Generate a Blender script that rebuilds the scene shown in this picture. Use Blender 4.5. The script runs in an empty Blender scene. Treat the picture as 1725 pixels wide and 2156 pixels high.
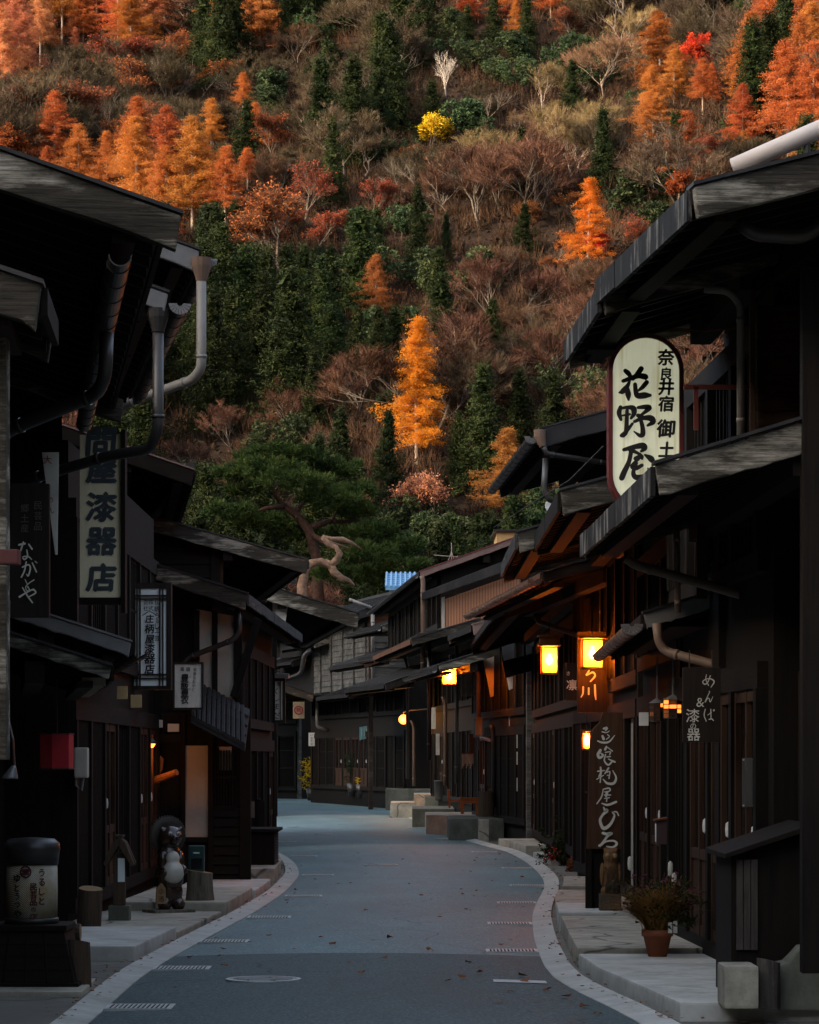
import bpy, bmesh, math, random
import numpy as np
from mathutils import Vector, Matrix, noise

sc = bpy.context.scene
COL = sc.collection
R = math.radians
random.seed(7)

# ------------------------------------------------------------------ camera
FPX, CX, CY, EYE = 6109.0, 862.5, 1600.0, 1.6      # a long portrait lens: 85 mm on a 24 mm wide frame, horizon low in the picture
cam = bpy.data.cameras.new('camera')
cam_o = bpy.data.objects.new('camera', cam); COL.objects.link(cam_o)
cam_o.location = (0, 0, EYE); cam_o.rotation_euler = (R(90), 0, 0)
cam.sensor_fit = 'HORIZONTAL'; cam.sensor_width = 24.0; cam.lens = 24.0*FPX/1725.0
cam.shift_y = (CY-1078.0)/1725.0
cam.clip_start = 0.5; cam.clip_end = 3000
sc.camera = cam_o

# ------------------------------------------------------------------ sky, sun, exposure
SUN_EL, SUN_AZ = R(20), R(-112)                     # low evening sun from behind the added left-hand ridge
w = bpy.data.worlds.new('World'); sc.world = w; w.use_nodes = True
wn = w.node_tree
sky = wn.nodes.new('ShaderNodeTexSky'); sky.sky_type = 'NISHITA'; sky.sun_disc = False
sky.sun_elevation = SUN_EL; sky.sun_rotation = SUN_AZ
sky.air_density = 1.0; sky.dust_density = 3.0; sky.ozone_density = .6
hs = wn.nodes.new('ShaderNodeHueSaturation'); hs.inputs['Saturation'].default_value = .72     # thin high cloud: a paler sky
wn.links.new(sky.outputs[0], hs.inputs['Color']); wn.links.new(hs.outputs[0], wn.nodes['Background'].inputs[0])
wn.nodes['Background'].inputs[1].default_value = 0.13
sun = bpy.data.lights.new('sun', 'SUN'); sun.energy = 2.1; sun.angle = R(1.5); sun.color = (1.0, 0.8, 0.58)
sun_o = bpy.data.objects.new('sun', sun); COL.objects.link(sun_o)
sd = Vector((math.sin(SUN_AZ)*math.cos(SUN_EL), math.cos(SUN_AZ)*math.cos(SUN_EL), math.sin(SUN_EL)))
sun_o.rotation_euler = sd.to_track_quat('Z', 'Y').to_euler()
sc.view_settings.view_transform = 'Standard'; sc.view_settings.look = 'None'
sc.view_settings.exposure = 2.3; sc.view_settings.gamma = 1.0
sc.cycles.use_denoising = True
sc.cycles.max_bounces = 6; sc.cycles.transparent_max_bounces = 8
sc.cycles.sample_clamp_indirect = 4.0

# ------------------------------------------------------------------ helpers
def at(px, py, Y):                                  # picture position + distance -> a point of the place
    return Vector(((px-CX)/FPX*Y, Y, EYE+(CY-py)/FPX*Y))

def gy(py, z=0.0):                                  # distance at which ground of height z is seen at picture row py
    return (EYE-z)*FPX/(py-CY)

class MB:
    """collects boxes, bars, tubes and sheets; build() links them as ONE mesh object"""
    def __init__(s): s.v = []; s.f = []
    def add(s, vs, fs):
        n = len(s.v); s.v += [tuple(p) for p in vs]; s.f += [tuple(i+n for i in f) for f in fs]; return s
    def box(s, x0, x1, y0, y1, z0, z1):
        if x0 > x1: x0, x1 = x1, x0
        if y0 > y1: y0, y1 = y1, y0
        if z0 > z1: z0, z1 = z1, z0
        return s.add([(x0,y0,z0),(x1,y0,z0),(x1,y1,z0),(x0,y1,z0),(x0,y0,z1),(x1,y0,z1),(x1,y1,z1),(x0,y1,z1)],
                     [(0,3,2,1),(4,5,6,7),(0,1,5,4),(1,2,6,5),(2,3,7,6),(3,0,4,7)])
    def prism(s, pts, h):                           # closed outline (3d points) swept along vector h
        n = len(pts); h = Vector(h)
        a = [Vector(p) for p in pts]; b = [p+h for p in a]
        nrm = Vector((0,0,0))
        for i in range(n): nrm += a[i].cross(a[(i+1) % n])
        side = nrm.dot(h) > 0
        fs = [tuple(range(n)), tuple(range(2*n-1, n-1, -1))]
        fs += [(i, i+n, (i+1) % n+n, (i+1) % n) for i in range(n)]
        if side: fs = [tuple(reversed(f)) for f in fs]
        return s.add(a+b, fs)
    def beam(s, p, q, wd, ht, up=(0,0,1)):          # rectangular bar from p to q
        p, q = Vector(p), Vector(q); d = (q-p).normalized(); r = d.cross(Vector(up))
        r = r.normalized() if r.length > 1e-6 else Vector((1,0,0)); u = r.cross(d).normalized()
        c = [r*(wd/2)*a+u*(ht/2)*b for a, b in ((-1,-1),(1,-1),(1,1),(-1,1))]
        return s.prism([p+k for k in c], q-p)
    def tube(s, pts, rad, n=8, cap=True):
        pts = [Vector(p) for p in pts]; m = len(pts)
        rad = [rad]*m if not hasattr(rad, '__len__') else rad
        rings = []; ref = None
        for i, p in enumerate(pts):
            d = (pts[min(i+1, m-1)]-pts[max(i-1, 0)])
            d = d.normalized() if d.length > 1e-9 else Vector((0,0,1))
            if ref is None: ref = Vector((0,0,1)) if abs(d.z) < .9 else Vector((1,0,0))
            a = d.cross(ref); a = a.normalized() if a.length > 1e-6 else d.orthogonal().normalized()
            b = d.cross(a).normalized(); ref = -b if abs(d.dot(b)) < .5 else ref
            ref = a.cross(d)
            rings.append([p+(a*math.cos(2*math.pi*k/n)+b*math.sin(2*math.pi*k/n))*rad[i] for k in range(n)])
        vs = [v for r_ in rings for v in r_]
        fs = [(i*n+k, (i+1)*n+k, (i+1)*n+(k+1) % n, i*n+(k+1) % n) for i in range(m-1) for k in range(n)]
        if cap: fs += [tuple(range(n)), tuple(range(m*n-1, (m-1)*n-1, -1))]
        return s.add(vs, fs)
    def lathe(s, prof, n=20, c=(0,0,0), ax=1.0, ay=1.0):
        c = Vector(c); vs = [c+Vector((r_*ax*math.cos(2*math.pi*k/n), r_*ay*math.sin(2*math.pi*k/n), z)) for r_, z in prof for k in range(n)]
        m = len(prof)
        fs = [(i*n+k, i*n+(k+1) % n, (i+1)*n+(k+1) % n, (i+1)*n+k) for i in range(m-1) for k in range(n)]
        fs += [tuple(range(n-1, -1, -1)), tuple(range((m-1)*n, m*n))]
        return s.add(vs, fs)
    def build(s, name, mat=None, parent=None, smooth=False, bevel=0.0, loc=None):
        me = bpy.data.meshes.new(name); me.from_pydata(s.v, [], s.f); me.update()
        if bevel > 0:
            bm = bmesh.new(); bm.from_mesh(me)
            es = [e for e in bm.edges if len(e.link_faces) == 2 and e.calc_face_angle(0) > .6]
            bmesh.ops.bevel(bm, geom=es, offset=bevel, segments=2, profile=.7, affect='EDGES', clamp_overlap=True)
            bm.to_mesh(me); bm.free()
        if smooth: me.polygons.foreach_set('use_smooth', [True]*len(me.polygons))
        return link(name, me, mat, parent, loc)

def link(name, me, mat=None, parent=None, loc=None):
    o = bpy.data.objects.new(name, me); COL.objects.link(o)
    if mat is not None and not me.materials: me.materials.append(mat)
    if parent is not None: o.parent = parent
    if loc is not None: o.location = loc
    return o

def fast_mesh(name, verts, faces, k=3):             # big leaf meshes from numpy arrays
    verts = np.asarray(verts, dtype=np.float32); faces = np.asarray(faces, dtype=np.int32)
    me = bpy.data.meshes.new(name); nf = len(faces)
    me.vertices.add(len(verts)); me.vertices.foreach_set('co', verts.ravel())
    me.loops.add(nf*k); me.loops.foreach_set('vertex_index', faces.ravel())
    me.polygons.add(nf); me.polygons.foreach_set('loop_start', np.arange(0, nf*k, k, dtype=np.int32))
    me.update(calc_edges=True)
    return me

def tag(o, label=None, cat=None, group=None, kind=None):
    if label: o['label'] = label
    if cat: o['category'] = cat
    if group: o['group'] = group
    if kind: o['kind'] = kind
    return o

def thing(name, label, cat, loc=(0,0,0), rz=0.0, group=None):
    o = bpy.data.objects.new(name, None); COL.objects.link(o); o.empty_display_size = .1
    o.location = loc; o.rotation_euler = (0, 0, rz)
    return tag(o, label, cat, group)

# ------------------------------------------------------------------ materials
def _nodes(name):
    m = bpy.data.materials.new(name); m.use_nodes = True
    nt = m.node_tree; b = nt.nodes['Principled BSDF']
    return m, nt, b

def _ramp(nt, fac, stops):
    r = nt.nodes.new('ShaderNodeValToRGB'); e = r.color_ramp.elements
    while len(e) < len(stops): e.new(.5)
    for el, (p, c) in zip(e, stops): el.position = p; el.color = (*c, 1) if len(c) == 3 else c
    nt.links.new(fac, r.inputs[0]); return r.outputs[0]

def _coord(nt, scale, kind='Object', rnd=True):
    t = nt.nodes.new('ShaderNodeTexCoord'); mp = nt.nodes.new('ShaderNodeMapping')
    mp.inputs['Scale'].default_value = scale
    nt.links.new(t.outputs[kind], mp.inputs[0])
    if rnd:
        oi = nt.nodes.new('ShaderNodeObjectInfo'); cm = nt.nodes.new('ShaderNodeCombineXYZ'); mu = nt.nodes.new('ShaderNodeMath')
        mu.operation = 'MULTIPLY'; mu.inputs[1].default_value = 40.0
        nt.links.new(oi.outputs['Random'], mu.inputs[0])
        for k in range(3): nt.links.new(mu.outputs[0], cm.inputs[k])
        nt.links.new(cm.outputs[0], mp.inputs['Location'])
    return mp.outputs[0]

def _noise(nt, vec, scale, detail=6, rough=.6):
    n = nt.nodes.new('ShaderNodeTexNoise'); n.inputs['Scale'].default_value = scale
    n.inputs['Detail'].default_value = detail; n.inputs['Roughness'].default_value = rough
    nt.links.new(vec, n.inputs['Vector']); return n.outputs[0]

def _bump(nt, b, h, dist, strength=.6):
    n = nt.nodes.new('ShaderNodeBump'); n.inputs['Distance'].default_value = dist; n.inputs['Strength'].default_value = strength
    nt.links.new(h, n.inputs['Height']); nt.links.new(n.outputs[0], b.inputs['Normal'])

def _mix(nt, a, b_, fac, mode='MIX'):
    m = nt.nodes.new('ShaderNodeMix'); m.data_type = 'RGBA'; m.blend_type = mode
    for s_, v in ((6, a), (7, b_), (0, fac)):
        if hasattr(v, 'is_linked') or hasattr(v, 'links'): nt.links.new(v, m.inputs[s_])
        else: m.inputs[s_].default_value = v if not isinstance(v, tuple) else ((*v, 1) if len(v) == 3 else v)
    return m.outputs[2]

def wood(name, dark, mid, pale, axis='x', grain=1.0, patch=.5, rough=.85, paleness=.5, bump=.004):
    """weathered timber: long grain along one axis, pale silvery worn patches, dark damp patches"""
    m, nt, b = _nodes(name)
    st = {'x': (1.2, 26, 26), 'y': (26, 1.2, 26), 'z': (26, 26, 1.2)}[axis]
    v = _coord(nt, tuple(k*grain for k in st))
    g = _noise(nt, v, 1.6, 8, .65)
    st2 = {'x': (.5, 2.2, 2.2), 'y': (2.2, .5, 2.2), 'z': (2.2, 2.2, .5)}[axis]
    v2 = _coord(nt, tuple(k*patch*2 for k in st2))
    p = _noise(nt, v2, 1.4, 7, .7)
    base = _ramp(nt, g, [(.25, dark), (.5, mid), (.78, tuple(c*1.35 for c in mid))])
    worn = _ramp(nt, g, [(.3, mid), (.62, pale), (.8, tuple(min(1, c*1.2) for c in pale))])
    f = _ramp(nt, p, [(1-paleness, (0,0,0)), (min(1, 1.14-paleness), (1,1,1))])
    c = _mix(nt, base, worn, f)
    d = _ramp(nt, p, [(.28, (.35,.35,.35)), (.45, (1,1,1))])
    nt.links.new(_mix(nt, c, d, 1.0, 'MULTIPLY'), b.inputs['Base Color'])
    b.inputs['Roughness'].default_value = rough; b.inputs['Specular IOR Level'].default_value = .14
    _bump(nt, b, g, bump)
    return m

def plain(name, col, rough=.6, metal=0.0, var=.25, scale=6.0, spec=.4, bump=0.0, coord='Object', dirt=None, crack=0):
    """painted, plastered or metal surface with uneven tone"""
    m, nt, b = _nodes(name)
    v = _coord(nt, (1, 1, 1), coord)
    n = _noise(nt, v, scale, 6, .65)
    lo = tuple(c*(1-var) for c in col); hi = tuple(min(1, c*(1+var)) for c in col)
    c = _ramp(nt, n, [(.3, lo), (.7, hi)])
    if dirt:
        n2 = _noise(nt, _coord(nt, (1, 1, .3)), scale*.5, 8, .7)
        c = _mix(nt, c, dirt, _ramp(nt, n2, [(.5, (0,0,0)), (.72, (.8,.8,.8))]))
    if crack: c = cracks(nt, c, crack)
    nt.links.new(c, b.inputs['Base Color'])
    r_ = nt.nodes.new('ShaderNodeMapRange'); r_.inputs[3].default_value = max(.05, rough-.12); r_.inputs[4].default_value = min(1, rough+.12)
    nt.links.new(n, r_.inputs[0]); nt.links.new(r_.outputs[0], b.inputs['Roughness'])
    b.inputs['Metallic'].default_value = metal; b.inputs['Specular IOR Level'].default_value = spec
    if bump: _bump(nt, b, _noise(nt, v, scale*6, 6, .7), bump)
    return m

def cracks(nt, c, scale, dark=(.25,.25,.25), width=.012):
    v = _coord(nt, (1, 1, 1)); ds = nt.nodes.new('ShaderNodeTexNoise'); ds.inputs['Scale'].default_value = scale*2.5; nt.links.new(v, ds.inputs[0])
    ad = nt.nodes.new('ShaderNodeVectorMath'); ad.operation = 'MULTIPLY_ADD'; ad.inputs[1].default_value = (.35/scale,)*3
    nt.links.new(ds.outputs[1], ad.inputs[0]); nt.links.new(v, ad.inputs[2])
    vo = nt.nodes.new('ShaderNodeTexVoronoi'); vo.feature = 'DISTANCE_TO_EDGE'; vo.inputs['Scale'].default_value = scale; nt.links.new(ad.outputs[0], vo.inputs['Vector'])
    return _mix(nt, c, _ramp(nt, vo.outputs[0], [(0, dark), (width, (1,1,1))]), 1.0, 'MULTIPLY')

def glow(name, col, strength, paper=None):
    m, nt, b = _nodes(name)
    b.inputs['Base Color'].default_value = (*(paper or col), 1)
    b.inputs['Emission Color'].default_value = (*col, 1); b.inputs['Emission Strength'].default_value = strength
    b.inputs['Roughness'].default_value = .6
    return m

def leafy(name, lo, mid, hi, trans=.35, hue=.02, val=.35, scale=.35, rough=.6):
    """foliage: clumps of tone through the crown, each tree its own shade, some light passing through"""
    m, nt, b = _nodes(name)
    n = _noise(nt, _coord(nt, (1, 1, 1)), scale, 5, .7)
    c = _ramp(nt, n, [(.3, lo), (.5, mid), (.72, hi)])
    oi = nt.nodes.new('ShaderNodeObjectInfo'); h = nt.nodes.new('ShaderNodeHueSaturation')
    mr = nt.nodes.new('ShaderNodeMapRange'); mr.inputs[3].default_value = .5-hue; mr.inputs[4].default_value = .5+hue
    wn_ = nt.nodes.new('ShaderNodeTexWhiteNoise'); wn_.noise_dimensions = '1D'
    mv = nt.nodes.new('ShaderNodeMapRange'); mv.inputs[3].default_value = .84*(1-val); mv.inputs[4].default_value = .84*(1+val*.7)
    nt.links.new(oi.outputs['Random'], mr.inputs[0]); nt.links.new(oi.outputs['Random'], wn_.inputs['W'])
    nt.links.new(wn_.outputs['Value'], mv.inputs[0])
    nt.links.new(mr.outputs[0], h.inputs['Hue']); nt.links.new(mv.outputs[0], h.inputs['Value']); nt.links.new(c, h.inputs['Color'])
    nt.links.new(h.outputs[0], b.inputs['Base Color'])
    b.inputs['Roughness'].default_value = rough; b.inputs['Specular IOR Level'].default_value = .05
    if trans:
        t = nt.nodes.new('ShaderNodeBsdfTranslucent'); mx = nt.nodes.new('ShaderNodeMixShader'); mx.inputs[0].default_value = trans
        nt.links.new(h.outputs[0], t.inputs[0]); nt.links.new(b.outputs[0], mx.inputs[1]); nt.links.new(t.outputs[0], mx.inputs[2])
        nt.links.new(mx.outputs[0], nt.nodes['Material Output'].inputs[0])
    return m
# ------------------------------------------------------------------ the mountain behind the village, and unseen ridges added to shade the street
def hz(x, y):
    t = y-(236-.45*x)
    k = 14.0
    base = .53*(k*math.log1p(math.exp(max(-40, min(40, t/k)))))
    n = noise.noise(Vector((x/55, y/75, 3.1)))*9+noise.noise(Vector((x/19, y/24, 7.7)))*2.5
    z = base+n*min(1, max(0, t/40))
    # unseen ridge added on the left to keep the low sun off the street
    e = -x-75-max(0, y-70)*.9
    if e > 0: z = max(z, min(130, .85*e+noise.noise(Vector((x/40, y/40, 1.3)))*6*min(1, e/30)))
    for e in (x-70-max(0, y-60)*.9, -y-75):          # unseen slopes added right and behind to cut sky light on the walls
        if e > 0: z = max(z, min(110, .75*e+noise.noise(Vector((x/40, y/40, 5.3)))*6*min(1, e/30)))
    return z

def hill_sheet(x0, x1, y0, y1, n, m):
    vs = []; fs = []
    for j in range(m+1):
        y = y0+(y1-y0)*j/m
        for i in range(n+1):
            x = x0+(x1-x0)*i/n
            z = hz(x, y)
            vs.append((x, y, z if z > .02 else z-.35))
    fs = [(j*(n+1)+i, j*(n+1)+i+1, (j+1)*(n+1)+i+1, (j+1)*(n+1)+i) for j in range(m) for i in range(n)]
    return vs, fs
m_hill = plain('forest_floor', (.02,.012,.008), .95, 0, .5, .25, .1, coord='Object')
b_ = MB(); b_.add(*hill_sheet(-420, 420, -300, 760, 124, 156))
tag(b_.build('hillside', m_hill, smooth=True), kind='structure')

def ray_hill(px, py):
    dx, dz = (px-CX)/FPX, (CY-py)/FPX
    Y = 205.0
    while Y < 700:
        if EYE+dz*Y <= hz(dx*Y, Y): break
        Y += .5
    return Vector((dx*Y, Y, hz(dx*Y, Y)))

# ---- tree meshes -------------------------------------------------
def leaf_quads(cent, rng, size, flat=0.0, k=1, spread=0.0, down=0.0, asp=1.0):
    """small leaf faces about each centre: arrays of triangles"""
    c = np.repeat(np.asarray(cent, dtype=np.float32), k, axis=0)
    n = len(c)
    if spread: c = c+rng.normal(0, 1, (n, 3))*np.array([spread, spread, spread*.7])
    a = rng.normal(0, 1, (n, 3)); a[:, 2] = a[:, 2]*(1-flat)-down
    a /= np.linalg.norm(a, axis=1)[:, None]+1e-6
    b = rng.normal(0, 1, (n, 3)); b[:, 2] *= (1-flat)
    b -= (a*b).sum(1)[:, None]*a; b /= np.linalg.norm(b, axis=1)[:, None]+1e-6
    s = (size*rng.uniform(.6, 1.35, n))[:, None]
    v = np.stack([c-a*s*.6-b*s*.3*asp, c-a*s*.5+b*s*.35*asp, c+a*s*.7], axis=1).reshape(-1, 3)
    return v

def tri_mesh(name, vlist):
    v = np.concatenate(vlist); f = np.arange(len(v)).reshape(-1, 3)
    return fast_mesh(name, v, f)

def gen_cedar(seed, h=14.0, fat=.2):
    rng = np.random.default_rng(seed); cent = []
    ph = rng.uniform(0, 6, 6)
    for lv in np.linspace(.08, .985, 30):
        rad = fat*h*(1-lv)**.78*(.8+.3*math.sin(lv*23+ph[0])*.5+.1)
        m = max(3, int(11*(1-lv)+3))
        for j in range(m):
            a = rng.uniform(0, 2*math.pi); rr = rad*(rng.uniform(.55, 1.12)+.16*math.sin(3*a+ph[1]+lv*9))
            cent.append((rr*math.cos(a), rr*math.sin(a), lv*h-rr*.35+rng.normal(0, .25)))
    cent = np.array(cent)
    v = [leaf_quads(cent, rng, .29, .2, 52, .36, .25, .5)]
    inner = np.stack([rng.normal(0, .25, 220), rng.normal(0, .25, 220), rng.uniform(.1, .95, 220)*h], 1)
    inner[:, :2] *= ((1-inner[:, 2]/h)*fat*h)[:, None]
    v.append(leaf_quads(inner, rng, .9, .1, 2, .2))
    tr = MB(); tr.tube([(0,0,-1.2),(0,0,h*.3),(0,0,h*.97)], [.22,.15,.02], 7)
    return tri_mesh('crown', v), tr

def gen_larch(seed, h=14.0, gap=0.0, low=.28, fat=.2):
    rng = np.random.default_rng(seed); cent = []; tr = MB()
    lean = rng.normal(0, .012, 2)
    def tp(z): return Vector((lean[0]*z*math.sin(z*.3), lean[1]*z, z))
    tr.tube([tp(-1.2), tp(h*.35), tp(h*.7), tp(h*.985)], [.2,.15,.09,.015], 7)
    nb = 210
    for j in range(nb):
        lv = low+(1-low)*((j+rng.uniform(0, 1))/nb)
        a = rng.uniform(0, 2*math.pi)
        if rng.uniform() < gap*(1.15-lv): continue
        L = fat*h*min(1.0, (1.02-lv)**.72*1.18)*rng.uniform(.5, 1.15)*(.72+.42*noise.noise(Vector((math.cos(a)*1.3, math.sin(a)*1.3, lv*5+seed)))*1.3+.1)+.15
        p0 = tp(lv*h); d = Vector((math.cos(a), math.sin(a), rng.uniform(-.08, .3)))
        pts = [p0+d*(L*t)+Vector((0, 0, -.16*L*t*t)) for t in (0, .5, 1)]
        if j % 2 == 0: tr.tube(pts, [.035,.022,.006], 3, False)
        m = int(5+L*6)
        for q in range(m):
            t = rng.uniform(.18, 1.05); p = p0+d*(L*t)+Vector((0, 0, -.16*L*t*t))
            cent.append((p.x+rng.normal(0, .13), p.y+rng.normal(0, .13), p.z+rng.normal(.03, .09)))
    v = [leaf_quads(np.array(cent), rng, .23, .3, 8, .21, 0, .42)]
    return tri_mesh('crown', v), tr

def gen_bare(seed, h=11.0, lean=0.0, spread=.62, leaves=0, leaf=.2, twig=.019, stems=1, up=.35, ntw=13):
    """broadleaf tree: forking limbs to a haze of twigs; leaves>0 hangs some dry leaves in it"""
    rnd = random.Random(seed); rng = np.random.default_rng(seed); tr = MB(); tips = []
    def grow(p, d, L, r_, dep):
        pts = [p]; q = p.copy(); dd = d.copy(); seg = 3
        for s_ in range(seg):
            dd = (dd+Vector((rnd.gauss(0, .13), rnd.gauss(0, .13), rnd.gauss(.05, .1)))).normalized()
            q = q+dd*(L/seg); pts.append(q.copy())
        tr.tube(pts, [r_, r_*.85, r_*.7, r_*.55], 6 if dep == 0 else (4 if dep < 3 else 3), False)
        if dep >= 4:
            tips.append((pts[1], dd)); tips.append((pts[-1], dd)); return
        n = (4, 4, 4, 3)[dep]
        for k in range(n):
            t = 1.0 if k == 0 else rnd.uniform(.42, 1.0)
            i = min(seg-1, int(t*seg)); b0 = pts[i].lerp(pts[i+1], t*seg-i) if t < 1 else pts[-1]
            a = rnd.uniform(0, 2*math.pi); sp = spread*rnd.uniform(.6, 1.25)*(.55 if k == 0 else 1)
            o = dd.orthogonal().normalized(); o = Matrix.Rotation(a, 3, dd) @ o
            nd = (dd+o*sp+Vector((0, 0, up*.35))).normalized()
            grow(b0, nd, L*rnd.uniform(.58, .8), r_*.5*rnd.uniform(.85, 1.1), dep+1)
    for s_ in range(stems):
        a = rnd.uniform(0, 6.28)
        d0 = Vector((lean+.22*math.cos(a)*(stems > 1), .22*math.sin(a)*(stems > 1), 1)).normalized()
        grow(Vector((.3*math.cos(a)*(stems > 1), .3*math.sin(a)*(stems > 1), -.8)), d0, h*.36, .017*h/math.sqrt(stems), 0)
    P = np.array([t[0] for t in tips]); D = np.array([t[1] for t in tips]); n = len(P)
    P2 = np.repeat(P, ntw, 0); D2 = np.repeat(D, ntw, 0)+rng.normal(0, .42, (n*ntw, 3))+np.array([0, 0, .3])
    D2 /= np.linalg.norm(D2, axis=1)[:, None]
    Lt = rng.uniform(.45, 1.15, n*ntw)[:, None]*h/11
    wv = np.cross(D2, rng.normal(0, 1, D2.shape)); wv /= np.linalg.norm(wv, axis=1)[:, None]
    B = P2+rng.normal(0, .12, P2.shape)
    v = [np.stack([B-wv*twig, B+wv*twig, B+D2*Lt], 1).reshape(-1, 3)]
    if leaves:
        lp = B+D2*Lt*rng.uniform(.2, 1, (len(B), 1))
        keep = rng.uniform(0, 1, len(lp)) < min(1, leaves)
        lv = leaf_quads(lp[keep], rng, leaf, .2, max(1, int(leaves)), .16)
        return tri_mesh('twigs', v), tr, tri_mesh('crown', [lv])
    return tri_mesh('crown', v), tr

def gen_round(seed, h=7.0, w_=3.0):
    """evergreen broadleaf or young pine: lumpy mass of leaf clumps"""
    rng = np.random.default_rng(seed); cent = []
    lobes = [(rng.normal(0, w_*.38), rng.normal(0, w_*.38), h*rng.uniform(.35, .85), w_*rng.uniform(.28, .5)) for _ in range(11)]
    lobes.append((0, 0, h*.85, w_*.35))
    for x, y, z, r_ in lobes:
        d = rng.normal(0, 1, (34, 3)); d /= np.linalg.norm(d, axis=1)[:, None]
        cent.append(np.array([x, y, z])+d*r_*rng.uniform(.6, 1.08, (34, 1)))
    v = [leaf_quads(np.concatenate(cent), rng, .38, .1, 9, .2)]
    tr = MB(); tr.tube([(0,0,-.8),(.1,0,h*.4),(0,.1,h*.85)], [.16,.11,.03], 6)
    return tri_mesh('crown', v), tr

L_ = leafy
m_cedar = L_('cedar_needles', (.007,.012,.004), (.02,.029,.009), (.046,.054,.015), .1, .02, .4, .5)
m_greenpine = L_('evergreen_leaves', (.018,.03,.014), (.045,.065,.028), (.09,.115,.04), .2, .03, .35, .5)
m_larch = L_('larch_needles', (.2,.052,.014), (.44,.128,.032), (.6,.2,.05), .4, .014, .3, .35)
m_larchpale = L_('pale_larch_needles', (.34,.11,.05), (.58,.2,.09), (.7,.31,.14), .4, .01, .22, .35)
m_larchbrown = L_('brown_larch_needles', (.22,.07,.02), (.4,.135,.04), (.5,.2,.06), .35, .014, .25, .4)
m_gold = L_('golden_needles', (.48,.125,.01), (.74,.235,.022), (.84,.34,.04), .45, .008, .1, .4)
m_oak = L_('dry_oak_leaves', (.16,.045,.015), (.32,.09,.03), (.45,.15,.05), .3, .016, .3, .6)
m_red = L_('red_maple_leaves', (.35,.03,.012), (.62,.075,.02), (.75,.14,.03), .4, .01, .15, .5)
m_yellow = L_('yellow_leaves', (.5,.3,.01), (.75,.48,.02), (.85,.6,.04), .4, .01, .1, .5)
m_pink = L_('salmon_leaves', (.45,.15,.07), (.7,.28,.15), (.8,.38,.2), .4, .01, .1, .5)
m_twig = L_('reddish_twigs', (.045,.023,.014), (.105,.05,.031), (.19,.094,.057), 0, .012, .3, .3, .9)
m_twiggrey = L_('grey_twigs', (.036,.024,.015), (.08,.054,.033), (.145,.1,.062), 0, .02, .35, .3, .9)
m_twigtan = L_('tan_twigs', (.11,.065,.033), (.21,.13,.065), (.33,.21,.105), 0, .02, .25, .3, .9)
m_bark = plain('grey_bark', (.13,.1,.075), .9, 0, .45, 3, .2)
m_barkpale = plain('pale_bark', (.26,.19,.14), .9, 0, .4, 3, .2)
m_barkdark = plain('dark_bark', (.05,.034,.024), .9, 0, .4, 3, .2)
m_barkwhite = plain('birch_bark', (.36,.3,.24), .85, 0, .25, 2, .2)

def trunk_mesh(tr):
    me = bpy.data.meshes.new('trunk'); me.from_pydata(tr.v, [], tr.f); me.update(); return me

KINDS = {}
def kind(key, name, variants):                      # variants: list of [(part name, mesh, material), ...]
    KINDS[key] = (name, variants)
def pack(g, mcrown, mtrunk, mtwig=None):
    out = [('trunk', trunk_mesh(g[1]), mtrunk), ('crown', g[2] if len(g) > 2 else g[0], mcrown)]
    if len(g) > 2: out.append(('twigs', g[0], mtwig or m_twig))
    return out
ced = [gen_cedar(10+i, 14, f) for i, f in enumerate((.25,.21,.28,.23,.26))]
lar = [gen_larch(30+i, 14, g, lo, f) for i, (g, lo, f) in enumerate(((.15,.26,.38),(.3,.36,.35),(.08,.2,.42),(.4,.22,.37),(.25,.42,.43),(.2,.15,.32)))]
bar = [gen_bare(50+i, 11, ln, .62, stems=s_) for i, (ln, s_) in enumerate(((.1,1),(-.22,1),(.0,2),(-.35,2),(.3,1),(-.1,3),(.2,2)))]
oak = [gen_bare(70+i, 10, ln, .66, lv, .2) for i, (ln, lv) in enumerate(((0,1.0),(.15,.55),(-.1,1.4)))]
rnd_ = [gen_round(90+i, 7, 3+i*.5) for i in range(3)]
kind('cedar', 'cedar_tree', [pack(g, m_cedar, m_barkdark) for g in ced])
kind('larch', 'larch_tree', [pack(g, m_larch, m_barkpale) for g in lar])
kind('palelarch', 'larch_tree', [pack((g[0].copy(), g[1]), m_larchpale, m_barkpale) for g in lar])
kind('brownlarch', 'larch_tree', [pack((g[0].copy(), g[1]), m_larchbrown, m_bark) for g in lar])
kind('gold', 'larch_tree', [pack(gen_larch(141, 14, .12, .12, .3), m_gold, m_barkpale), pack(gen_larch(142, 14, .5, .1, .32), m_gold, m_barkpale)])
kind('bare', 'bare_tree', [pack(g, m_twig, m_bark) for g in bar])
kind('greybare', 'bare_tree', [pack((g[0].copy(), g[1]), m_twiggrey, m_bark) for g in bar])
kind('tanbare', 'bare_tree', [pack((g[0].copy(), g[1]), m_twigtan, m_barkpale) for g in bar])
kind('white', 'bare_tree', [pack(gen_bare(160, 11, .1, .7, twig=.02, ntw=1), m_barkwhite, m_barkwhite)])
kind('oak', 'oak_tree', [pack(g, m_oak, m_bark, m_twig) for g in oak])
kind('red', 'maple_tree', [pack(gen_bare(170, 8, 0, .7, 2.4, .22), m_red, m_barkdark, m_twig)])
kind('orangeleaf', 'maple_tree', [pack(gen_bare(171+i, 8, .1*i, .7, 2.4, .22), m_larch, m_bark, m_twig) for i in range(2)])
kind('yellow', 'yellow_tree', [pack(gen_bare(175, 8, .1, .75, 2.2, .22), m_yellow, m_barkdark, m_twig)])
kind('pink', 'salmon_tree', [pack(gen_bare(177, 9, .0, .6, 1.8, .2), m_pink, m_bark, m_twig)])
kind('green', 'evergreen_tree', [pack(g, m_greenpine, m_barkdark) for g in rnd_])
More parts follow.
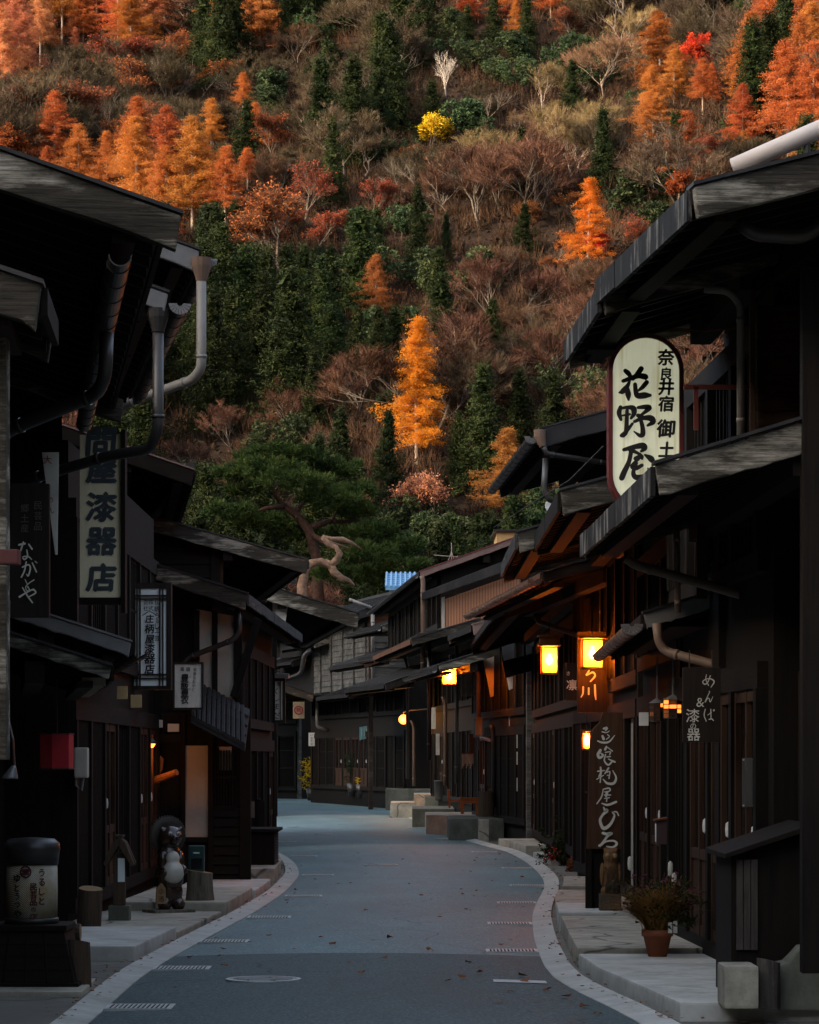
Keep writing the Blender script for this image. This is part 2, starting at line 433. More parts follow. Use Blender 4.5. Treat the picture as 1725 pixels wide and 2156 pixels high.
BASEH = {'cedar': 14, 'larch': 14, 'palelarch': 14, 'brownlarch': 14, 'gold': 14, 'bare': 11, 'greybare': 11, 'tanbare': 11, 'white': 11, 'oak': 10,
         'red': 8, 'orangeleaf': 8, 'yellow': 8, 'pink': 9, 'green': 7}
LAB = {'cedar': ('dark green cedar with a pointed crown in the hillside forest', 'cedar tree', 'dark cedars on the hillside'),
       'larch': ('bright orange larch with a pale trunk on the hillside', 'larch tree', 'orange larches on the hillside'),
       'palelarch': ('pale pinkish orange larch at the upper edge of the hillside', 'larch tree', 'pale larches high on the hillside'),
       'brownlarch': ('dull brownish orange larch among bare hillside trees', 'larch tree', 'brownish larches on the hillside'),
       'bare': ('leafless tree with a reddish brown haze of twigs on the hillside', 'bare tree', 'reddish bare trees on the hillside'),
       'greybare': ('leafless grey brown tree with thin twigs on the upper hillside', 'bare tree', 'grey bare trees on the hillside'),
       'tanbare': ('leafless tree with pale tan sunlit twigs on the hillside', 'bare tree', 'tan bare trees on the hillside'),
       'oak': ('half bare oak with rusty brown leaves on the hillside', 'oak tree', 'rusty oaks on the hillside'),
       'orangeleaf': ('low round maple with orange leaves on the hillside', 'maple tree', 'orange maples on the hillside'),
       'green': ('rounded mid green evergreen among the hillside trees', 'evergreen tree', 'round evergreens on the hillside')}
tree_rnd = random.Random(5)
def tree(key, loc, h, label=None, cat=None, rz=None, var=None, wide=1.0):
    name, vs = KINDS[key]
    var = tree_rnd.randrange(len(vs)) if var is None else var
    L = LAB.get(key, (None, None, None))
    t = thing(name, label or L[0], cat or L[1], loc, tree_rnd.uniform(0, 6.28) if rz is None else rz, None if label else L[2])
    s_ = h/BASEH[key]; t.scale = (s_*wide, s_*wide, s_)
    for pn, me, mt in vs[var]: link(pn, me, mt, t)
    return t

# trees one can tell apart: kind, foot in the picture, height in the picture, label
NOTABLE = [
 ('gold', 878, 975, 305, 'glowing orange gold larch standing alone at mid slope beside a bare pole-like trunk', 0, 1.0, 0),
 ('gold', 1238, 575, 195, 'gappy orange gold larch with two leafy tufts, right of the big bare crowns', 1, 1.15, 1),
 ('orangeleaf', 1172, 560, 85, 'small bright orange maple at the foot of the gappy golden larch', 0, 1.2, None),
 ('red', 1482, 172, 110, 'small scarlet maple high on the right of the slope', 0, 1.0, None),
 ('yellow', 897, 335, 108, 'lone lemon yellow tree at the top middle of the slope', 0, 1.25, None),
 ('white', 938, 215, 130, 'white barked leafless tree high in the middle of the slope', 0, 1.0, None),
 ('brownlarch', 1068, 1120, 215, 'brownish orange larch just above the village roofs, right of the salmon tree', 0, 1.15, None),
 ('pink', 925, 1150, 190, 'salmon pink tree at the foot of the slope behind the pine', 0, 1.1, None),
 ('brownlarch', 792, 705, 165, 'rusty larch at the edge of the dark cedar band above the golden larch', 3, 1.1, None),
 ('orangeleaf', 1455, 475, 140, 'orange red tree close above the nearest right-hand eave', 1, 1.0, None),
 ('red', 1262, 560, 75, 'low crimson maple just right of the gappy golden larch', 0, 1.1, None),
 ('larch', 165, 430, 165, None, 2, 1.1, None), ('larch', 285, 480, 235, None, 0, 1.1, None), ('larch', 405, 490, 240, None, 2, 1.1, None),
 ('larch', 475, 490, 180, None, 0, 1.0, None), ('larch', 445, 345, 135, None, 1, 1.1, None), ('larch', 350, 500, 190, None, 1, 1.1, None),
 ('larch', 225, 440, 160, None, 3, 1.1, None), ('larch', 100, 420, 110, None, 2, 1.1, None),
 ('larch', 512, 250, 95, None, 1, 1.2, None), ('orangeleaf', 25, 380, 130, None, 0, 1.2, None),
 ('larch', 1375, 290, 150, None, 2, 1.15, None), ('larch', 1480, 250, 125, None, 1, 1.2, None), ('larch', 1660, 330, 240, None, 0, 1.2, None),
 ('larch', 1565, 330, 150, None, 3, 1.1, None), ('larch', 1715, 330, 240, None, 2, 1.1, None), ('larch', 1420, 235, 130, None, 0, 1.2, None),
 ('larch', 275, 130, 150, None, 0, 1.3, None), ('larch', 175, 100, 120, None, 2, 1.3, None),
 ('palelarch', 40, 190, 200, None, 2, 1.0, None), ('palelarch', 5, 210, 190, None, 0, 1.0, None), ('palelarch', 85, 150, 170, None, 1, 1.0, None),
 ('larch', 985, 60, 110, None, 2, 1.3, None), ('larch', 1070, 40, 110, None, 0, 1.3, None), ('larch', 1160, 40, 100, None, 2, 1.3, None),
 ('oak', 585, 345, 110, None, 2, 1.2, None), ('oak', 590, 600, 230, None, 0, 1.25, None), ('oak', 330, 250, 150, None, 2, 1.25, None),
 ('oak', 780, 470, 95, None, 2, 1.2, None), ('oak', 640, 480, 140, None, 1, 1.2, None), ('oak', 1340, 560, 100, None, 1, 1.3, None),
 ('cedar', 460, 190, 230, None, 0, 1.0, None), ('cedar', 615, 110, 200, None, 1, 1.0, None), ('cedar', 520, 370, 160, None, 2, 1.2, None),
 ('cedar', 1205, 245, 120, None, 0, 1.0, None), ('cedar', 1270, 420, 190, None, 1, 1.0, None), ('cedar', 1105, 550, 120, None, 2, 1.25, None),
 ('cedar', 660, 930, 195, None, 1, .95, None), ('cedar', 700, 440, 190, None, 4, .9, None), ('cedar', 880, 590, 200, None, 3, .9, None), ('cedar', 940, 560, 110, None, 1, .9, None),
 ('cedar', 1040, 120, 150, None, 0, .9, None), ('cedar', 985, 130, 120, None, 2, 1.0, None), ('cedar', 1110, 125, 140, None, 1, 1.0, None),
 ('green', 690, 140, 60, None, 0, 1.2, None), ('green', 1095, 150, 80, None, 1, 1.2, None), ('green', 210, 420, 45, None, 2, 1.3, None),
 ('bare', 1010, 480, 190, None, 0, 1.5, None), ('bare', 1120, 480, 210, None, 2, 1.4, None), ('bare', 950, 470, 130, None, 1, 1.4, None), ('bare', 1170, 420, 170, None, 3, 1.2, None),
 ('tanbare', 1095, 290, 70, None, 0, 1.6, None), ('tanbare', 1270, 210, 150, None, 2, 1.4, None), ('tanbare', 1310, 120, 130, None, 0, 1.4, None),
 ('bare', 1060, 690, 170, None, 2, 1.5, None), ('bare', 1230, 720, 150, None, 0, 1.5, None), ('bare', 1160, 860, 230, None, 3, 1.4, None), ('bare', 1270, 850, 250, None, 1, 1.3, None),
 ('bare', 600, 930, 160, None, 0, 1.5, None), ('bare', 500, 960, 120, None, 2, 1.5, None), ('bare', 760, 880, 150, None, 0, 1.3, None), ('bare', 420, 1020, 110, None, 1, 1.5, None), 
]
blocked = []
for key, px, py, hp, lab, var, wide, rz in NOTABLE:
    p = ray_hill(px, py); h = hp*p.y/FPX
    catn = {'gold': 'larch tree', 'red': 'maple tree', 'yellow': 'yellow tree', 'white': 'birch tree', 'pink': 'salmon tree'}.get(key)
    if key == 'orangeleaf' and lab is None and px < 100: lab = 'round orange tree at the far left above the nearest eave'
    tree(key, p, h, lab, catn, rz, var, wide)
    blocked.append((px, py, hp, p.y))

# the rest of the forest by region of the slope (first match wins)
def inside(px, py, poly):
    c = False; n = len(poly)
    for i in range(n):
        (x1, y1), (x2, y2) = poly[i], poly[(i+1) % n]
        if (y1 > py) != (y2 > py) and px < (x2-x1)*(py-y1)/(y2-y1)+x1: c = not c
    return c
REG = [
 ([(880,340),(1030,460),(1050,560),(980,650),(870,740),(770,820),(640,920),(450,1010),(200,1080),(200,650),(420,540),(560,600),(690,470)], {'cedar': 1}),
 ([(440,460),(560,470),(520,640),(400,660)], {'cedar': .7, 'oak': .3}),
 ([(430,-80),(760,-80),(740,60),(420,140)], {'cedar': .5, 'bare': .3, 'brownlarch': .2}),
 ([(-60,-120),(360,-120),(340,60),(-60,90)], {'palelarch': .4, 'larch': .6}),
 ([(-60,90),(460,60),(480,290),(-60,300)], {'greybare': .75, 'oak': .25}),
 ([(-60,300),(560,260),(540,480),(-60,480)], {'larch': .8, 'greybare': .2}),
 ([(480,320),(700,380),(690,500),(560,610),(430,560)], {'oak': .6, 'greybare': .4}),
 ([(930,-120),(1270,-120),(1260,20),(930,20)], {'larch': 1}),
 ([(930,20),(1270,20),(1260,110),(930,130)], {'cedar': .85, 'green': .15}),
 ([(1500,-120),(1800,-120),(1800,70),(1520,90)], {'cedar': .9, 'greybare': .1}),
 ([(1330,110),(1560,120),(1800,60),(1800,400),(1480,360),(1330,280)], {'larch': .6, 'greybare': .25, 'cedar': .15}),
 ([(560,60),(930,40),(1020,130),(1000,380),(700,400),(560,330)], {'greybare': .6, 'cedar': .25, 'green': .15}),
 ([(1020,130),(1360,20),(1380,110),(1200,300),(1020,310)], {'tanbare': .8, 'green': .2}),
 ([(1240,230),(1480,330),(1480,480),(1270,480)], {'greybare': .45, 'cedar': .45, 'oak': .1}),
 ([(700,930),(820,880),(1200,900),(1300,1250),(400,1300),(420,1060)], {'cedar': .65, 'green': .35}),
 ([(-200,1010),(1800,1010),(1800,1400),(-200,1400)], {'cedar': .5, 'green': .25, 'bare': .25}),
 ([(-200,300),(1800,300),(1800,1300),(-200,1300)], {'bare': .78, 'greybare': .08, 'cedar': .14}),
]
HB = {'cedar': (11.5,16.5), 'larch': (10,13.5), 'palelarch': (11,14), 'brownlarch': (10,13), 'bare': (8.5,12.5), 'greybare': (8,12), 'tanbare': (8,11), 'oak': (7.5,10.5), 'green': (4,6.5)}
cand = []
f_rnd = random.Random(11)
Y = 226.0; row = 0
while Y < 560:
    half = .148*Y+8; X = -half+(row % 2)*3.1
    while X < half:
        x = X+f_rnd.uniform(-2.6, 2.6); y = Y+f_rnd.uniform(-2.6, 2.6); z = hz(x, y)
        X += 5.6
        el = (z-EYE)/y
        if z < .6 or el > .30: continue
        px, py = CX+x/y*FPX, CY-el*FPX
        cy = py-5*FPX/y
        key = 'greybare'
        for poly, ks in REG:
            if inside(px, cy, poly):
                key = f_rnd.choices(list(ks), list(ks.values()))[0]; break
        h = f_rnd.uniform(*HB[key]); h *= 1+max(0, 600-py)/600*.2; hp = h*FPX/y; wp = hp*(.55 if 'bare' in key or key == 'oak' else .32)
        for bx, by, bh, bY in blocked:              # keep the crowns one can tell apart in sight: shorter trees in front of them
            if y < bY+3 and abs(px-bx) < wp*.9+bh*.17 and py > by-bh*.9: hp = min(hp, py-(by-bh*.36))
        h = hp*y/FPX
        if h < 3.2: continue
        if h < HB[key][0]*.6 and key in ('cedar', 'larch', 'bare', 'greybare'): key = 'green' if key == 'cedar' else ('oak' if f_rnd.random() < .3 else key)
        if py-hp > 1235: continue
        if any(abs(px-bx) < 14 and abs(y-bY) < 4 for bx, by, bh, bY in blocked): continue
        cand.append((key, (x, y, z), h, f_rnd.uniform(1.25, 1.7) if key in ('bare', 'greybare', 'tanbare', 'oak') else f_rnd.uniform(.95, 1.25)))
    Y += 5.7+(Y-226)*.008; row += 1

BF = ('bare', 'greybare', 'tanbare')
n_b = 296-sum(1 for q in NOTABLE if q[0] in BF+('white',))
n_c = 296-sum(1 for q in NOTABLE if q[0] == 'cedar')
mass = []
for fam, lim in ((BF, n_b), (('cedar',), n_c)):
    fc = sorted([c for c in cand if c[0] in fam], key=lambda c: -c[2]/c[1][1])
    for c in fc[:lim]: tree(c[0], c[1], c[2], wide=c[3])
    mass += fc[lim:]
for c in cand:
    if c[0] not in BF+('cedar',): tree(c[0], c[1], c[2], wide=c[3])
def join_mass(name, items, label):
    vs = []; fs = []; mi = []; mats = []; nv = 0
    for key, p, h, wide in items:
        for pn, me, mt in KINDS[key][1][tree_rnd.randrange(len(KINDS[key][1]))]:
            v = np.empty(len(me.vertices)*3, dtype=np.float32); me.vertices.foreach_get('co', v); v = v.reshape(-1, 3); s_ = h/BASEH[key]
            a = tree_rnd.uniform(0, 6.28); ca, sa = math.cos(a), math.sin(a)
            v = np.stack([(v[:, 0]*ca-v[:, 1]*sa)*s_*wide+p[0], (v[:, 0]*sa+v[:, 1]*ca)*s_*wide+p[1], v[:, 2]*s_+p[2]], 1)
            if mt not in mats: mats.append(mt)
            f = []
            for pl in me.polygons:
                q = tuple(pl.vertices)
                f += [q] if len(q) == 3 else [(q[0], q[i], q[i+1]) for i in range(1, len(q)-1)]
            vs.append(v); fs.append(np.array(f, dtype=np.int32)+nv); mi += [mats.index(mt)]*len(f); nv += len(v)
    if not vs: return
    me = fast_mesh(name, np.concatenate(vs), np.concatenate(fs))
    for m in mats: me.materials.append(m)
    me.polygons.foreach_set('material_index', np.array(mi, dtype=np.int32))
    tag(link(name, me), label, 'trees', kind='stuff')
join_mass('forest', mass, 'smaller trees filling the gaps of the hillside forest')
# thicket of bare saplings that closes the ground between the trees
rng = np.random.default_rng(9); n = 15000
yy = 224+rng.uniform(0, 1, n)**.85*340; xx = rng.uniform(-1, 1, n)*(.15*yy+9)
zz_ = np.array([hz(a, b) for a, b in zip(xx, yy)]); ok = (zz_ > .5) & ((zz_-EYE)/yy < .31); P0 = np.stack([xx, yy, zz_-.1], 1)[ok]; k = 30
Q = np.repeat(P0, k, 0)+rng.normal(0, .35, (len(P0)*k, 3))*np.array([1, 1, .2]); D = rng.normal(0, .42, Q.shape)+np.array([0, 0, 1]); D /= np.linalg.norm(D, axis=1)[:, None]
W = np.cross(D, rng.normal(0, 1, Q.shape)); W /= np.linalg.norm(W, axis=1)[:, None]; L = np.repeat(rng.uniform(1.6, 4.6, len(P0)), k)[:, None]*rng.uniform(.5, 1, (len(Q), 1))
tag(link('thicket', tri_mesh('thicket', [np.stack([Q-W*.042, Q+W*.042, Q+D*L], 1).reshape(-1, 3)]), leafy('thicket_twigs', (.026,.014,.009), (.066,.034,.021), (.13,.068,.042), 0, .02, 0, .06, .9)),
    'thin bare saplings and brush between the hillside trees', 'brush', kind='stuff')
# scrub and fallen leaves between the trunks: one mass
rng = np.random.default_rng(3); n = 15000
yy = 226+rng.uniform(0, 1, n)**.8*330; xx = rng.uniform(-1, 1, n)*(.15*yy+8)
cc = np.array([(a, b, hz(a, b)+rng.uniform(.1, 1.1)) for a, b in zip(xx, yy)])
tag(link('undergrowth', tri_mesh('undergrowth', [leaf_quads(cc, rng, .55, .1, 4, .6)]), leafy('scrub', (.014,.01,.006), (.035,.024,.013), (.07,.045,.024), .15, .02, 0, .1)),
    'brown scrub and dry leaves between the hillside trunks', 'undergrowth', kind='stuff')
# ------------------------------------------------------------------ ground, road, kerbs, pavements
m_ground = plain('bare_ground', (.07,.06,.05), .95, 0, .3, 1.5, .2)
b_ = MB(); b_.add([(-900,-600,-.03),(900,-600,-.03),(900,1500,-.03),(-900,1500,-.03)], [(0,1,2,3)])
tag(b_.build('ground', m_ground), kind='structure')

def asphalt(name, col, var, rough=.62):
    m, nt, b = _nodes(name)
    v = _coord(nt, (1,1,1), 'Object', False)
    fine = _noise(nt, v, 42, 4, .9); big = _noise(nt, _coord(nt, (1,.35,1), 'Object', False), .8, 6, .65); mid = _noise(nt, v, 9, 5, .7)
    c1 = _ramp(nt, fine, [(.3, tuple(k*(1-var) for k in col)), (.55, col), (.78, tuple(k*(1+var*2.0) for k in col))])
    c2 = _ramp(nt, big, [(.25, (.6,.6,.6)), (.5, (.95,.95,.95)), (.75, (1.25,1.25,1.25))])
    c3 = _ramp(nt, mid, [(.3, (.86,.86,.86)), (.7, (1.1,1.1,1.1))])
    nt.links.new(cracks(nt, _mix(nt, _mix(nt, c1, c2, 1.0, 'MULTIPLY'), c3, 1.0, 'MULTIPLY'), .22, (.45,.45,.45), .004), b.inputs['Base Color'])
    r_ = nt.nodes.new('ShaderNodeMapRange'); r_.inputs[3].default_value = rough-.14; r_.inputs[4].default_value = rough+.14
    nt.links.new(big, r_.inputs[0]); nt.links.new(r_.outputs[0], b.inputs['Roughness'])
    b.inputs['Specular IOR Level'].default_value = .22
    _bump(nt, b, fine, .004, .7)
    return m
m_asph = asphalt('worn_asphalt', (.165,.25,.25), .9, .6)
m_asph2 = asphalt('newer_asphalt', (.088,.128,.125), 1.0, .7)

RE = [(8,1.75),(14,1.62),(17.6,1.40),(18.8,1.29),(20.3,1.10),(21.2,1.03),(23.05,1.05),(25.6,1.10),(29.7,1.25),(32.4,1.42),(35.9,1.67),(38.5,1.79),(42,1.83),(45.5,1.82),(50.4,1.70),(54,1.36),
      (59.6,.96),(67.4,.47),(78,.05),(90.5,-.45),(103,-1.15),(115,-2.1),(124,-3.3),(129,-4.8),(132,-7),(134,-11),(135,-20)]
LE = [(8,-1.95),(14,-1.95),(17.6,-1.94),(21.5,-1.98),(25.4,-1.84),(30,-1.63),(34.9,-1.5),(40.2,-1.52),(44,-1.71),(47.7,-2.01),(50.1,-2.28),(55,-2.62),(60,-2.85),(67,-3.2),(78,-3.7),
      (90,-4.3),(103,-5.2),(112,-6.5),(119,-8.5),(123,-12),(125,-20)]
def lerp_edge(T, y):
    if y <= T[0][0]: return T[0][1]
    for (y0, x0), (y1, x1) in zip(T, T[1:]):
        if y <= y1: return x0+(x1-x0)*(y-y0)/(y1-y0)
    return T[-1][1]
def smooth_edge(T, y): return sum(lerp_edge(T, y+d)*w_ for d, w_ in ((-1.2,.25),(0,.5),(1.2,.25))) if y < 110 else lerp_edge(T, y)
rx = lambda y: smooth_edge(RE, y)
lx = lambda y: smooth_edge(LE, y)
YS = [8+.5*i for i in range(232)]                  # 8 .. 123.5
def road_strip(ys, z):
    vs = []; fs = []; n = 8
    for y in ys:
        a, c = lx(y)-.02, rx(y)+.02
        for i in range(n+1):
            t = i/n; vs.append((a+(c-a)*t, y, z+.03*(1-(2*t-1)**2)))
    for j in range(len(ys)-1):
        for i in range(n): fs.append((j*(n+1)+i, j*(n+1)+i+1, (j+1)*(n+1)+i+1, (j+1)*(n+1)+i))
    return vs, fs
ys_a = [23.6]+[y for y in YS if y > 23.6]
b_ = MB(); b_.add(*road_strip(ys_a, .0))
tail = [(lx(y)-.02, y, .0) for y in (123.5,)]+[(-20,125,0),(-20,135,0),(-11,134,0),(-7,132,0),(-4.8,129,0),(rx(123.5)+.02,123.5,0)]
b_.add(tail, [tuple(range(len(tail)))])
tag(b_.build('road', m_asph, smooth=True), kind='structure')
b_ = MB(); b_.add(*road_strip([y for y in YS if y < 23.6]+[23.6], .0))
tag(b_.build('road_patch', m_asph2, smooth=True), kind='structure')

m_conc = plain('old_concrete', (.38,.34,.265), .9, 0, .35, 3.5, .3, .006, dirt=(.085,.085,.06), crack=.55)
m_kerb = plain('kerb_concrete', (.5,.485,.43), .9, 0, .22, 4, .3, .004, dirt=(.22,.21,.17))
m_stone = plain('pavement_stone', (.16,.15,.12), .9, 0, .4, 2.5, .3, .006, dirt=(.06,.06,.048), crack=.5)
m_concblock = plain('weathered_block', (.33,.3,.23), .9, 0, .4, 4, .3, .012, dirt=(.1,.1,.07))
m_concdark = plain('mossy_concrete', (.13,.13,.1), .9, 0, .35, 3, .3, .006, dirt=(.045,.05,.03))
def kerb(fn, s, ys, name):
    mb = MB()
    for y0, y1 in zip(ys, ys[1:]):
        g = .006; wd = .19
        p = [(fn(y0+g), y0+g), (fn(y1-g), y1-g), (fn(y1-g)+s*wd, y1-g), (fn(y0+g)+s*wd, y0+g)]
        z = [.008, .008, .035, .035]
        pts = [(x, y, zz) for (x, y), zz in zip(p, z)]
        mb.prism([(x, y, -.04) for x, y in p], (0, 0, .044))
        n = len(mb.v); mb.v += pts; mb.f.append((n, n+1, n+2, n+3) if s < 0 else (n+3, n+2, n+1, n))
        nb = n-8
    return tag(mb.build(name, m_kerb), kind='structure')
kerb(rx, 1, [8+.6*i for i in range(176)], 'kerb')
kerb(lx, -1, [8+.6*i for i in range(176)], 'kerb')

def strip_block(name, fn, s, off, y0, y1, width, z, mat, bev=.012, tilt=0.0, jag=0.0, seed=0):
    """pavement slab that follows the kerb line"""
    rd = random.Random(seed); n = max(1, int((y1-y0)/1.2)); a = []; b2 = []
    for i in range(n+1):
        y = y0+(y1-y0)*i/n
        a.append((fn(y)+s*(off+rd.uniform(0, jag)), y)); b2.append((fn(y)+s*(off+width), y))
    mb = MB(); out = a+b2[::-1]
    mb.prism([(x, y, -.05) for x, y in out], (0, 0, z+.05))
    if tilt:
        mb.v = [(x, y, zz+(tilt*(y-y0) if zz > -.04 else 0)) for x, y, zz in mb.v]
    return mb.build(name, mat, bevel=bev)
for fn, s, nm in ((rx, 1, 'pavement'), (lx, -1, 'pavement')):
    tag(strip_block(nm, fn, s, .195, 8, 122, 4.0, .012, m_stone, 0), kind='structure')
# raised slabs along the kerbs, from near to far
SL = [(rx, 1, 17.6, 22.0, 1.9, .13, 'long cracked concrete slab at the lower right corner of the street', .0),
      (rx, 1, 22.05, 24.3, 1.5, .17, 'concrete slab under the terracotta plant pot', .0),
      (rx, 1, 24.35, 26.6, 1.3, .17, 'pale worn concrete slab in front of the plant pot', .0),
      (rx, 1, 26.65, 28.9, 1.2, .2, 'highest pale slab just below the carved owl', -.01),
      (rx, 1, 29.0, 32.2, 1.1, .16, 'flat slab behind the carved owl with a broken front edge', .0),
      (rx, 1, 34.6, 37.4, 1.0, .1, 'low grey slab before the red chrysanthemums', .0),
      (rx, 1, 43.5, 47.2, 1.6, .1, 'wide dark grated slab beyond the flower bush', .0),
      (rx, 1, 49.0, 53.5, 1.6, .15, 'broad pale slab before the clapboard corner house', .0),
      (lx, -1, 19.4, 20.6, 1.2, .05, 'small thin slab beside the round street lantern', .0),
      (lx, -1, 22.9, 25.6, 1.25, .13, 'thick broken slab at the foot of the log posts', .0),
      (lx, -1, 25.7, 29.3, 1.6, .07, 'flat slab under the wooden post lantern', .0),
      (lx, -1, 29.8, 33.2, 1.15, .14, 'mossy slab to the right of the animal statue', .0),
      (lx, -1, 33.4, 36.6, 1.0, .1, 'sloping slab beside the tall stump', .0),
      (lx, -1, 37.4, 41.5, .85, .2, 'raised slab under the dark slatted cabinet', .0),
      (lx, -1, 42.2, 46.5, .8, .14, 'far left slab beyond the slatted cabinet', .0)]
for k, (fn, s, y0, y1, wd, z, lab, tl) in enumerate(SL):
    o = strip_block('concrete_slab', fn, s, .225, y0, y1, wd, z, m_conc if k % 3 else m_kerb, .018, tl, .03, k)
    tag(o, lab, 'slab', 'raised slabs along the kerbs')
# concrete steps that climb beside the far right houses
ST = [(812,914,1661,1692,92,3.0,'tall concrete step block at the left end of the far steps'), (872,915,1672,1690,84,3,'pale middle step in front of the black tub'),
      (895,968,1678,1702,76,4,'wide step below the black tub'), (822,873,1690,1702,80,3,'low front step of the far flight'), (868,958,1703,1722,68,4,'grey step behind the orange bench'),
      (897,1006,1716,1738,62,3.5,'step that carries the orange bench'), (945,1062,1724,1750,57.5,3,'long step in front of the bench and stump'),
      (1008,1030,1726,1736,56.5,.5,'small square stone at the foot of the brown stump'), (760,806,1664,1682,104,4,'dark far step beside the yellow flowers'), (775,800,1672,1684,98,3,'small far step with three treads')]
for k, (a, c, t, bt, Y, dp, lab) in enumerate(ST):
    p, q = at(a, t, Y), at(c, t, Y)
    mb = MB(); mb.box(p.x, q.x, Y, Y+dp, -.02, p.z)
    tag(mb.build('concrete_step', m_conc if k % 2 else m_concdark, bevel=.02), lab, 'step', 'concrete steps on the far right')

# ---- drain grates and manhole covers
m_grate = plain('galvanised_grate', (.5,.5,.47), .55, .35, .2, 8, .5)
m_dark = plain('dark_hollow', (.012,.012,.012), .9, 0, .2, 4, .2)
def road_z(x, y):
    t = (x-lx(y))/(rx(y)-lx(y)); return .03*max(0, 1-(2*t-1)**2)
GR = [(275,2125,132),(348,2043,108),(453,1986,84),(567,1935,72),(639,1890,64),(670,1845,60),(640,1805,55),(600,1774,36),
      (1080,2006,92),(1077,1948,84),(1092,1904,72),(1110,1867,64),(1088,1830,56),(1020,1796,52),(938,1767,44),(880,1744,36)]
gproto = None
for k, (px, py, wpx) in enumerate(GR):
    Y = gy(py); X = (px-CX)/FPX*Y; wd = .4
    X = min(max(X, lx(Y)+wd/2+.02), rx(Y)-wd/2-.02)
    if gproto is None:
        g = thing('drain_grate', '', 'drain grate', (0,0,0))
        mb = MB(); mb.box(-.2,.2,-.17,.17,-.02,.0035); mb.build('pit', m_dark, g)
        mb = MB(); mb.box(-.215,.215,-.19,-.17,-.02,.008); mb.box(-.215,.215,.17,.19,-.02,.008); mb.box(-.215,-.2,-.17,.17,-.02,.008); mb.box(.2,.215,-.17,.17,-.02,.008)
        mb.build('grate_frame', m_grate, g)
        mb = MB()
        for i in range(14): mb.box(-.192+.0295*i-.007, -.192+.0295*i+.007, -.168, .168, -.01, .010)
        mb.build('bars', m_grate, g); gproto = g
    else:
        g = gproto.copy(); COL.objects.link(g)
        for ch in gproto.children: c2 = ch.copy(); COL.objects.link(c2); c2.parent = g
    g.location = (X, Y, road_z(X, Y)+.004)
    side = 'left' if px < 862 else 'right'
    n_side = sum(1 for q in GR[:k+1] if (q[0] < 862) == (px < 862))
    ordw = ('nearest','second nearest','third nearest','fourth','fifth','sixth','seventh','farthest')[n_side-1]
    tag(g, f'{ordw} barred drain grate along the {side} kerb of the road', None, 'drain grates in the road')
for px, py, r_, lab in ((555,2071,.27,'large round manhole cover nearest in the road'), (803,1826,.26,'round manhole cover in the middle of the road'), (681,1759,.2,'small far manhole cover'), (612,1744,.2,'tiny manhole cover at the far left of the road')):
    Y = gy(py); X = (px-CX)/FPX*Y
    t = thing('manhole_cover', lab, 'manhole cover', (X, Y, road_z(X, Y)+.002), 0, 'manhole covers in the road')
    mb = MB(); mb.lathe([(r_, -.02), (r_, .008), (r_*.9, .009), (r_*.89, .004)], 36); mb.build('rim', m_grate, t)
    mb = MB(); mb.lathe([(r_*.885, -.02), (r_*.885, .0075)], 36)
    for i in range(-5, 6):
        hw = math.sqrt(max(0, (r_*.8)**2-(i*r_*.14)**2)); mb.box(-hw, hw, i*r_*.14-.008, i*r_*.14+.008, .0075, .0115)
    mb.build('lid', plain('worn_iron', (.42,.43,.43), .3, .8, .15, 9, .5), t)
m_paint = plain('worn_white_paint', (.55,.55,.52), .7, 0, .3, 8, .3)
for px, py, wpx, lab in ((1095,2071,112,'white painted bar across the right edge of the road by the asphalt seam'), (1000,1768,50,'faint far white bar on the right side of the road'),(892,1725,46,'far white bar near the bench steps')):
    Y = gy(py); X = (px-CX)/FPX*Y; hw = wpx/2/FPX*Y; X = min(X, rx(Y)-hw-.02)
    mb = MB(); mb.add([(X-hw, Y-.12, road_z(X-hw, Y)+.006), (X+hw, Y-.12, road_z(X+hw, Y)+.006), (X+hw, Y+.12, road_z(X+hw, Y)+.006), (X-hw, Y+.12, road_z(X-hw, Y)+.006)], [(0,1,2,3)])
    tag(mb.build('road_marking', m_paint), kind='structure')

# ---- fallen leaves
rl = random.Random(4); mb = MB()
def leaf(x, y, z, s_):
    a = rl.uniform(0, 6.28); n = 6; pts = []
    for k in range(n):
        t = 2*math.pi*k/n; r_ = s_*(1 if k % 2 == 0 else .6)*rl.uniform(.8, 1.2)
        pts.append((x+r_*math.cos(t+a), y+r_*math.sin(t+a)*.8, z+.004+abs(rl.gauss(0, s_*.35))))
    mb.add(pts, [(0,1,2),(0,2,3),(0,3,4),(0,4,5)])
for i in range(300):
    y = 17.5+26*rl.random()**1.3
    if i % 2: x = rx(y)+rl.gauss(.2, .08); z = .03
    else: x = lx(y)-abs(rl.gauss(.22, .08)); z = .03
    leaf(x, y, z, rl.uniform(.01, .024))
for px, py in ((1010,2055),(975,2068),(1105,2071),(1075,2095),(1100,2060),(985,2035),(700,1999),(400,2020),(460,1945),(1230,2125),(1260,2140),(1190,2105),(1075,1985),(760,2060),(905,2012),(470,2003),(1150,2090),(1050,2120),(820,1985)):
    Y = gy(py); X = (px-CX)/FPX*Y; leaf(X, Y, road_z(X, Y)+.002, rl.uniform(.03, .05))
for i in range(60):
    y = 19+30*rl.random(); leaf(lx(y)+(rx(y)-lx(y))*rl.random(), y, .03, rl.uniform(.02, .035))
tag(mb.build('fallen_leaves', leafy('dry_fallen_leaves', (.16,.05,.02), (.3,.11,.035), (.4,.2,.07), .1, .01, .1, 8)), 'dry orange brown leaves scattered along the kerbs', 'leaves', kind='stuff')
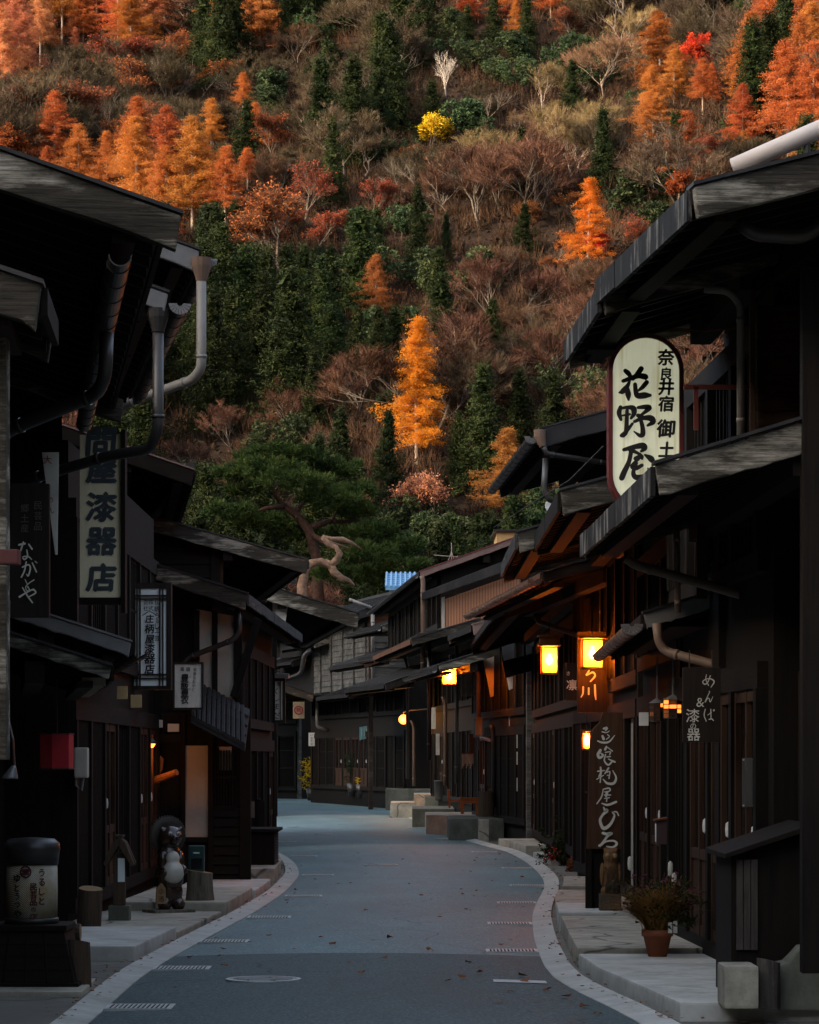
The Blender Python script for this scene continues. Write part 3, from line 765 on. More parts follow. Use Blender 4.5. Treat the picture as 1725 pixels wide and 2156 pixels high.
# ------------------------------------------------------------------ timber materials
m_black = wood('black_stained_timber', (.003,.002,.0014), (.010,.0068,.0042), (.05,.034,.021), 'z', 1, .7, .75, .3)
m_blackh = wood('black_stained_boards', (.003,.002,.0014), (.011,.0075,.0048), (.06,.043,.029), 'x', 1, .5, .75, .28)
m_blacky = wood('black_stained_beams', (.003,.002,.0014), (.011,.0075,.0048), (.06,.043,.029), 'y', 1, .5, .75, .28)
m_grey = wood('silvered_bargeboard', (.007,.006,.0045), (.045,.038,.028), (.4,.355,.28), 'x', 1.5, .8, .9, .5, .02)
m_greyy = wood('silvered_fascia', (.02,.019,.017), (.06,.056,.05), (.24,.23,.21), 'y', .8, 1.1, .9, .42, .008)
m_streak = wood('streaked_eave_sheet', (.005,.005,.0045), (.016,.015,.0135), (.36,.34,.3), 'z', .45, .9, .75, .48)
m_brown = wood('reddish_brown_boards', (.045,.018,.008), (.11,.045,.02), (.17,.08,.04), 'x', 1, .6, .7, .3)
m_brownz = wood('reddish_brown_posts', (.02,.010,.005), (.045,.022,.012), (.085,.045,.026), 'z', 1, .6, .7, .3)
m_orange = wood('orange_timber', (.16,.05,.015), (.3,.11,.035), (.4,.16,.06), 'x', 1, .6, .6, .3)
m_clapgrey = wood('grey_clapboards', (.03,.028,.025), (.08,.074,.064), (.19,.18,.155), 'x', 1, .7, .9, .5)
m_metal = plain('dark_sheet_metal', (.025,.022,.02), .45, .3, .25, 4, .5, 0, dirt=(.075,.06,.05))
m_metalgrey = plain('grey_sheet_metal', (.17,.16,.15), .45, .3, .2, 4, .5)
m_redmetal = plain('maroon_sheet_metal', (.2,.035,.03), .45, .2, .2, 4, .5)
m_mauve = plain('faded_brown_metal', (.2,.12,.095), .5, .2, .15, 4, .5)
m_pipe = plain('dark_brown_pipe', (.035,.03,.026), .4, .1, .2, 3, .5)
m_pipegrey = plain('faded_grey_pipe', (.2,.18,.155), .5, 0, .15, 3, .4)
m_pipebrown = plain('faded_brown_pipe', (.17,.105,.07), .5, 0, .15, 3, .4)
m_plaster = plain('aged_plaster', (.42,.36,.29), .9, 0, .12, 2, .2, .002, dirt=(.25,.2,.155))
m_plasterw = plain('white_plaster', (.6,.58,.53), .9, 0, .08, 2, .2, .002)
m_copper = plain('copper_brown_cladding', (.5,.215,.105), .6, 0, .12, 2, .3)
m_tile = plain('grey_roof_tile', (.026,.025,.024), .75, 0, .3, 6, .2)
m_bluetile = plain('blue_glazed_tile', (.14,.3,.47), .3, 0, .2, 3, .6)
m_glass = plain('dark_window_glass', (.012,.012,.013), .12, 0, .2, 2, .6)
m_paper = plain('white_shoji_paper', (.66,.63,.56), .8, 0, .08, 5, .2)
m_yellowwall = plain('ochre_metal_siding', (.5,.31,.12), .6, 0, .1, 2, .3)

class Frame:                                        # local axes of a house: y along the street, x = side*outwards
    def __init__(s, x, y, a, side): s.s = side; s.M = Matrix.Translation((x, y, 0)) @ Matrix.Rotation(-R(a), 4, 'Z')
    def put(s, o, par):
        o.parent = par
        o.matrix_local = par_M(par).inverted() @ s.M
        return o
    def loc(s, p): return s.M.inverted() @ Vector(p)
def par_M(o):
    M = Matrix.Translation(o.location) @ Matrix.Rotation(o.rotation_euler.z, 4, 'Z')
    return (par_M(o.parent) @ M) if o.parent else M

def fan_end(mb, c, r_, axis_y=-1):                  # scalloped end cap of a gutter
    c = Vector(c)
    for k in range(9):
        a0 = math.pi+math.pi*k/9+.03; a1 = math.pi+math.pi*(k+1)/9-.03
        pts = [c+Vector((math.cos(t)*q, 0, math.sin(t)*q)) for t, q in ((a0, r_*.25), (a0, r_), (a1, r_), (a1, r_*.25))]
        mb.prism(pts, (0, -.02, 0))

def roof(par, side, tip, Y, a, L, D=4.2, slope=.33, bh=.2, bt=.075, mb_=None, gut=False, cover='metal', both=True, oh=1.2, fascia=None, fh=.11,
         hopper=False, gin=-.15, gdz=-.1, capm=None, gm=None, ext=.06, name='roof', far_barge=True, lift=0.0, rings=.5, cutw=None):
    """one eave of a house: slab and covering, bargeboard, eave fascia, raftered soffit, gutter"""
    E = at(*tip, Y); F = Frame(E.x, E.y, a, side); s = side; z0 = E.z
    P = lambda w_, y, z: (s*w_, y, z)
    zt = lambda w_: z0+slope*w_+lift*w_*w_
    D = max(D, .3)
    ws = [-.05, D*.25, D*.5, D*.75, D]
    mb = MB(); top = [P(w_, 0, zt(w_)-.012) for w_ in ws]; bot = [P(w_, 0, zt(w_)-.075) for w_ in ws[::-1]]
    mb.prism(top+bot, (0, L, 0))
    if both:
        top = [P(D, 0, zt(D)-.012), P(2*D, 0, zt(D)-slope*D), P(2*D, 0, zt(D)-slope*D-.075), P(D, 0, zt(D)-.075)]
        mb.prism(top, (0, L, 0)); mb.box(s*(D-.1), s*(D+.1), .01, L-.01, zt(D)-.02, zt(D)+.07)
    if cover == 'metal':
        k = .2
        while k < L:
            mb.prism([P(-.04, k, zt(-.04)-.012), P(D, k, zt(D)-.012), P(D, k, zt(D)+.018), P(-.04, k, zt(-.04)+.018)], (0, .025, 0)); k += .42
    elif cover == 'tile':
        k = .1
        while k < L:
            mb.tube([P(w_, k, zt(w_)+.005) for w_ in ws], .045, 6); k += .24
        for j in range(1, int(D/.26)): mb.box(s*(.26*j-.015), s*(.26*j+.015), .02, L-.02, zt(.26*j)-.02, zt(.26*j)+.02)
    F.put(mb.build(name, {'metal': m_metal, 'tile': m_tile, 'blue': m_bluetile, 'red': m_redmetal}.get(cover, m_metal)), par)
    # bargeboard on the near gable edge, with a thin metal cap
    bm_ = mb_ or m_grey
    def barge(y, yt):
        m2 = MB(); rd = random.Random(int(E.x*97)+int(y*7)); top = []; bot = []
        n = 16
        for i in range(n+1):
            w_ = -ext+(D+ext)*i/n; top.append(P(w_, y, zt(w_)+.012+rd.uniform(-.006, .003))); bot.append(P(w_+(.025 if i == 0 else 0), y, zt(w_)-bh+rd.uniform(-.012, .012)*bh/.18))
        m2.prism(top+bot[::-1], (0, yt, 0))
        return m2
    F.put(barge(-bt, bt-.004).build('bargeboard', bm_, bevel=.012), par)
    if far_barge: F.put(barge(L+.004, bt-.004).build('bargeboard', bm_, bevel=.012), par)
    m2 = MB(); m2.prism([P(-ext-.01, -bt-.02, zt(-ext)+.015), P(D, -bt-.02, zt(D)+.015), P(D, -bt-.02, zt(D)+.035), P(-ext-.01, -bt-.02, zt(-ext)+.035)], (0, bt+.1, 0))
    F.put(m2.build('roof_cap', capm or m_metal), par)
    if fascia != 'none':
        m2 = MB(); k = 0; rd = random.Random(5)
        while k < L-.05:
            e = min(L, k+rd.uniform(.55, .95)); o_ = rd.uniform(0, .006)
            m2.box(s*(-.078-o_), s*(-.054), k+.004, e-.004, z0-fh-rd.uniform(0, .01), z0-.012+.005); k = e
        F.put(m2.build('eave_fascia', fascia or m_blacky), par)
    # soffit: boards on rafters
    m2 = MB(); k = .12; W = min(D, oh+.1)
    while k < L-.05:
        m2.prism([P(-.03, k, zt(-.03)-.078), P(W, k, zt(W)-.078), P(W, k, zt(W)-.15), P(-.03, k, zt(-.03)-.14)], (0, .055, 0)); k += .36
    m2.box(s*.08, s*.2, .02, L-.02, zt(.1)-.2, zt(.1)-.151) if W > .5 else None
    m2.box(s*(oh-.25), s*(oh-.1), -.02, L-.03, zt(oh)-.36, zt(oh)-.19) if W > .7 else None
    if len(m2.v) > 8 and D < .8: m2.box(s*.0, s*W, .1, L-.06, zt(0)-.095, zt(0)-.079)
    if m2.v: F.put(m2.build('soffit', m_black), par)
    if gut:
        g = MB(); gw, gz = gin, z0+gdz; r_ = .062
        pts = []
        n = 10
        # half round channel
        sec = [(math.cos(math.pi+math.pi*i/n)*r_, math.sin(math.pi+math.pi*i/n)*r_) for i in range(n+1)]
        sec2 = [(x*.88, z*.88) for x, z in sec[::-1]]
        g.prism([(s*gw+x, -.05, gz+z) for x, z in sec+sec2], (0, L+.02, 0))
        k = .15
        while k < L:
            rs = [(x*1.1, z*1.1) for x, z in sec]; rs2 = [(x*1.01, z*1.01) for x, z in sec[::-1]]
            g.prism([(s*gw+x, k, gz+z) for x, z in rs+rs2], (0, .02, 0)); k += rings
        F.put(g.build('gutter', gm or m_pipe), par)
        if hopper:
            h = MB(); fan_end(h, (s*gw, -.05, gz+.02), .085); F.put(h.build('gutter_end', m_metalgrey), par)
    return F, E, zt

def house(label, side, tip, Y, a, L, oh=1.2, D=4.2, wallz=None, name='wooden_house', near_wall='clap', wallmat=None, near_in=.18, group=None, cat='house', **kw):
    E = at(*tip, Y)
    t = thing(name, label, cat, (E.x, E.y, 0), -R(a), group)
    F, E, zt = roof(t, side, tip, Y, a, L, D=D, oh=oh, **kw)
    s = side
    # body of the house: gable prism under the roof
    mb = MB(); y0 = near_in; y1 = L-.05
    mb.prism([(s*oh, y0, -.1), (s*oh, y0, zt(oh)-.16), (s*D, y0, zt(D)-.16), (s*(2*D-oh), y0, zt(oh)-.16), (s*(2*D-oh), y0, -.1)], (0, y1-y0, 0))
    F.put(mb.build('wall', wallmat or m_black), t)
    if near_wall == 'clap':
        clap(t, F, y0, oh, min(D, oh+3.2), .3, zt, m_blackh)
    return t, F, zt

def clap(t, F, y0, w0, w1, z0, zt, mat, h=.2, zmax=None, name='clapboards'):
    mb = MB(); s = F.s; z = z0; rd = random.Random(3)
    while True:
        za = z; zb = z+h-.008
        # clip to the roof slope: board runs from where the roof is high enough
        top = zt(w0)-.17 if zmax is None else zmax
        wA = w0
        if zb > top:
            if zmax is not None: break
            wA = w0+(zb-top)/.33
            if wA > w1-.2: break
        o = rd.uniform(0, .004)
        mb.prism([(s*wA, y0-.012-o, zb), (s*w1, y0-.012-o, zb), (s*w1, y0-.034-o, za), (s*wA, y0-.034-o, za)], (0, .011, 0))
        z += h
    mb.box(s*(w0-.06), s*(w0+.07), y0-.07, y0+.06, -.1, (zt(w0)-.17) if zmax is None else zmax)
    F.put(mb.build(name, mat), t)

# ---- what fills a street front, bay by bay
def bay(t, F, w_, y0, y1, z0, z1, kind_):
    s = F.s; X = lambda d: s*(w_-d)                  # d = how far it stands proud of the wall
    B = lambda m_, d0, d1, a0, a1, b0, b1: m_.box(X(d0), X(d1), a0, a1, b0, b1)
    if kind_ == 'lattice':
        m_ = MB(); B(m_, .002, .012, y0+.03, y1-.03, z0, z1); F.put(m_.build('window_glass', m_glass), t)
        m_ = MB(); k = y0+.05
        while k < y1-.04: B(m_, .02, .055, k, k+.028, z0, z1); k += .075
        for zz in (z0, z0+(z1-z0)*.36, z0+(z1-z0)*.7, z1-.05): B(m_, .014, .05, y0, y1, zz, zz+.04)
        F.put(m_.build('lattice', m_black), t)
    elif kind_ == 'door':
        m_ = MB(); B(m_, .004, .02, y0+.04, y1-.04, z0, z1); F.put(m_.build('door_glass', m_glass), t)
        m_ = MB()
        for k in (y0, (y0+y1)/2-.03, y1-.06): B(m_, .022, .06, k, k+.06, z0, z1)
        for zz in (z0, z0+(z1-z0)*.32, z1-.08): B(m_, .018, .056, y0, y1, zz, zz+.08)
        B(m_, .02, .04, y0+.05, y1-.05, z0+.05, z0+(z1-z0)*.32)
        d = F.put(m_.build('door', m_brownz), t)
        m_ = MB(); m_.lathe([(.001,-.06),(.02,-.045),(.024,0),(.02,.045),(.001,.06)], 10, (X(.065), y0+.12, z0+.85)); m_.build('handle', m_plasterw, d)
    elif kind_ == 'plaster':
        m_ = MB(); B(m_, .004, .016, y0, y1, z0, z1); F.put(m_.build('plaster_panel', m_plaster), t)
    elif kind_ == 'shoji':
        m_ = MB(); B(m_, .004, .014, y0, y1, z0, z1); F.put(m_.build('paper_panel', m_paper), t)
        m_ = MB(); k = y0
        while k < y1: B(m_, .016, .045, k, k+.025, z0, z1); k += .16
        for zz in (z0, (z0+z1)/2, z1-.03): B(m_, .015, .042, y0, y1, zz, zz+.03)
        F.put(m_.build('lattice', m_black), t)
    else:
        m_ = MB(); k = y0+.01
        while k < y1-.02: B(m_, .003, .022, k, min(k+.17, y1), z0, z1); B(m_, .023, .04, k-.012, k+.014, z0, z1); k += .18
        F.put(m_.build('board_panel', m_black), t)

def front(t, F, w_, y0, y1, floors, seed):
    """posts, beams and infill along a street front; floors = [(z0, z1, weights)]"""
    rd = random.Random(seed); s = F.s
    n = max(1, round((y1-y0)/1.25)); st = (y1-y0)/n
    for z0, z1, wt in floors:
        m_ = MB(); m_.box(s*w_, s*(w_-.075), y0, y1, z1-.02, z1+.16); F.put(m_.build('lintel', m_blacky), t)
        m_ = MB(); m_.box(s*w_, s*(w_-.07), y0, y1, z0-.14, z0-.001); F.put(m_.build('sill_beam', m_blacky), t)
        for i in range(n):
            bay(t, F, w_, y0+i*st+.07, y0+(i+1)*st-.07, z0, z1-.021, rd.choices(list(wt), list(wt.values()))[0])
        for i in range(n+1):
            m_ = MB(); k = min(max(y0+i*st, y0+.06), y1-.06); m_.box(s*(w_), s*(w_-.085), k-.06, k+.06, z0-.001, z1-.021); F.put(m_.build('post', m_black), t)

def pipe(t, pts, r_=.042, mat=None, name='downpipe', bands=True):
    """downpipe through points of the place, with rounded elbows and bands"""
    Minv = par_M(t).inverted(); pts = [Vector(p) for p in pts]; q = [pts[0]]
    for i in range(1, len(pts)-1):
        a, b, c = pts[i-1], pts[i], pts[i+1]; d = min(.09, (a-b).length*.4, (c-b).length*.4)
        p0 = b+(a-b).normalized()*d; p1 = b+(c-b).normalized()*d
        for u in (0, .33, .67, 1): q.append(p0*(1-u)**2+b*2*u*(1-u)+p1*u*u)
    q.append(pts[-1])
    mb = MB(); mb.tube([Minv @ p for p in q], r_, 12)
    if bands:
        for a, b in zip(pts, pts[1:]):
            if (b-a).length > .5:
                for u in (.12, .88):
                    c = a.lerp(b, u); d = (b-a).normalized()*.014; mb.tube([Minv @ (c-d), Minv @ (c+d)], r_*1.14, 12)
    o = mb.build(name, mat or m_pipe, t, smooth=False)
    for p_ in o.data.polygons: p_.use_smooth = len(p_.vertices) == 4
    return o

def pbox(t, name, px0, py0, px1, py1, Y, th, mat, bevel=.006, dz=None):
    """flat upright piece facing up the street, given by its place in view at distance Y"""
    a, b = at(px0, py0, Y), at(px1, py1, Y); Minv = par_M(t).inverted() if t else Matrix()
    mb = MB(); mb.box(a.x, b.x, Y, Y+th, b.z, a.z)
    if t: mb.v = [tuple(Minv @ Vector(v)) for v in mb.v]
    return mb.build(name, mat, t, bevel=bevel)

def ppoly(t, name, pts, Y, th, mat, bevel=.006):
    P = [at(x, y, Y) for x, y in pts]; Minv = par_M(t).inverted() if t else Matrix()
    mb = MB(); mb.prism([Minv @ p for p in P], Minv.to_3x3() @ Vector((0, th, 0)))
    return mb.build(name, mat, t, bevel=bevel)

LOW = {'lattice': 4, 'door': 3, 'boards': 3, 'shoji': .45, 'plaster': .4}
UPP = {'lattice': 5, 'boards': 2, 'shoji': 1.1}

# ================================================================= left side, near to far
hL0, FL0, _ = house('nearest left-hand wooden building, mostly out of view, with a pale weathered lower bargeboard', -1, (-150,180), 12, -4, 2.6, oh=.7, bh=.2)
roof(hL0, -1, (58,602), 12, -4, .9, D=1.2, bh=.165, oh=.5, both=False, name='lower_roof')
pbox(hL0, 'post', -60, 705, 13, 1600, 12.3, .12, m_grey)
pbox(hL0, 'beam_end', -40, 1156, 38, 1187, 12.1, .1, plain('red_brown_paint', (.07,.012,.01), .6, 0, .2, 3))

hL1, FL1, zL1 = house('left-hand house with the thick mossy weathered bargeboard and long ringed gutter', -1, (318,443), 15, -7.8, 7.6, oh=1.2, D=3.5, bh=.175, bt=.1, gut=True, gin=.16, gdz=-.24, ext=.15)
front(hL1, FL1, 1.2, .3, 7.4, [(.25, 2.2, LOW), (2.9, 4.1, UPP)], 1)
E = at(240, 560, 15)
pipe(hL1, [at(225,700,17.2), at(222,790,17.2), at(205,830,17.4), at(20,905,17.6), at(-10,930,17.6)], .042, m_pipe)

hL2, FL2, zL2 = house('second left-hand house with a dark downpipe bent out over the street', -1, (336,618), 22, -8.5, 5.6, oh=1.25, D=3.4, bh=.13, mb_=m_metalgrey, gut=True, hopper=True)
front(hL2, FL2, 1.25, .3, 5.4, [(.25, 2.1, LOW), (2.9, 4.6, UPP)], 2)
pipe(hL2, [at(333,668,22), at(333,905,22), at(318,945,22.1), at(228,960,22.3), at(60,1010,22.6), at(-10,1022,22.7)], .043, m_pipe)
mb = MB(); mb.tube([FL2.loc(at(333,650,22)), FL2.loc(at(333,668,22)), FL2.loc(at(333,700,22))], [.085,.08,.045], 12); FL2.put(mb.build('hopper', m_pipe), hL2)

hL3, FL3, zL3 = house('tall third left-hand house with grey metal fascia, pale downpipe and low dark shop front', -1, (405,528), 27.5, -9, 9.0, oh=1.3, D=3.6, bh=.19, mb_=m_metalgrey, gut=True, hopper=True)
front(hL3, FL3, 1.3, .3, 8.7, [(.3, 2.05, {'lattice': 3, 'boards': 3, 'door': 2}), (2.9, 5.6, UPP)], 3)
pipe(hL3, [at(424,560,27.4), at(424,776,27.4), at(405,800,27.5), at(262,850,27.9), at(250,870,28)], .047, m_pipegrey)
mb = MB(); mb.tube([FL3.loc(at(424,543,27.4)), FL3.loc(at(424,560,27.4)), FL3.loc(at(424,592,27.4))], [.1,.09,.05], 12); FL3.put(mb.build('hopper', m_pipebrown), hL3)
# low tiled and boarded roofs of the shop fronts
roof(hL3, -1, (262,1352), 27, -9, 6.5, D=1.1, slope=.32, bh=.12, mb_=m_metalgrey, oh=.9, both=False, cover='metal', capm=m_metalgrey, name='lower_roof', gut=True)
roof(hL2, -1, (218,1402), 22.3, -8, 4.5, D=.9, slope=.32, bh=.09, oh=.7, both=False, name='lower_roof')
mb = MB()
for k in range(9):                                  # pale rafter ends
    y = .1+k*.5; mb.box(.02, -.16, y, y+.07, 2.16+.01, 2.235)
F_ = Frame(*at(218,1410,22.3).xy, -8, -1); F_.put(mb.build('rafter_ends', m_plaster), hL2)
for k, (a0, b0, a1, b1) in enumerate(((246,2118*.69-1450+1441,268,1480),(275,1462,298,1496))):
    pbox(hL3, 'paper_panel', a0, 1445+k*18, a1, 1472+k*18, 30.2, .03, plain('warm_shoji', (.42,.27,.12), .8, 0, .1, 4), .003)

mb = MB(); mb.box(-4.6, -3.2, 27.2, 36.3, -.1, 4.6); mb.v = [tuple(par_M(hL3).inverted() @ Vector(v)) for v in mb.v]; mb.build('shop_front', m_black, hL3)
F_ = Frame(-3.2, 27.2, 0, -1); front(hL3, F_, 0, 0, 9.0, [(.3, 2.0, {'boards': 4, 'lattice': 2, 'door': 2}), (2.7, 3.9, UPP)], 33)
hL4, FL4, zL4 = house('left-hand house with a curling dark metal gutter at its upper eave', -1, (398,990), 38, -6, 8.0, oh=1.0, D=3.2, bh=.2, mb_=m_blackh, gut=False, capm=m_mauve)
E4 = at(400,995,37.9)
mb = MB(); pp = [at(400,985,38), at(352,1000,39.5), at(330,1030,42), at(312,1092,45)]
mb.beam(pp[0], at(312,1095,46), .12, .14); mb.v = [tuple(par_M(hL4).inverted() @ Vector(v)) for v in mb.v]
mb.build('gutter', m_pipe, hL4)

hL5, FL5, zL5 = house('single-storey left-hand front with cream plaster between dark timbers and a curved street corner', -1, (511,1250), 36, 1.2, 11.5, oh=.42, D=2.6, slope=.32, bh=.18, fascia=m_greyy, fh=.14, near_wall=None, near_in=.45)
# timbers and infill of the end wall that looks up the street
YW = 36.44
def endw(name, x0, y0, x1, y1, th=.05, mat=None): return pbox(hL5, name, x0, y0, x1, y1, YW-th, th, mat or m_black)
ppoly(hL5, 'plaster_panel', [(414,1282),(508,1300),(500,1488),(414,1488)], YW-.02, .03, m_plaster)
for x0, x1 in ((408,420),(446,458),(492,510)): endw('post', x0, 1285, x1, 1490, .06)
endw('tie_beam', 395, 1486, 520, 1502, .09, m_blackh)
ppoly(hL5, 'brace', [(536,1300),(552,1306),(500,1470),(484,1466)], YW-.1, .04, m_black)
endw('board_panel', 290, 1500, 520, 1905, .03, m_black)
endw('plaster_panel', 390, 1570, 438, 1763, .045, m_plaster)
for x0, x1 in ((380,390),(438,449),(505,528)): endw('post', x0, 1500, x1, 1900, .1)
endw('sill_beam', 386, 1763, 449, 1773, .08, m_blackh)
m_ = MB()
for k in range(7):
    a = at(453+k*6, 1625, YW); m_.box(a.x, a.x+.015, YW-.075, YW-.05, at(0,1700,YW).z, at(0,1580,YW).z)
m_.box(at(450,0,YW).x, at(497,0,YW).x, YW-.07, YW-.05, at(0,1705,YW).z, at(0,1697,YW).z); m_.box(at(450,0,YW).x, at(497,0,YW).x, YW-.07, YW-.05, at(0,1640,YW).z, at(0,1634,YW).z)
m_.v = [tuple(par_M(hL5).inverted() @ Vector(v)) for v in m_.v]; m_.build('lattice', m_black, hL5)
endw('window_paper', 462, 1572, 488, 1622, .04, m_plaster)
mb = MB()
for k in range(9):
    za = at(0,1720+k*20,YW).z; zb = at(0,1701+k*20,YW).z
    mb.prism([(at(450,0,YW).x, YW-.055, zb), (at(527,0,YW).x, YW-.055, zb), (at(527,0,YW).x, YW-.08, za), (at(450,0,YW).x, YW-.08, za)], (0,.012,0))
mb.v = [tuple(par_M(hL5).inverted() @ Vector(v)) for v in mb.v]; mb.build('clapboards', m_blackh, hL5)
# small tiled awning over the end wall
def awning(par, p_hi, p_lo, Y, run, mat, n=9, name='tiled_awning', pitch=.45):
    a, b = at(*p_hi, Y), at(*p_lo, Y); mb = MB(); Minv = par_M(par).inverted(); dy = run
    mb.prism([a, b, b+Vector((0,0,-.06)), a+Vector((0,0,-.06))], (0, dy, dy*pitch))
    for k in range(n):
        u = (k+.5)/n; p = a.lerp(b, u)+Vector((0,0,.02)); mb.tube([p, p+Vector((-.03*dy, dy*.5, dy*pitch*.5+.03)), p+Vector((-.06*dy, dy, dy*pitch))], .028, 6)
    for k in range(4):
        u = k/4; mb.beam(a+Vector((0, dy*u, dy*pitch*u+.015)), b+Vector((0, dy*u, dy*pitch*u+.015)), .02, .03)
    mb.v = [tuple(Minv @ Vector(v)) for v in mb.v]
    return mb.build(name, mat, par)
awning(hL5, (402,1512), (516,1572), 35.3, 1.05, m_tile, 11)
endw('lintel', 290, 1545, 382, 1563, .12, m_blackh)
for x0, y0, x1, y1 in ((300,1509,317,1526),(326,1516,342,1532),(353,1524,377,1541)): endw('paper_panel', x0, y0, x1, y1, .1, m_paper)
front(hL5, FL5, .42, .6, 11, [(.25, 1.75, LOW), (2.2, 3.1, UPP)], 5)
pipe(hL5, [at(500,1275,36.2), at(505,1330,36.2), at(490,1348,36.2), at(395,1385,36.3), at(385,1400,36.3)], .035, m_pipe)
# second, bigger roof line behind it
hL6, FL6, zL6 = house('left-hand house with the long knotty weathered bargeboard pointing at the dead pine branch', -1, (640,1180), 43, -7, 8, oh=1.3, D=3.3, slope=.27, bh=.2, fascia=m_greyy)
ppoly(hL6, 'clapboards', [(415,1165),(462,1182),(462,1230),(415,1222)], 43.02, .05, m_brown)
front(hL6, FL6, 1.3, .3, 7.6, [(.25, 2.0, LOW), (2.6, 4.2, UPP)], 6)
pbox(hL6, 'metal_strip', 300, 1080, 470, 1087, 42.8, .04, m_metalgrey) if False else None
b0 = pbox(hL6, 'post', 463, 1165, 470, 1245, 43.0, .06, m_brownz)
hL7, FL7, zL7 = house('left-hand house with white plaster gable and split grey bargeboard beside the road bend', -1, (748,1292), 53, -6, 12, oh=1.5, D=3.2, slope=.3, bh=.26, near_wall=None, wallmat=m_black, fascia=m_greyy)
ppoly(hL7, 'plaster_panel', [(545,1222),(610,1245),(600,1320),(545,1290)], 53.1, .05, m_plasterw)
ppoly(hL7, 'plaster_panel', [(516,1335),(551,1345),(530,1420),(507,1440)], 53.1, .05, m_plasterw)
ppoly(hL7, 'plaster_panel', [(507,1440),(530,1425),(520,1482),(506,1487)], 53.06, .03, m_plasterw)
front(hL7, FL7, 1.5, .3, 11.5, [(.25, 2.1, LOW), (2.6, 3.9, UPP)], 7)
pipe(hL7, [at(655,1368,53), at(640,1380,53), at(634,1420,53), at(545,1450,53.2)], .045, m_pipe)
# ornamental ridge tile
hL8 = thing('ridge_ornament', 'pale scrolled ridge end tile on the roof below the dead branch', 'roof tile', at(605,1217,52.9))
mb = MB()
for cx_, cz_, r_ in ((-.09,.02,.06),(.09,.02,.06),(0,.07,.075),(-.04,.0,.04),(.04,0,.04)):
    mb.tube([Vector((cx_, -.03, cz_)), Vector((cx_, .05, cz_))], r_, 14)
mb.build('scroll', m_tile, hL8, bevel=.01); mb = MB(); mb.box(-.16,.16,-.02,.12,-.09,-.03); mb.build('base', m_tile, hL8)
hL9, FL9, _ = house('dark low house on the left of the far road bend', -1, (655,1462), 82, -14, 26, oh=1.0, D=3.2, bh=.2)
front(hL9, FL9, 1.0, .3, 25, [(.25, 2.0, LOW)], 9)
hL10, FL10, _ = house('dark shop front at the far left end of the road', -1, (560,1440), 112, -48, 16, oh=1.2, D=3.4, bh=.2)
front(hL10, FL10, 1.2, .3, 15, [(.25, 2.2, LOW)], 19)

# ================================================================= right side, near to far
hR1, FR1, zR1 = house('nearest right-hand house with the pale lichened beam end high at the right edge', 1, (1478,398), 16, -6, 3.0, oh=1.33, D=3.2, slope=.27, bh=.165, bt=.1, fascia=m_streak, fh=.17)
front(hR1, FR1, 1.33, .3, 2.9, [(.25, 2.2, {'boards': 1}), (3.0, 4.2, UPP)], 11)
mb = MB(); mb.tube([at(1545,352,16.4), at(1735,268,16.4), at(1900,195,16.4)], .052, 16); mb.v = [tuple(par_M(hR1).inverted() @ Vector(v)) for v in mb.v]
sp = mb.build('snow_guard_pole', plain('pale_round_pole', (.62,.53,.47), .5, 0, .08, 3), hR1, smooth=True)
for px, py in ((1565,343),(1700,284)):
    a_ = FR1.loc(at(px, py, 16.4)); mb = MB(); mb.tube([a_, a_-Vector((0,0,.17))], .018, 8); FR1.put(mb.build('pole_foot', m_pipe), hR1)
pipe(hR1, [at(1560,470,16.6), at(1590,492,16.6), at(1700,500,16.6), at(1760,440,16.6)], .045, m_pipe)
pbox(hR1, 'post', 1690, 560, 1745, 2050, 16.9, .12, m_black)

roof(hR1, 1, (1400,980), 17, -1.2, 5.2, D=1.35, slope=.27, bh=.17, fascia=m_streak, fh=.17, both=False, oh=1.0, name='lower_roof', lift=.03)

hR2, FR2, zR2 = house('right-hand house with two stubby eave ends and brown clapboards above the oval sign', 1, (1285,600), 18.9, -2, 2.5, oh=1.1, D=3.4, slope=.3, bh=.19, bt=.1, fascia=m_streak, fh=.17, near_wall=None)
mb = MB(); mb.box(2.27, 3.6, 21.3, 24.3, -.1, 3.3); mb.v = [tuple(par_M(hR2).inverted() @ Vector(v)) for v in mb.v]; mb.build('side_wall', m_black, hR2)
front(hR2, FR2, 1.1, .4, 5.2, [(.25, 2.1, {'boards': 3, 'door': 1.5, 'lattice': 2}), (3.0, 4.4, {'boards': 4, 'lattice': 1})], 12)
o = pbox(hR2, 'eave_beam_end', 1238, 688, 1312, 736, 20.5, .25, m_black, .01)
mb = MB(); rd = random.Random(2)
for k in range(11):
    za = at(0,640+k*37+36,18.9).z; zb = at(0,640+k*37,18.9).z; o_ = rd.uniform(0,.006)
    mb.prism([(at(1592,0,19).x, 18.96-o_, zb), (at(1692,0,19).x, 18.96-o_, zb), (at(1692,0,19).x, 18.93-o_, za), (at(1592,0,19).x, 18.93-o_, za)], (0,.02,0))
mb.v = [tuple(par_M(hR2).inverted() @ Vector(v)) for v in mb.v]
mb.build('clapboards', wood('dark_red_clapboards', (.022,.012,.007), (.05,.026,.016), (.13,.055,.025), 'x', 1, .6, .65, .35), hR2)
pbox(hR2, 'post', 1580, 605, 1591, 925, 18.8, .06, m_brownz)
pipe(hR2, [at(1483,608,18.85), at(1535,612,18.85), at(1560,640,18.85), at(1560,918,18.85)], .026, m_pipegrey)
m_redpaint = plain('dark_red_steel', (.14,.03,.022), .5, .1, .2, 4)
mb = MB()
for a_, b_2 in (((1440,815),(1590,815)),((1466,815),(1466,905))):
    mb.beam(at(*a_, 19.2), at(*b_2, 19.2), .03 if b_2[1] != 686 else .008, .03 if b_2[1] != 686 else .008)
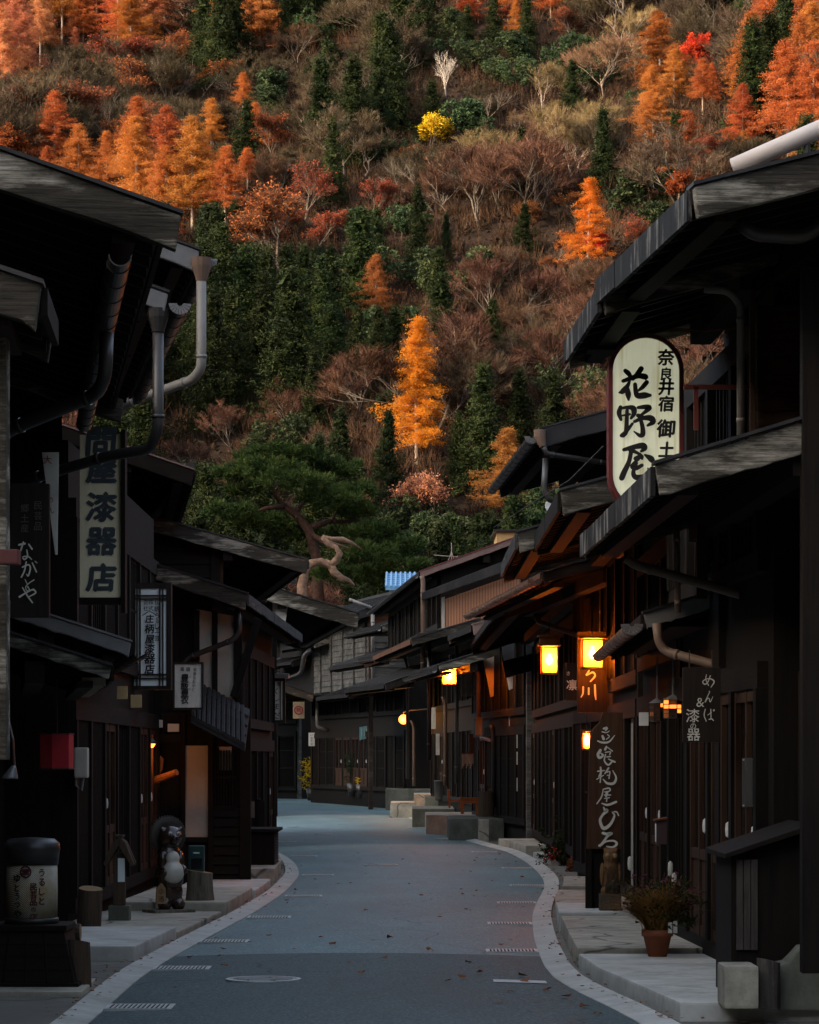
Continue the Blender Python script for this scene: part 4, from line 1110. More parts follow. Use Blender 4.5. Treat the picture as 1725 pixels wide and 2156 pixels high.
mb.v = [tuple(par_M(hR2).inverted() @ Vector(v)) for v in mb.v]; mb.build('railing', m_redpaint, hR2)
# lower street-level roofs and pipes on the right
F_, E_, z_ = roof(hR2, 1, (1372,1292), 22, 1.3, 6.0, D=.5, slope=.3, bh=.1, mb_=m_metalgrey, both=False, oh=.45, gut=True, hopper=True, name='lower_roof', gm=m_pipebrown)
pipe(hR2, [at(1383,1312,21.9), at(1388,1352,21.9), at(1402,1372,21.9), at(1600,1425,21.6), at(1608,1430,21.6)], .036, m_pipebrown)
pipe(hR2, [at(1318,1175,21), at(1340,1190,21), at(1598,1262,20.6), at(1603,1300,20.6), at(1603,1500,20.6), at(1625,1535,20.6), at(1690,1560,20.4), at(1704,1590,20.4), at(1704,1760,20.4)], .035, m_pipebrown)
pbox(hR2, 'plaster_strip', 1627, 1060, 1650, 1432, 19.6, .04, plain('grey_green_plaster', (.3,.3,.23), .9, 0, .2, 3))
ppoly(hR2, 'beam', [(1600,1432),(1725,1395),(1725,1420),(1600,1462)], 19.4, .15, m_blackh)
pbox(hR2, 'window_paper', 1700, 1178, 1740, 1215, 18.8, .04, m_paper)
pipe(hR2, [at(1425,1115,20.9), at(1428,1290,20.9)], .022, m_pipebrown)
pbox(hR2, 'post', 1468, 1105, 1490, 1260, 21.3, .08, m_brownz)
mb = MB()
for k in range(6):
    mb.beam(at(1500+k*22,1180-k*6,21.1), at(1500+k*22,1240-k*7,21.1), .012, .03)
for k in range(3): mb.beam(at(1495,1190+k*24,21.08), at(1625,1150+k*24,21.08), .02, .015)
mb.v = [tuple(par_M(hR2).inverted() @ Vector(v)) for v in mb.v]; mb.build('lattice', m_brown, hR2)

hR3, FR3, zR3 = house('right-hand house with the short weathered bargeboard left of the oval sign foot', 1, (1195,1035), 24, 0.0, 4.7, oh=1.0, D=2.8, slope=.27, bh=.19, bt=.09, fascia=m_blacky, fh=.16)
front(hR3, FR3, 1.0, .3, 4.5, [(.25, 2.05, {'boards': 3, 'door': 2, 'lattice': 2}), (2.6, 3.4, UPP)], 13)
hR4, FR4, zR4 = house('right-hand house with a dark metal fascia and fan-ended gutter behind the oval sign', 1, (1147,905), 33, -2.5, 6.2, oh=1.0, D=3.4, slope=.27, bh=.19, mb_=m_metal, gut=True, hopper=True)
front(hR4, FR4, 1.0, .3, 6.0, [(.25, 2.1, LOW), (2.8, 4.6, {'shoji': 2, 'lattice': 3})], 14)
mb = MB(); mb.tube([at(1137,905,32.9), at(1137,918,32.9), at(1143,940,32.9)], [.07,.065,.04], 12); mb.v = [tuple(par_M(hR4).inverted() @ Vector(v)) for v in mb.v]; mb.build('hopper', m_pipebrown, hR4)
pipe(hR4, [at(1145,938,32.9), at(1150,955,32.9), at(1280,975,33.2)], .03, m_pipe)
pipe(hR4, [at(1150,965,33), at(1146,1030,33), at(1155,1052,33), at(1200,1062,33.2)], .035, m_pipe)
# house with the lit ringed gutter
hR5, FR5, zR5 = house('right-hand house whose ringed gutter glows above the lit lanterns', 1, (1102,1122), 28.6, 0.0, 4.6, oh=1.2, D=2.9, slope=.28, bh=.19, bt=.09, fascia=m_greyy, fh=.15)
front(hR5, FR5, 1.2, .3, 4.4, [(.3, 2.05, LOW), (2.5, 3.8, {'lattice': 3, 'shoji': 1, 'boards': 2})], 15)
F_, E_, z_ = roof(hR5, 1, (1152,1205), 33.5, -4.4, 8, D=1.2, slope=.27, bh=.12, mb_=m_metal, both=False, oh=.9, gut=True, hopper=True, name='lower_roof', gm=m_pipebrown, rings=.4, fascia=m_brown)
pipe(hR5, [at(1128,1295,41), at(1135,1310,40), at(1240,1345,38)], .035, m_pipe)
hRb, FRb, zRb = house('low right-hand house with box-ended eaves directly left of the square lit lanterns', 1, (1068,1262), 39.4, -.5, 14, oh=1.1, D=2.6, slope=.28, bh=.24, mb_=m_blackh)
front(hRb, FRb, 1.1, .3, 13.6, [(.35, 2.1, LOW), (2.5, 3.5, UPP)], 25)
# house whose flank shows weathered clapboards at street level
hR6, FR6, zR6 = house('corner house with brown weathered clapboards and white plaster slips under its lower eave', 1, (1062,1300), 54, -5.5, 9, oh=.5, D=1.9, slope=.3, bh=.2, mb_=m_blackh, near_wall=None)
clap(hR6, FR6, .18, .5, 1.75, .35, zR6, m_clapgrey, .17, 3.9)
front(hR6, FR6, .5, .4, 8.8, [(.5, 2.1, {'lattice': 2, 'door': 1, 'boards': 1}), (2.6, 3.9, UPP)], 16)
hR7, FR7, zR7 = house('right-hand house with a maroon roof edge and a copper brown ribbed gable', 1, (890,1203), 62, -4.4, 16, oh=1.55, D=3.4, slope=.36, bh=.12, mb_=m_mauve, cover='red', capm=m_redmetal, near_wall=None, gut=True)
mb = MB(); mb.prism([(.42, .2, at(0,1330,62).z), (.42, .2, zR7(.42)-.16), (1.6, .2, zR7(1.6)-.16), (1.6, .2, at(0,1330,62).z)], (0, 15.6, 0)); FR7.put(mb.build('upper_storey', m_black), hR7)
front(hR7, FR7, .42, .4, 15.5, [(4.55, 5.4, UPP)], 27)
# ribbed copper gable and its timber frame, facing up the street
g0 = [(936,1262),(1096,1205),(1096,1282),(936,1322)]
ppoly(hR7, 'gable_panel', g0, 61.9, .06, m_copper, .004)
mb = MB()
for k in range(27):
    x = 938+k*6; zt_ = 1262-(x-936)*57/160; zb_ = 1322-(x-936)*40/160
    a_, b_2 = at(x, zt_+1, 61.9), at(x, zb_-1, 61.9); mb.box(a_.x-.006, a_.x+.006, 61.885, 61.905, b_2.z, a_.z)
mb.v = [tuple(par_M(hR7).inverted() @ Vector(v)) for v in mb.v]; mb.build('gable_ribs', plain('brown_rib', (.14,.06,.03), .6, 0, .2, 3), hR7)
ppoly(hR7, 'corner_post', [(930,1258),(937,1256),(937,1322),(930,1324)], 61.85, .1, m_plaster)
ppoly(hR7, 'gable_beam', [(888,1248),(1096,1168),(1096,1192),(888,1264)], 61.6, .16, m_metal)
ppoly(hR7, 'lower_beam', [(878,1335),(1100,1282),(1100,1300),(880,1352)], 61.3, .5, m_grey)
pipe(hR7, [at(888,1212,61.8), at(891,1222,61.8), at(891,1420,61.8)], .05, m_pipebrown)
pipe(hR7, [at(904,1330,61.6), at(904,1600,61.6)], .045, m_pipe)
F_, E_, z_ = roof(hR7, 1, (872,1345), 60.5, -5.2, 10, D=1.4, slope=.3, bh=.14, both=False, oh=1.0, name='lower_roof', fascia=m_brown)
front(hR7, FR7, 1.55, .4, 15.5, [(.7, 2.3, LOW), (3.0, 4.2, UPP)], 17)
ppoly(hR6, 'wing_wall', [(1056,1356),(1083,1350),(1080,1450),(1072,1453)], 53.8, .08, m_plasterw)
ppoly(hR6, 'wing_beam', [(1058,1392),(1136,1372),(1136,1408),(1064,1428)], 53.5, .2, m_blackh, .01)
ppoly(hR6, 'eave_beam_end', [(1106,1310),(1134,1303),(1139,1328),(1110,1335)], 52.5, .3, m_grey, .01)
F_, E_, z_ = roof(hR6, 1, (1002,1316), 50.5, -5.2, 4, D=1.3, slope=.3, bh=.16, mb_=m_mauve, both=False, oh=.8, name='lower_roof', capm=m_mauve)
F_, E_, z_ = roof(hR6, 1, (930,1400), 56, -5.4, 6, D=1.1, slope=.3, bh=.14, both=False, oh=.8, name='lower_roof', cover='tile', gut=True)
ppoly(hR7, 'wing_wall', [(1013,1361),(1041,1358),(1040,1466),(1033,1468)], 59, .08, m_plaster)
for k, (x, y0, y1, Y_) in enumerate(((962,1362,1650,66),(1008,1420,1545,60.5),(1040,1540,1700,58.8),(938,1480,1655,69),(858,1400,1640,79),(872,1530,1655,77))):
    pipe(hR7, [at(x-6,y0-14,Y_), at(x,y0,Y_), at(x,y1,Y_)], .045, (m_pipe, m_pipebrown)[k % 2])
pipe(hR7, [at(1008,1545,60.5), at(1012,1552,60.5), at(1074,1572,58.5), at(1074,1700,58.5)], .04, m_pipebrown)
hR8, FR8, zR8 = house('far right-hand house with red brown and grey board gable at the road bend', 1, (748,1290), 92, -14, 15, oh=1.75, D=3.6, slope=.33, bh=.26, mb_=m_metal, near_wall=None)
mb = MB(); mb.prism([(.55, .25, at(0,1452,92).z), (.55, .25, zR8(.55)-.16), (1.8, .25, zR8(1.8)-.16), (1.8, .25, at(0,1452,92).z)], (0, 14.4, 0)); FR8.put(mb.build('upper_storey', m_black), hR8)
mb = MB()
for k in range(11): mb.prism([(.535, .4, 3.9+k*.19), (.505, .4, 3.9+k*.19), (.53, .4, 4.085+k*.19)], (0, 8.2, 0))
FR8.put(mb.build('clapboards', m_clapgrey), hR8)
for k in range(5): mb = MB(); mb.box(.46, .51, .6+k*1.7, .68+k*1.7, 3.86, 6.0); FR8.put(mb.build('batten', m_clapgrey), hR8)
clap(hR8, FR8, .25, .56, 1.9, 3.95, zR8, m_clapgrey, .2, 5.6)
clap(hR8, FR8, .25, .56, 3.2, 5.62, zR8, m_brown, .22)
front(hR8, FR8, 1.75, .3, 14.5, [(.7, 2.4, LOW), (3.2, 5.4, UPP)], 18)
pipe(hR8, [at(785,1290,91.8), at(785,1455,91.8)], .06, m_pipegrey)
pipe(hR8, [at(735,1262,91.9), at(783,1280,91.9)], .05, m_pipegrey)
for k, (tp_, Y_, w_) in enumerate((((808,1318),86,1.5),((770,1392),84,2.4),((738,1460),88,2.2),((842,1372),78,1.6),((815,1440),74,1.8))):
    roof(hR8, 1, tp_, Y_, -12, 5.5, D=w_, slope=.34, bh=.17, both=False, oh=.8, name='lower_roof', mb_=(m_grey, m_metal, m_blackh)[k % 3], cover='tile' if k in (1,4) else 'metal', gut=k in (0,3))
roof(hR8, 1, (618,1392), 101, -16, 5, D=1.6, slope=.34, bh=.2, both=False, oh=.8, name='lower_roof', mb_=m_blackh)
roof(hR8, 1, (664,1352), 98, -15, 5, D=1.2, slope=.34, bh=.2, both=False, oh=.8, name='lower_roof', mb_=m_grey)
hR9, FR9, zR9 = house('grey clapboarded house facing down the street at the far bend', 1, (610,1330), 116, -38, 16, oh=.6, D=3.4, slope=.33, bh=.25, near_wall=None)
clap(hR9, FR9, .18, .6, 3.3, 4.4, zR9, m_clapgrey, .24)
for k in range(4):
    mb = MB(); mb.box(.7+k*.85, .78+k*.85, .06, .13, 4.4, 6.6); FR9.put(mb.build('batten', m_clapgrey), hR9)
roof(hR9, 1, (690,1412), 104, -20, 4, D=2.2, slope=.34, bh=.26, both=False, oh=.8, name='lower_roof')
roof(hR9, 1, (652,1432), 106, -24, 4, D=2.6, slope=.34, bh=.26, both=False, oh=.8, name='lower_roof', mb_=m_blackh)
front(hR9, FR9, .6, .3, 15.5, [(.5, 2.6, {'boards': 3, 'lattice': 2}), (3.2, 5.2, UPP)], 20)
roof(hR9, 1, (608,1460), 110, -30, 8, D=3.2, slope=.33, bh=.3, both=False, oh=.8, name='lower_roof')
roof(hR9, 1, (640,1395), 108, -25, 5, D=2.4, slope=.33, bh=.28, both=False, oh=.8, name='lower_roof')
pipe(hR9, [at(715,1420,104), at(680,1430,104), at(668,1450,104), at(668,1530,104), at(690,1538,104)], .06, m_pipegrey)
# blue tiled roof and ochre-sided upper box behind
hB = thing('tiled_house', 'house with a bright blue glazed tile roof showing behind the street', 'house', (at(850,1232,140).x, 140, 0))
mb = MB(); a_ = at(812,1236,140); b_2 = at(890,1202,140)
mb.prism([(-.87, 0, a_.z), (2.0, 0, a_.z), (2.0, 4, a_.z+.92), (-.87, 4, a_.z+.92), ], (0, 0, -.15))
for k in range(13): mb.tube([(-.84+k*.23, -.02, a_.z+.02), (-.84+k*.23, 4, a_.z+.95)], .06, 6)
for k in range(7): mb.beam((-.87, .1+k*.6, a_.z+.05+k*.138), (2.0, .1+k*.6, a_.z+.05+k*.138), .05, .08)
mb.build('roof', m_bluetile, hB); mb = MB(); mb.box(-.7, 1.9, .5, 7, 0, a_.z-.1); mb.build('wall', m_plasterw, hB)
hY = thing('attic_box', 'ochre metal sided upper storey peeping over the maroon roof', 'house', (at(1075,1140,80).x, 80, 0))
a_ = at(1047,1148,80); b_2 = at(1120,1119,80); o0 = at(1075,1140,80).x
mb = MB(); mb.box(a_.x-o0, b_2.x-o0, 0, 3, 0, b_2.z); 
for k in range(9): mb.box(a_.x-o0+k*.11, a_.x-o0+k*.11+.012, -.012, .0, a_.z-1, b_2.z-.02)
mb.build('wall', m_yellowwall, hY); mb = MB(); mb.box(a_.x-o0-.1, b_2.x-o0+.1, -.12, 3.1, b_2.z+.003, b_2.z+.05); mb.build('roof', m_metal, hY)
# ------------------------------------------------------------------ lettering
_glyphs = {}
def glyph(ch, bold=.0, shear=0.0):
    k = (ch, bold, shear)
    if k not in _glyphs:
        c = bpy.data.curves.new('glyph', 'FONT'); c.body = ch; c.offset = bold; c.shear = shear; c.resolution_u = 3
        o = bpy.data.objects.new('glyph', c); COL.objects.link(o)
        me = bpy.data.meshes.new_from_object(o.evaluated_get(bpy.context.evaluated_depsgraph_get()))
        bpy.data.objects.remove(o); bpy.data.curves.remove(c)
        v = np.array([tuple(p.co) for p in me.vertices])[:, :2] if len(me.vertices) else np.zeros((1, 2))
        lo, hi = v.min(0), v.max(0)
        _glyphs[k] = ((v-(lo+hi)/2)/max(hi-lo), [tuple(p.vertices) for p in me.polygons]); bpy.data.meshes.remove(me)
    return _glyphs[k]

def _crom(P, n=6):
    P = [np.array(p, float) for p in P]
    if len(P) == 2: P = [P[0], (P[0]+P[1])/2, P[1]]
    Q = [2*P[0]-P[1]]+P+[2*P[-1]-P[-2]]; out = []
    for i in range(1, len(Q)-2):
        for k in range(n):
            t = k/n; a, b, c, d = Q[i-1], Q[i], Q[i+1], Q[i+2]
            out.append(.5*(2*b+(c-a)*t+(2*a-5*b+4*c-d)*t*t+(3*b-3*c+d-a)*t**3))
    out.append(P[-1]); return out
class Ink:
    """flat characters on an upright face; px coordinates as seen at distance Y"""
    def __init__(s, Y, th=.003): s.Y = Y; s.mb = MB(); s.th = th; s.k = 0
    def ch(s, c, px, py, size, bold=.02, shear=0.0, sy=1.0, sx=1.0):
        v, f = glyph(c, 0, shear); sc_ = size/FPX*s.Y; o = at(px, py, s.Y); b_ = bold*.55
        for i, (dx, dy) in enumerate(((0,0),(b_,0),(-b_,0),(0,b_),(0,-b_)) if bold else ((0,0),)):
            s.mb.add([(o.x+(x+dx)*sc_*sx, s.Y-.0002*i, o.z+(y+dy)*sc_*sy) for x, y in v], f)
        return s
    def col(s, text, px, py0, step, size, bold=.02, shear=0.0, sx=1.0):
        for i, c in enumerate(text): s.ch(c, px, py0+i*step, size*(.78 if c in 'るしのっゃきなほばいはうと' else 1), bold, shear, 1, sx)
        return s
    def brush(s, strokes, x0, y0, wd, ht):
        """strokes: lists of (x, y, width) in a 100 x 100 box, y downwards"""
        for st in strokes:
            q = _crom(st); s.k += 1; y = s.Y-.0004*s.k; L = []; Rr = []
            for i, p in enumerate(q):
                d = q[min(i+1, len(q)-1)]-q[max(i-1, 0)]; n = np.array([-d[1], d[0]]); n = n/(np.linalg.norm(n)+1e-9)
                hw = max(.6, p[2])/2
                L.append((p[0]+n[0]*hw, p[1]+n[1]*hw)); Rr.append((p[0]-n[0]*hw, p[1]-n[1]*hw))
            W = [at(x0+a/100*wd, y0+b/100*ht, s.Y) for a, b in L+Rr]; m = len(L)
            s.mb.add([(w_.x, y, w_.z) for w_ in W], [(i, i+1, m+i+1, m+i) for i in range(m-1)])
            for e, sg in ((0, -1), (m-1, 1)):           # round ends
                c = q[e]; a = [(c[0]+c[2]/2*math.cos(t), c[1]+c[2]/2*math.sin(t)) for t in np.linspace(0, 2*math.pi, 11)[:-1]]
                s.k += 1; yy = s.Y-.0004*s.k
                W = [at(x0+u/100*wd, y0+v/100*ht, s.Y) for u, v in a]; s.mb.add([(w_.x, yy, w_.z) for w_ in W], [tuple(range(10))])
        return s
    def build(s, par, mat, name='lettering'):
        Minv = par_M(par).inverted(); s.mb.v = [tuple(Minv @ Vector(v)) for v in s.mb.v]
        return s.mb.build(name, mat, par)

m_ink = plain('black_sign_ink', (.012,.011,.011), .7, 0, .2, 5)
m_inkblue = plain('faded_slate_ink', (.045,.055,.06), .7, 0, .35, 12)
m_inkred = plain('faded_red_ink', (.3,.045,.04), .7, 0, .2, 5)
m_inkmaroon = plain('maroon_ink', (.09,.02,.022), .7, 0, .2, 5)
m_white = plain('cream_sign_paint', (.68,.64,.53), .6, 0, .1, 8)
m_board = wood('dark_sign_board', (.012,.009,.007), (.024,.017,.013), (.04,.03,.022), 'z', 1, .5, .6, .2)
m_signpaper = plain('aged_sign_face', (.85,.73,.46), .55, 0, .07, 3, .4, 0, dirt=(.55,.48,.32))
m_greysign = plain('grey_glass_sign', (.82,.86,.82), .3, 0, .06, 1.2, .6)
m_panegrey = plain('dull_sign_face', (.6,.57,.48), .6, 0, .15, 4, .3, dirt=(.36,.35,.29))
m_maroon = plain('maroon_sign_rim', (.13,.022,.022), .45, 0, .15, 4, .5)

def sign(name, label, Y, px, py, cat='sign', group=None):
    return thing(name, label, cat, at(px, py, Y), 0, group)

# big oval shop sign, lit faintly from inside
def oval(px0, py0, px1, py1, Y, inset=0.0, n=18):
    a, b = at(px0, py0, Y), at(px1, py1, Y); r_ = (b.x-a.x)/2-inset; cx_ = (a.x+b.x)/2
    zt_, zb_ = a.z-inset-r_, b.z+inset+r_
    return [(cx_+r_*math.cos(math.pi*k/n), zt_+r_*math.sin(math.pi*k/n)) for k in range(n+1)]+[(cx_-r_*math.cos(math.pi*k/n), zb_-r_*math.sin(math.pi*k/n)) for k in range(n+1)]
sO = sign('shop_sign', 'large pale green oval sign with a maroon rim and black brush characters', 20.4, 1357, 885)
o0 = sO.location
def ovp(ins, y0, h, name, mat, bev=.006):
    mb = MB(); mb.prism([(x-o0.x, y0-o0.y, z-o0.z) for x, z in oval(1281,702,1440,1078,20.4,ins)], (0, h, 0)); return mb.build(name, mat, sO, bevel=bev)
mb = MB()
oo, ii = oval(1281,702,1440,1078,20.4,0), oval(1281,702,1440,1078,20.4,.032)
n = len(oo)
for y_, fl in ((20.38, 1), (20.58, 0)): mb.v += [(x-o0.x, y_-o0.y, z-o0.z) for x, z in oo]+[(x-o0.x, y_-o0.y, z-o0.z) for x, z in ii]
for i in range(n):
    j = (i+1) % n
    mb.f += [(i, j, n+j, n+i), (2*n+i, 3*n+i, 3*n+j, 2*n+j), (i, 2*n+i, 2*n+j, j), (n+i, n+j, 3*n+j, 3*n+i)]
mb.build('rim', m_maroon, sO, bevel=.005)
m_oval, nt, b = _nodes('lit_sign_face')
v = _coord(nt, (1,1,1), 'Object', False); c = _ramp(nt, _noise(nt, v, 2.5, 4, .6), [(.3, (.5,.5,.34)), (.7, (.6,.6,.45))])
st = _ramp(nt, _noise(nt, _coord(nt, (14,14,.8), 'Object', False), 1.2, 5, .7), [(.52, (1,1,1)), (.7, (.72,.66,.5))])
c = _mix(nt, c, st, 1.0, 'MULTIPLY'); nt.links.new(c, b.inputs['Base Color']); nt.links.new(c, b.inputs['Emission Color']); b.inputs['Emission Strength'].default_value = .13; b.inputs['Roughness'].default_value = .4
ovp(.033, 20.40, .15, 'face', m_oval, 0)
hana = [[(24,12,13),(33,20,15),(42,34,9)],[(70,6,16),(60,20,15),(46,36,11)],[(17,42,11),(40,34,14),(62,27,15),(82,30,18),(83,36,8)],
        [(38,38,5),(30,56,13),(16,72,16),(6,76,6)],[(30,66,13),(32,82,17),(33,97,7)],[(86,46,14),(74,60,13),(62,70,7)],[(52,52,12),(54,72,14),(60,85,17),(80,84,19),(96,84,10)]]
no = [[(9,6,11),(5,24,14),(10,44,9)],[(10,10,8),(28,7,11),(44,10,17),(46,26,14),(38,40,8)],[(27,16,10),(26,46,12),(24,80,13),(16,92,13)],[(14,32,6),(34,28,8)],[(12,92,12),(26,78,11),(42,56,8)],
      [(58,8,10),(78,6,15),(88,9,16),(76,22,11),(66,30,8)],[(58,32,13),(70,38,14)],[(48,50,10),(70,40,13),(92,40,19),(98,52,16),(84,62,8)],[(66,50,11),(70,70,13),(70,88,15),(62,92,12),(46,80,4)]]
ya = [[(14,16,10),(40,9,13),(66,5,17),(72,12,14),(62,20,8)],[(32,16,14),(50,24,9),(60,30,10)],[(34,20,12),(28,48,13),(14,78,16),(8,92,16)],[(46,40,12),(62,34,12),(64,40,8)],[(56,40,8),(42,52,9),(36,62,11),(48,66,12),(64,58,10)],
      [(72,30,6),(88,40,17),(96,50,12)],[(50,52,7),(40,76,12),(46,90,15),(68,90,16),(84,82,10),(80,66,4)]]
ik = Ink(20.396)
ik.brush(hana, 1300, 772, 72, 72).brush(no, 1300, 853, 76, 70).brush(ya, 1303, 935, 76, 78)
for c, y_, sz in (('奈',752,34),('良',787,26),('井',815,33),('宿',850,32),('御',902,38),('土',946,32),('産',984,34)): ik.ch(c, 1403, y_, sz, .07, .08)
ik.build(sO, m_ink)

# brushed board: noodle stand
sH = sign('hanging_board', 'tall brown board with a shouldered top and flowing cream brush characters', 27.5, 1272, 1660)
ppoly(sH, 'board', [(1242,1560),(1249,1535),(1262,1522),(1270,1499),(1312,1500),(1309,1788),(1236,1788)], 27.5, .05, wood('brown_sign_board', (.04,.018,.009), (.07,.032,.016), (.1,.05,.026), 'z', 1, .4, .55, .3), .006)
ik = Ink(27.494)
ik.brush([[(36,10,10),(52,8,14),(46,20,6)],[(28,26,6),(50,30,5),(66,22,4)],[(30,48,12),(36,62,14)],[(56,40,5),(66,50,5),(50,64,5)],[(4,72,6),(30,80,10),(64,76,9),(94,44,4)]], 1257, 1530, 40, 42)
ik.brush([[(20,20,14),(8,40,14),(16,56,13),(34,44,10),(22,34,6)],[(50,4,10),(44,16,12)],[(56,6,4),(80,24,6)],[(44,30,5),(70,28,6),(66,42,5)],[(46,40,6),(40,70,8),(60,90,9),(82,70,7)],[(52,52,6),(70,50,6)],[(60,62,5),(92,76,9)]], 1256, 1571, 42, 44)
ik.brush([[(22,4,8),(24,30,10),(14,50,6)],[(8,24,6),(40,20,6)],[(4,64,5),(36,44,5)],[(24,40,6),(20,80,6)],[(60,8,9),(42,36,6)],[(50,30,5),(66,26,6),(62,60,6)],[(54,44,5),(60,44,5)],[(80,20,4),(96,56,9),(84,84,13),(54,84,11),(34,64,5)]], 1255, 1614, 44, 42)
ik.brush([[(34,10,6),(62,4,8),(66,18,6),(40,24,5)],[(34,14,5),(26,50,7),(4,86,6)],[(40,40,6),(70,40,6)],[(52,26,14),(48,48,9)],[(40,58,5),(64,54,5)],[(52,58,5),(50,74,6)],[(28,84,6),(56,92,12),(96,76,11)]], 1255, 1658, 44, 40)
ik.brush([[(24,4,6),(32,16,14),(40,18,16),(20,36,11),(8,60,13),(24,92,15),(56,76,13),(76,40,9),(66,24,4)],[(74,22,5),(88,24,6),(96,38,6)]], 1260, 1698, 44, 50)
ik.brush([[(26,6,16),(40,12,17),(62,8,17),(44,28,12),(22,70,13),(10,84,15)],[(16,78,10),(40,58,10),(74,54,11),(88,72,12),(72,92,12),(46,90,9),(42,86,4)]], 1258, 1752, 46, 34)
ik.build(sH, m_white)
mb = MB()
for dx in (1240, 1300): a_ = at(dx, 1786, 27.5); mb.box(a_.x-.03-o0.x*0-sH.location.x, a_.x+.03-sH.location.x, .005, .055, 0-sH.location.z, a_.z-sH.location.z)
mb.box(at(1236,0,27.5).x-sH.location.x, at(1306,0,27.5).x-sH.location.x, .06, .1, .15-sH.location.z, at(0,1786,27.5).z-sH.location.z)
mb.build('stand', m_black, sH)

# board hanging by the lit lantern, and the narrow one beside it
sC = sign('hanging_board', 'dark board with cream brush characters hanging behind the brightest lantern', 33.2, 1250, 1440)
pbox(sC, 'board', 1216, 1330, 1284, 1500, 33.2, .05, m_board)
ik = Ink(33.195)
ik.brush([[(20,14,8),(60,10,8)],[(44,2,8),(36,36,9),(20,60,7),(60,44,9),(74,64,10),(46,94,8)]], 1228, 1399, 34, 38)
ik.brush([[(12,18,10),(10,60,9),(0,84,6)],[(44,24,9),(44,66,9)],[(80,4,10),(82,60,11),(86,100,6)]], 1224, 1441, 36, 32)
ik.build(sC, m_white)
sR = sign('hanging_board', 'narrow black board with two small characters left of the brightest lantern', 35, 1204, 1432)
pbox(sR, 'board', 1192, 1396, 1215, 1475, 35, .04, m_board)
Ink(34.995).ch('き', 1197, 1418, 8, .02).ch('凛', 1204, 1442, 22, .03).build(sR, m_white)
sW = sign('hanging_scroll', 'pale slanting cloth strip right of the dark board by the lanterns', 33.6, 1287, 1440)
ppoly(sW, 'cloth', [(1284,1388),(1296,1500),(1303,1500),(1288,1388)], 33.6, .01, m_white)
# lacquer ware board
sM = sign('hanging_board', 'wide black hanging board with thin cream characters and an ampersand', 20.2, 1478, 1484)
pbox(sM, 'board', 1438, 1405, 1518, 1563, 20.2, .05, m_board)
ik = Ink(20.195)
ik.brush([[(34,2,6),(30,40,8),(52,84,7)],[(66,10,8),(44,60,9),(20,74,9),(4,56,7),(30,36,7),(70,34,9),(96,56,11),(70,98,5)]], 1479, 1420, 26, 28)
ik.brush([[(54,2,7),(60,8,8),(36,50,8),(14,94,11),(40,62,7),(56,66,8),(66,92,8),(92,48,5)]], 1482, 1455, 21, 25)
ik.brush([[(14,2,9),(4,50,9),(22,98,8)],[(34,50,5),(68,26,7)],[(62,2,8),(64,70,8)],[(46,84,8),(70,80,9),(86,94,8)],[(82,10,6),(90,4,6),(94,12,6),(86,16,6),(82,10,6)]], 1482, 1493, 24, 26)
ik.ch('&', 1475, 1479, 19, .0).ch('漆', 1459, 1507, 28, .015).ch('の', 1460, 1529, 12, .02).ch('器', 1461, 1547, 27, .02)
ik.build(sM, m_white)
mb = MB()
for x in (1452, 1500): a_ = at(x, 1405, 20.22); mb.box(a_.x-.004-sM.location.x, a_.x+.004-sM.location.x, .02, .028, a_.z-sM.location.z, a_.z-sM.location.z+.12)
mb.build('hanger', m_pipe, sM)

# left side
sN = sign('hanging_board', 'black board on the far left with loose cream hiragana', 17.2, 65, 1150)
pbox(sN, 'board', 22, 1018, 104, 1300, 17.2, .05, m_board)
ik = Ink(17.195)
ik.brush([[(2,14,9),(40,8,10)],[(30,2,9),(16,36,10),(2,62,6)],[(64,12,8),(84,34,10)],[(52,40,8),(56,70,9),(36,84,8),(28,72,6),(60,70,7),(82,84,6)]], 39, 1141, 34, 44)
ik.brush([[(10,34,9),(44,20,9),(56,40,9),(44,84,9),(34,76,6)],[(32,4,8),(22,54,9),(4,92,9)],[(68,10,8),(92,62,9)],[(84,0,5),(96,10,5)]], 44, 1182, 36, 36)
ik.brush([[(6,2,8),(24,34,9)],[(92,4,9),(40,34,9),(12,64,9),(30,94,9),(90,78,8)]], 52, 1220, 22, 26)
ik.brush([[(2,64,12),(40,40,9),(80,22,9),(96,40,9),(60,62,7)],[(50,4,8),(62,26,8)],[(20,10,7),(50,60,9),(78,98,8)]], 41, 1250-16, 36, 36)
ik.build(sN, m_white)
Ink(17.194).col('民芸品', 80, 1064, 22, 17, 0).col('郷土産', 52, 1070, 21, 17, 0).build(sN, plain('faded_paint', (.09,.085,.07), .8), 'small_lettering')
sB = sign('cloth_banner', 'white slanting cloth banner with small red characters at the far left', 21.8, 108, 1060, 'banner')
ppoly(sB, 'cloth', [(88,952),(124,952),(121,1168),(116,1168)], 21.8, .008, m_panegrey)
Ink(21.79).ch('大', 100, 968, 17, .03).ch('め', 106, 1052, 12, .03).ch('ん', 108, 1075, 12, .03).build(sB, m_inkred)

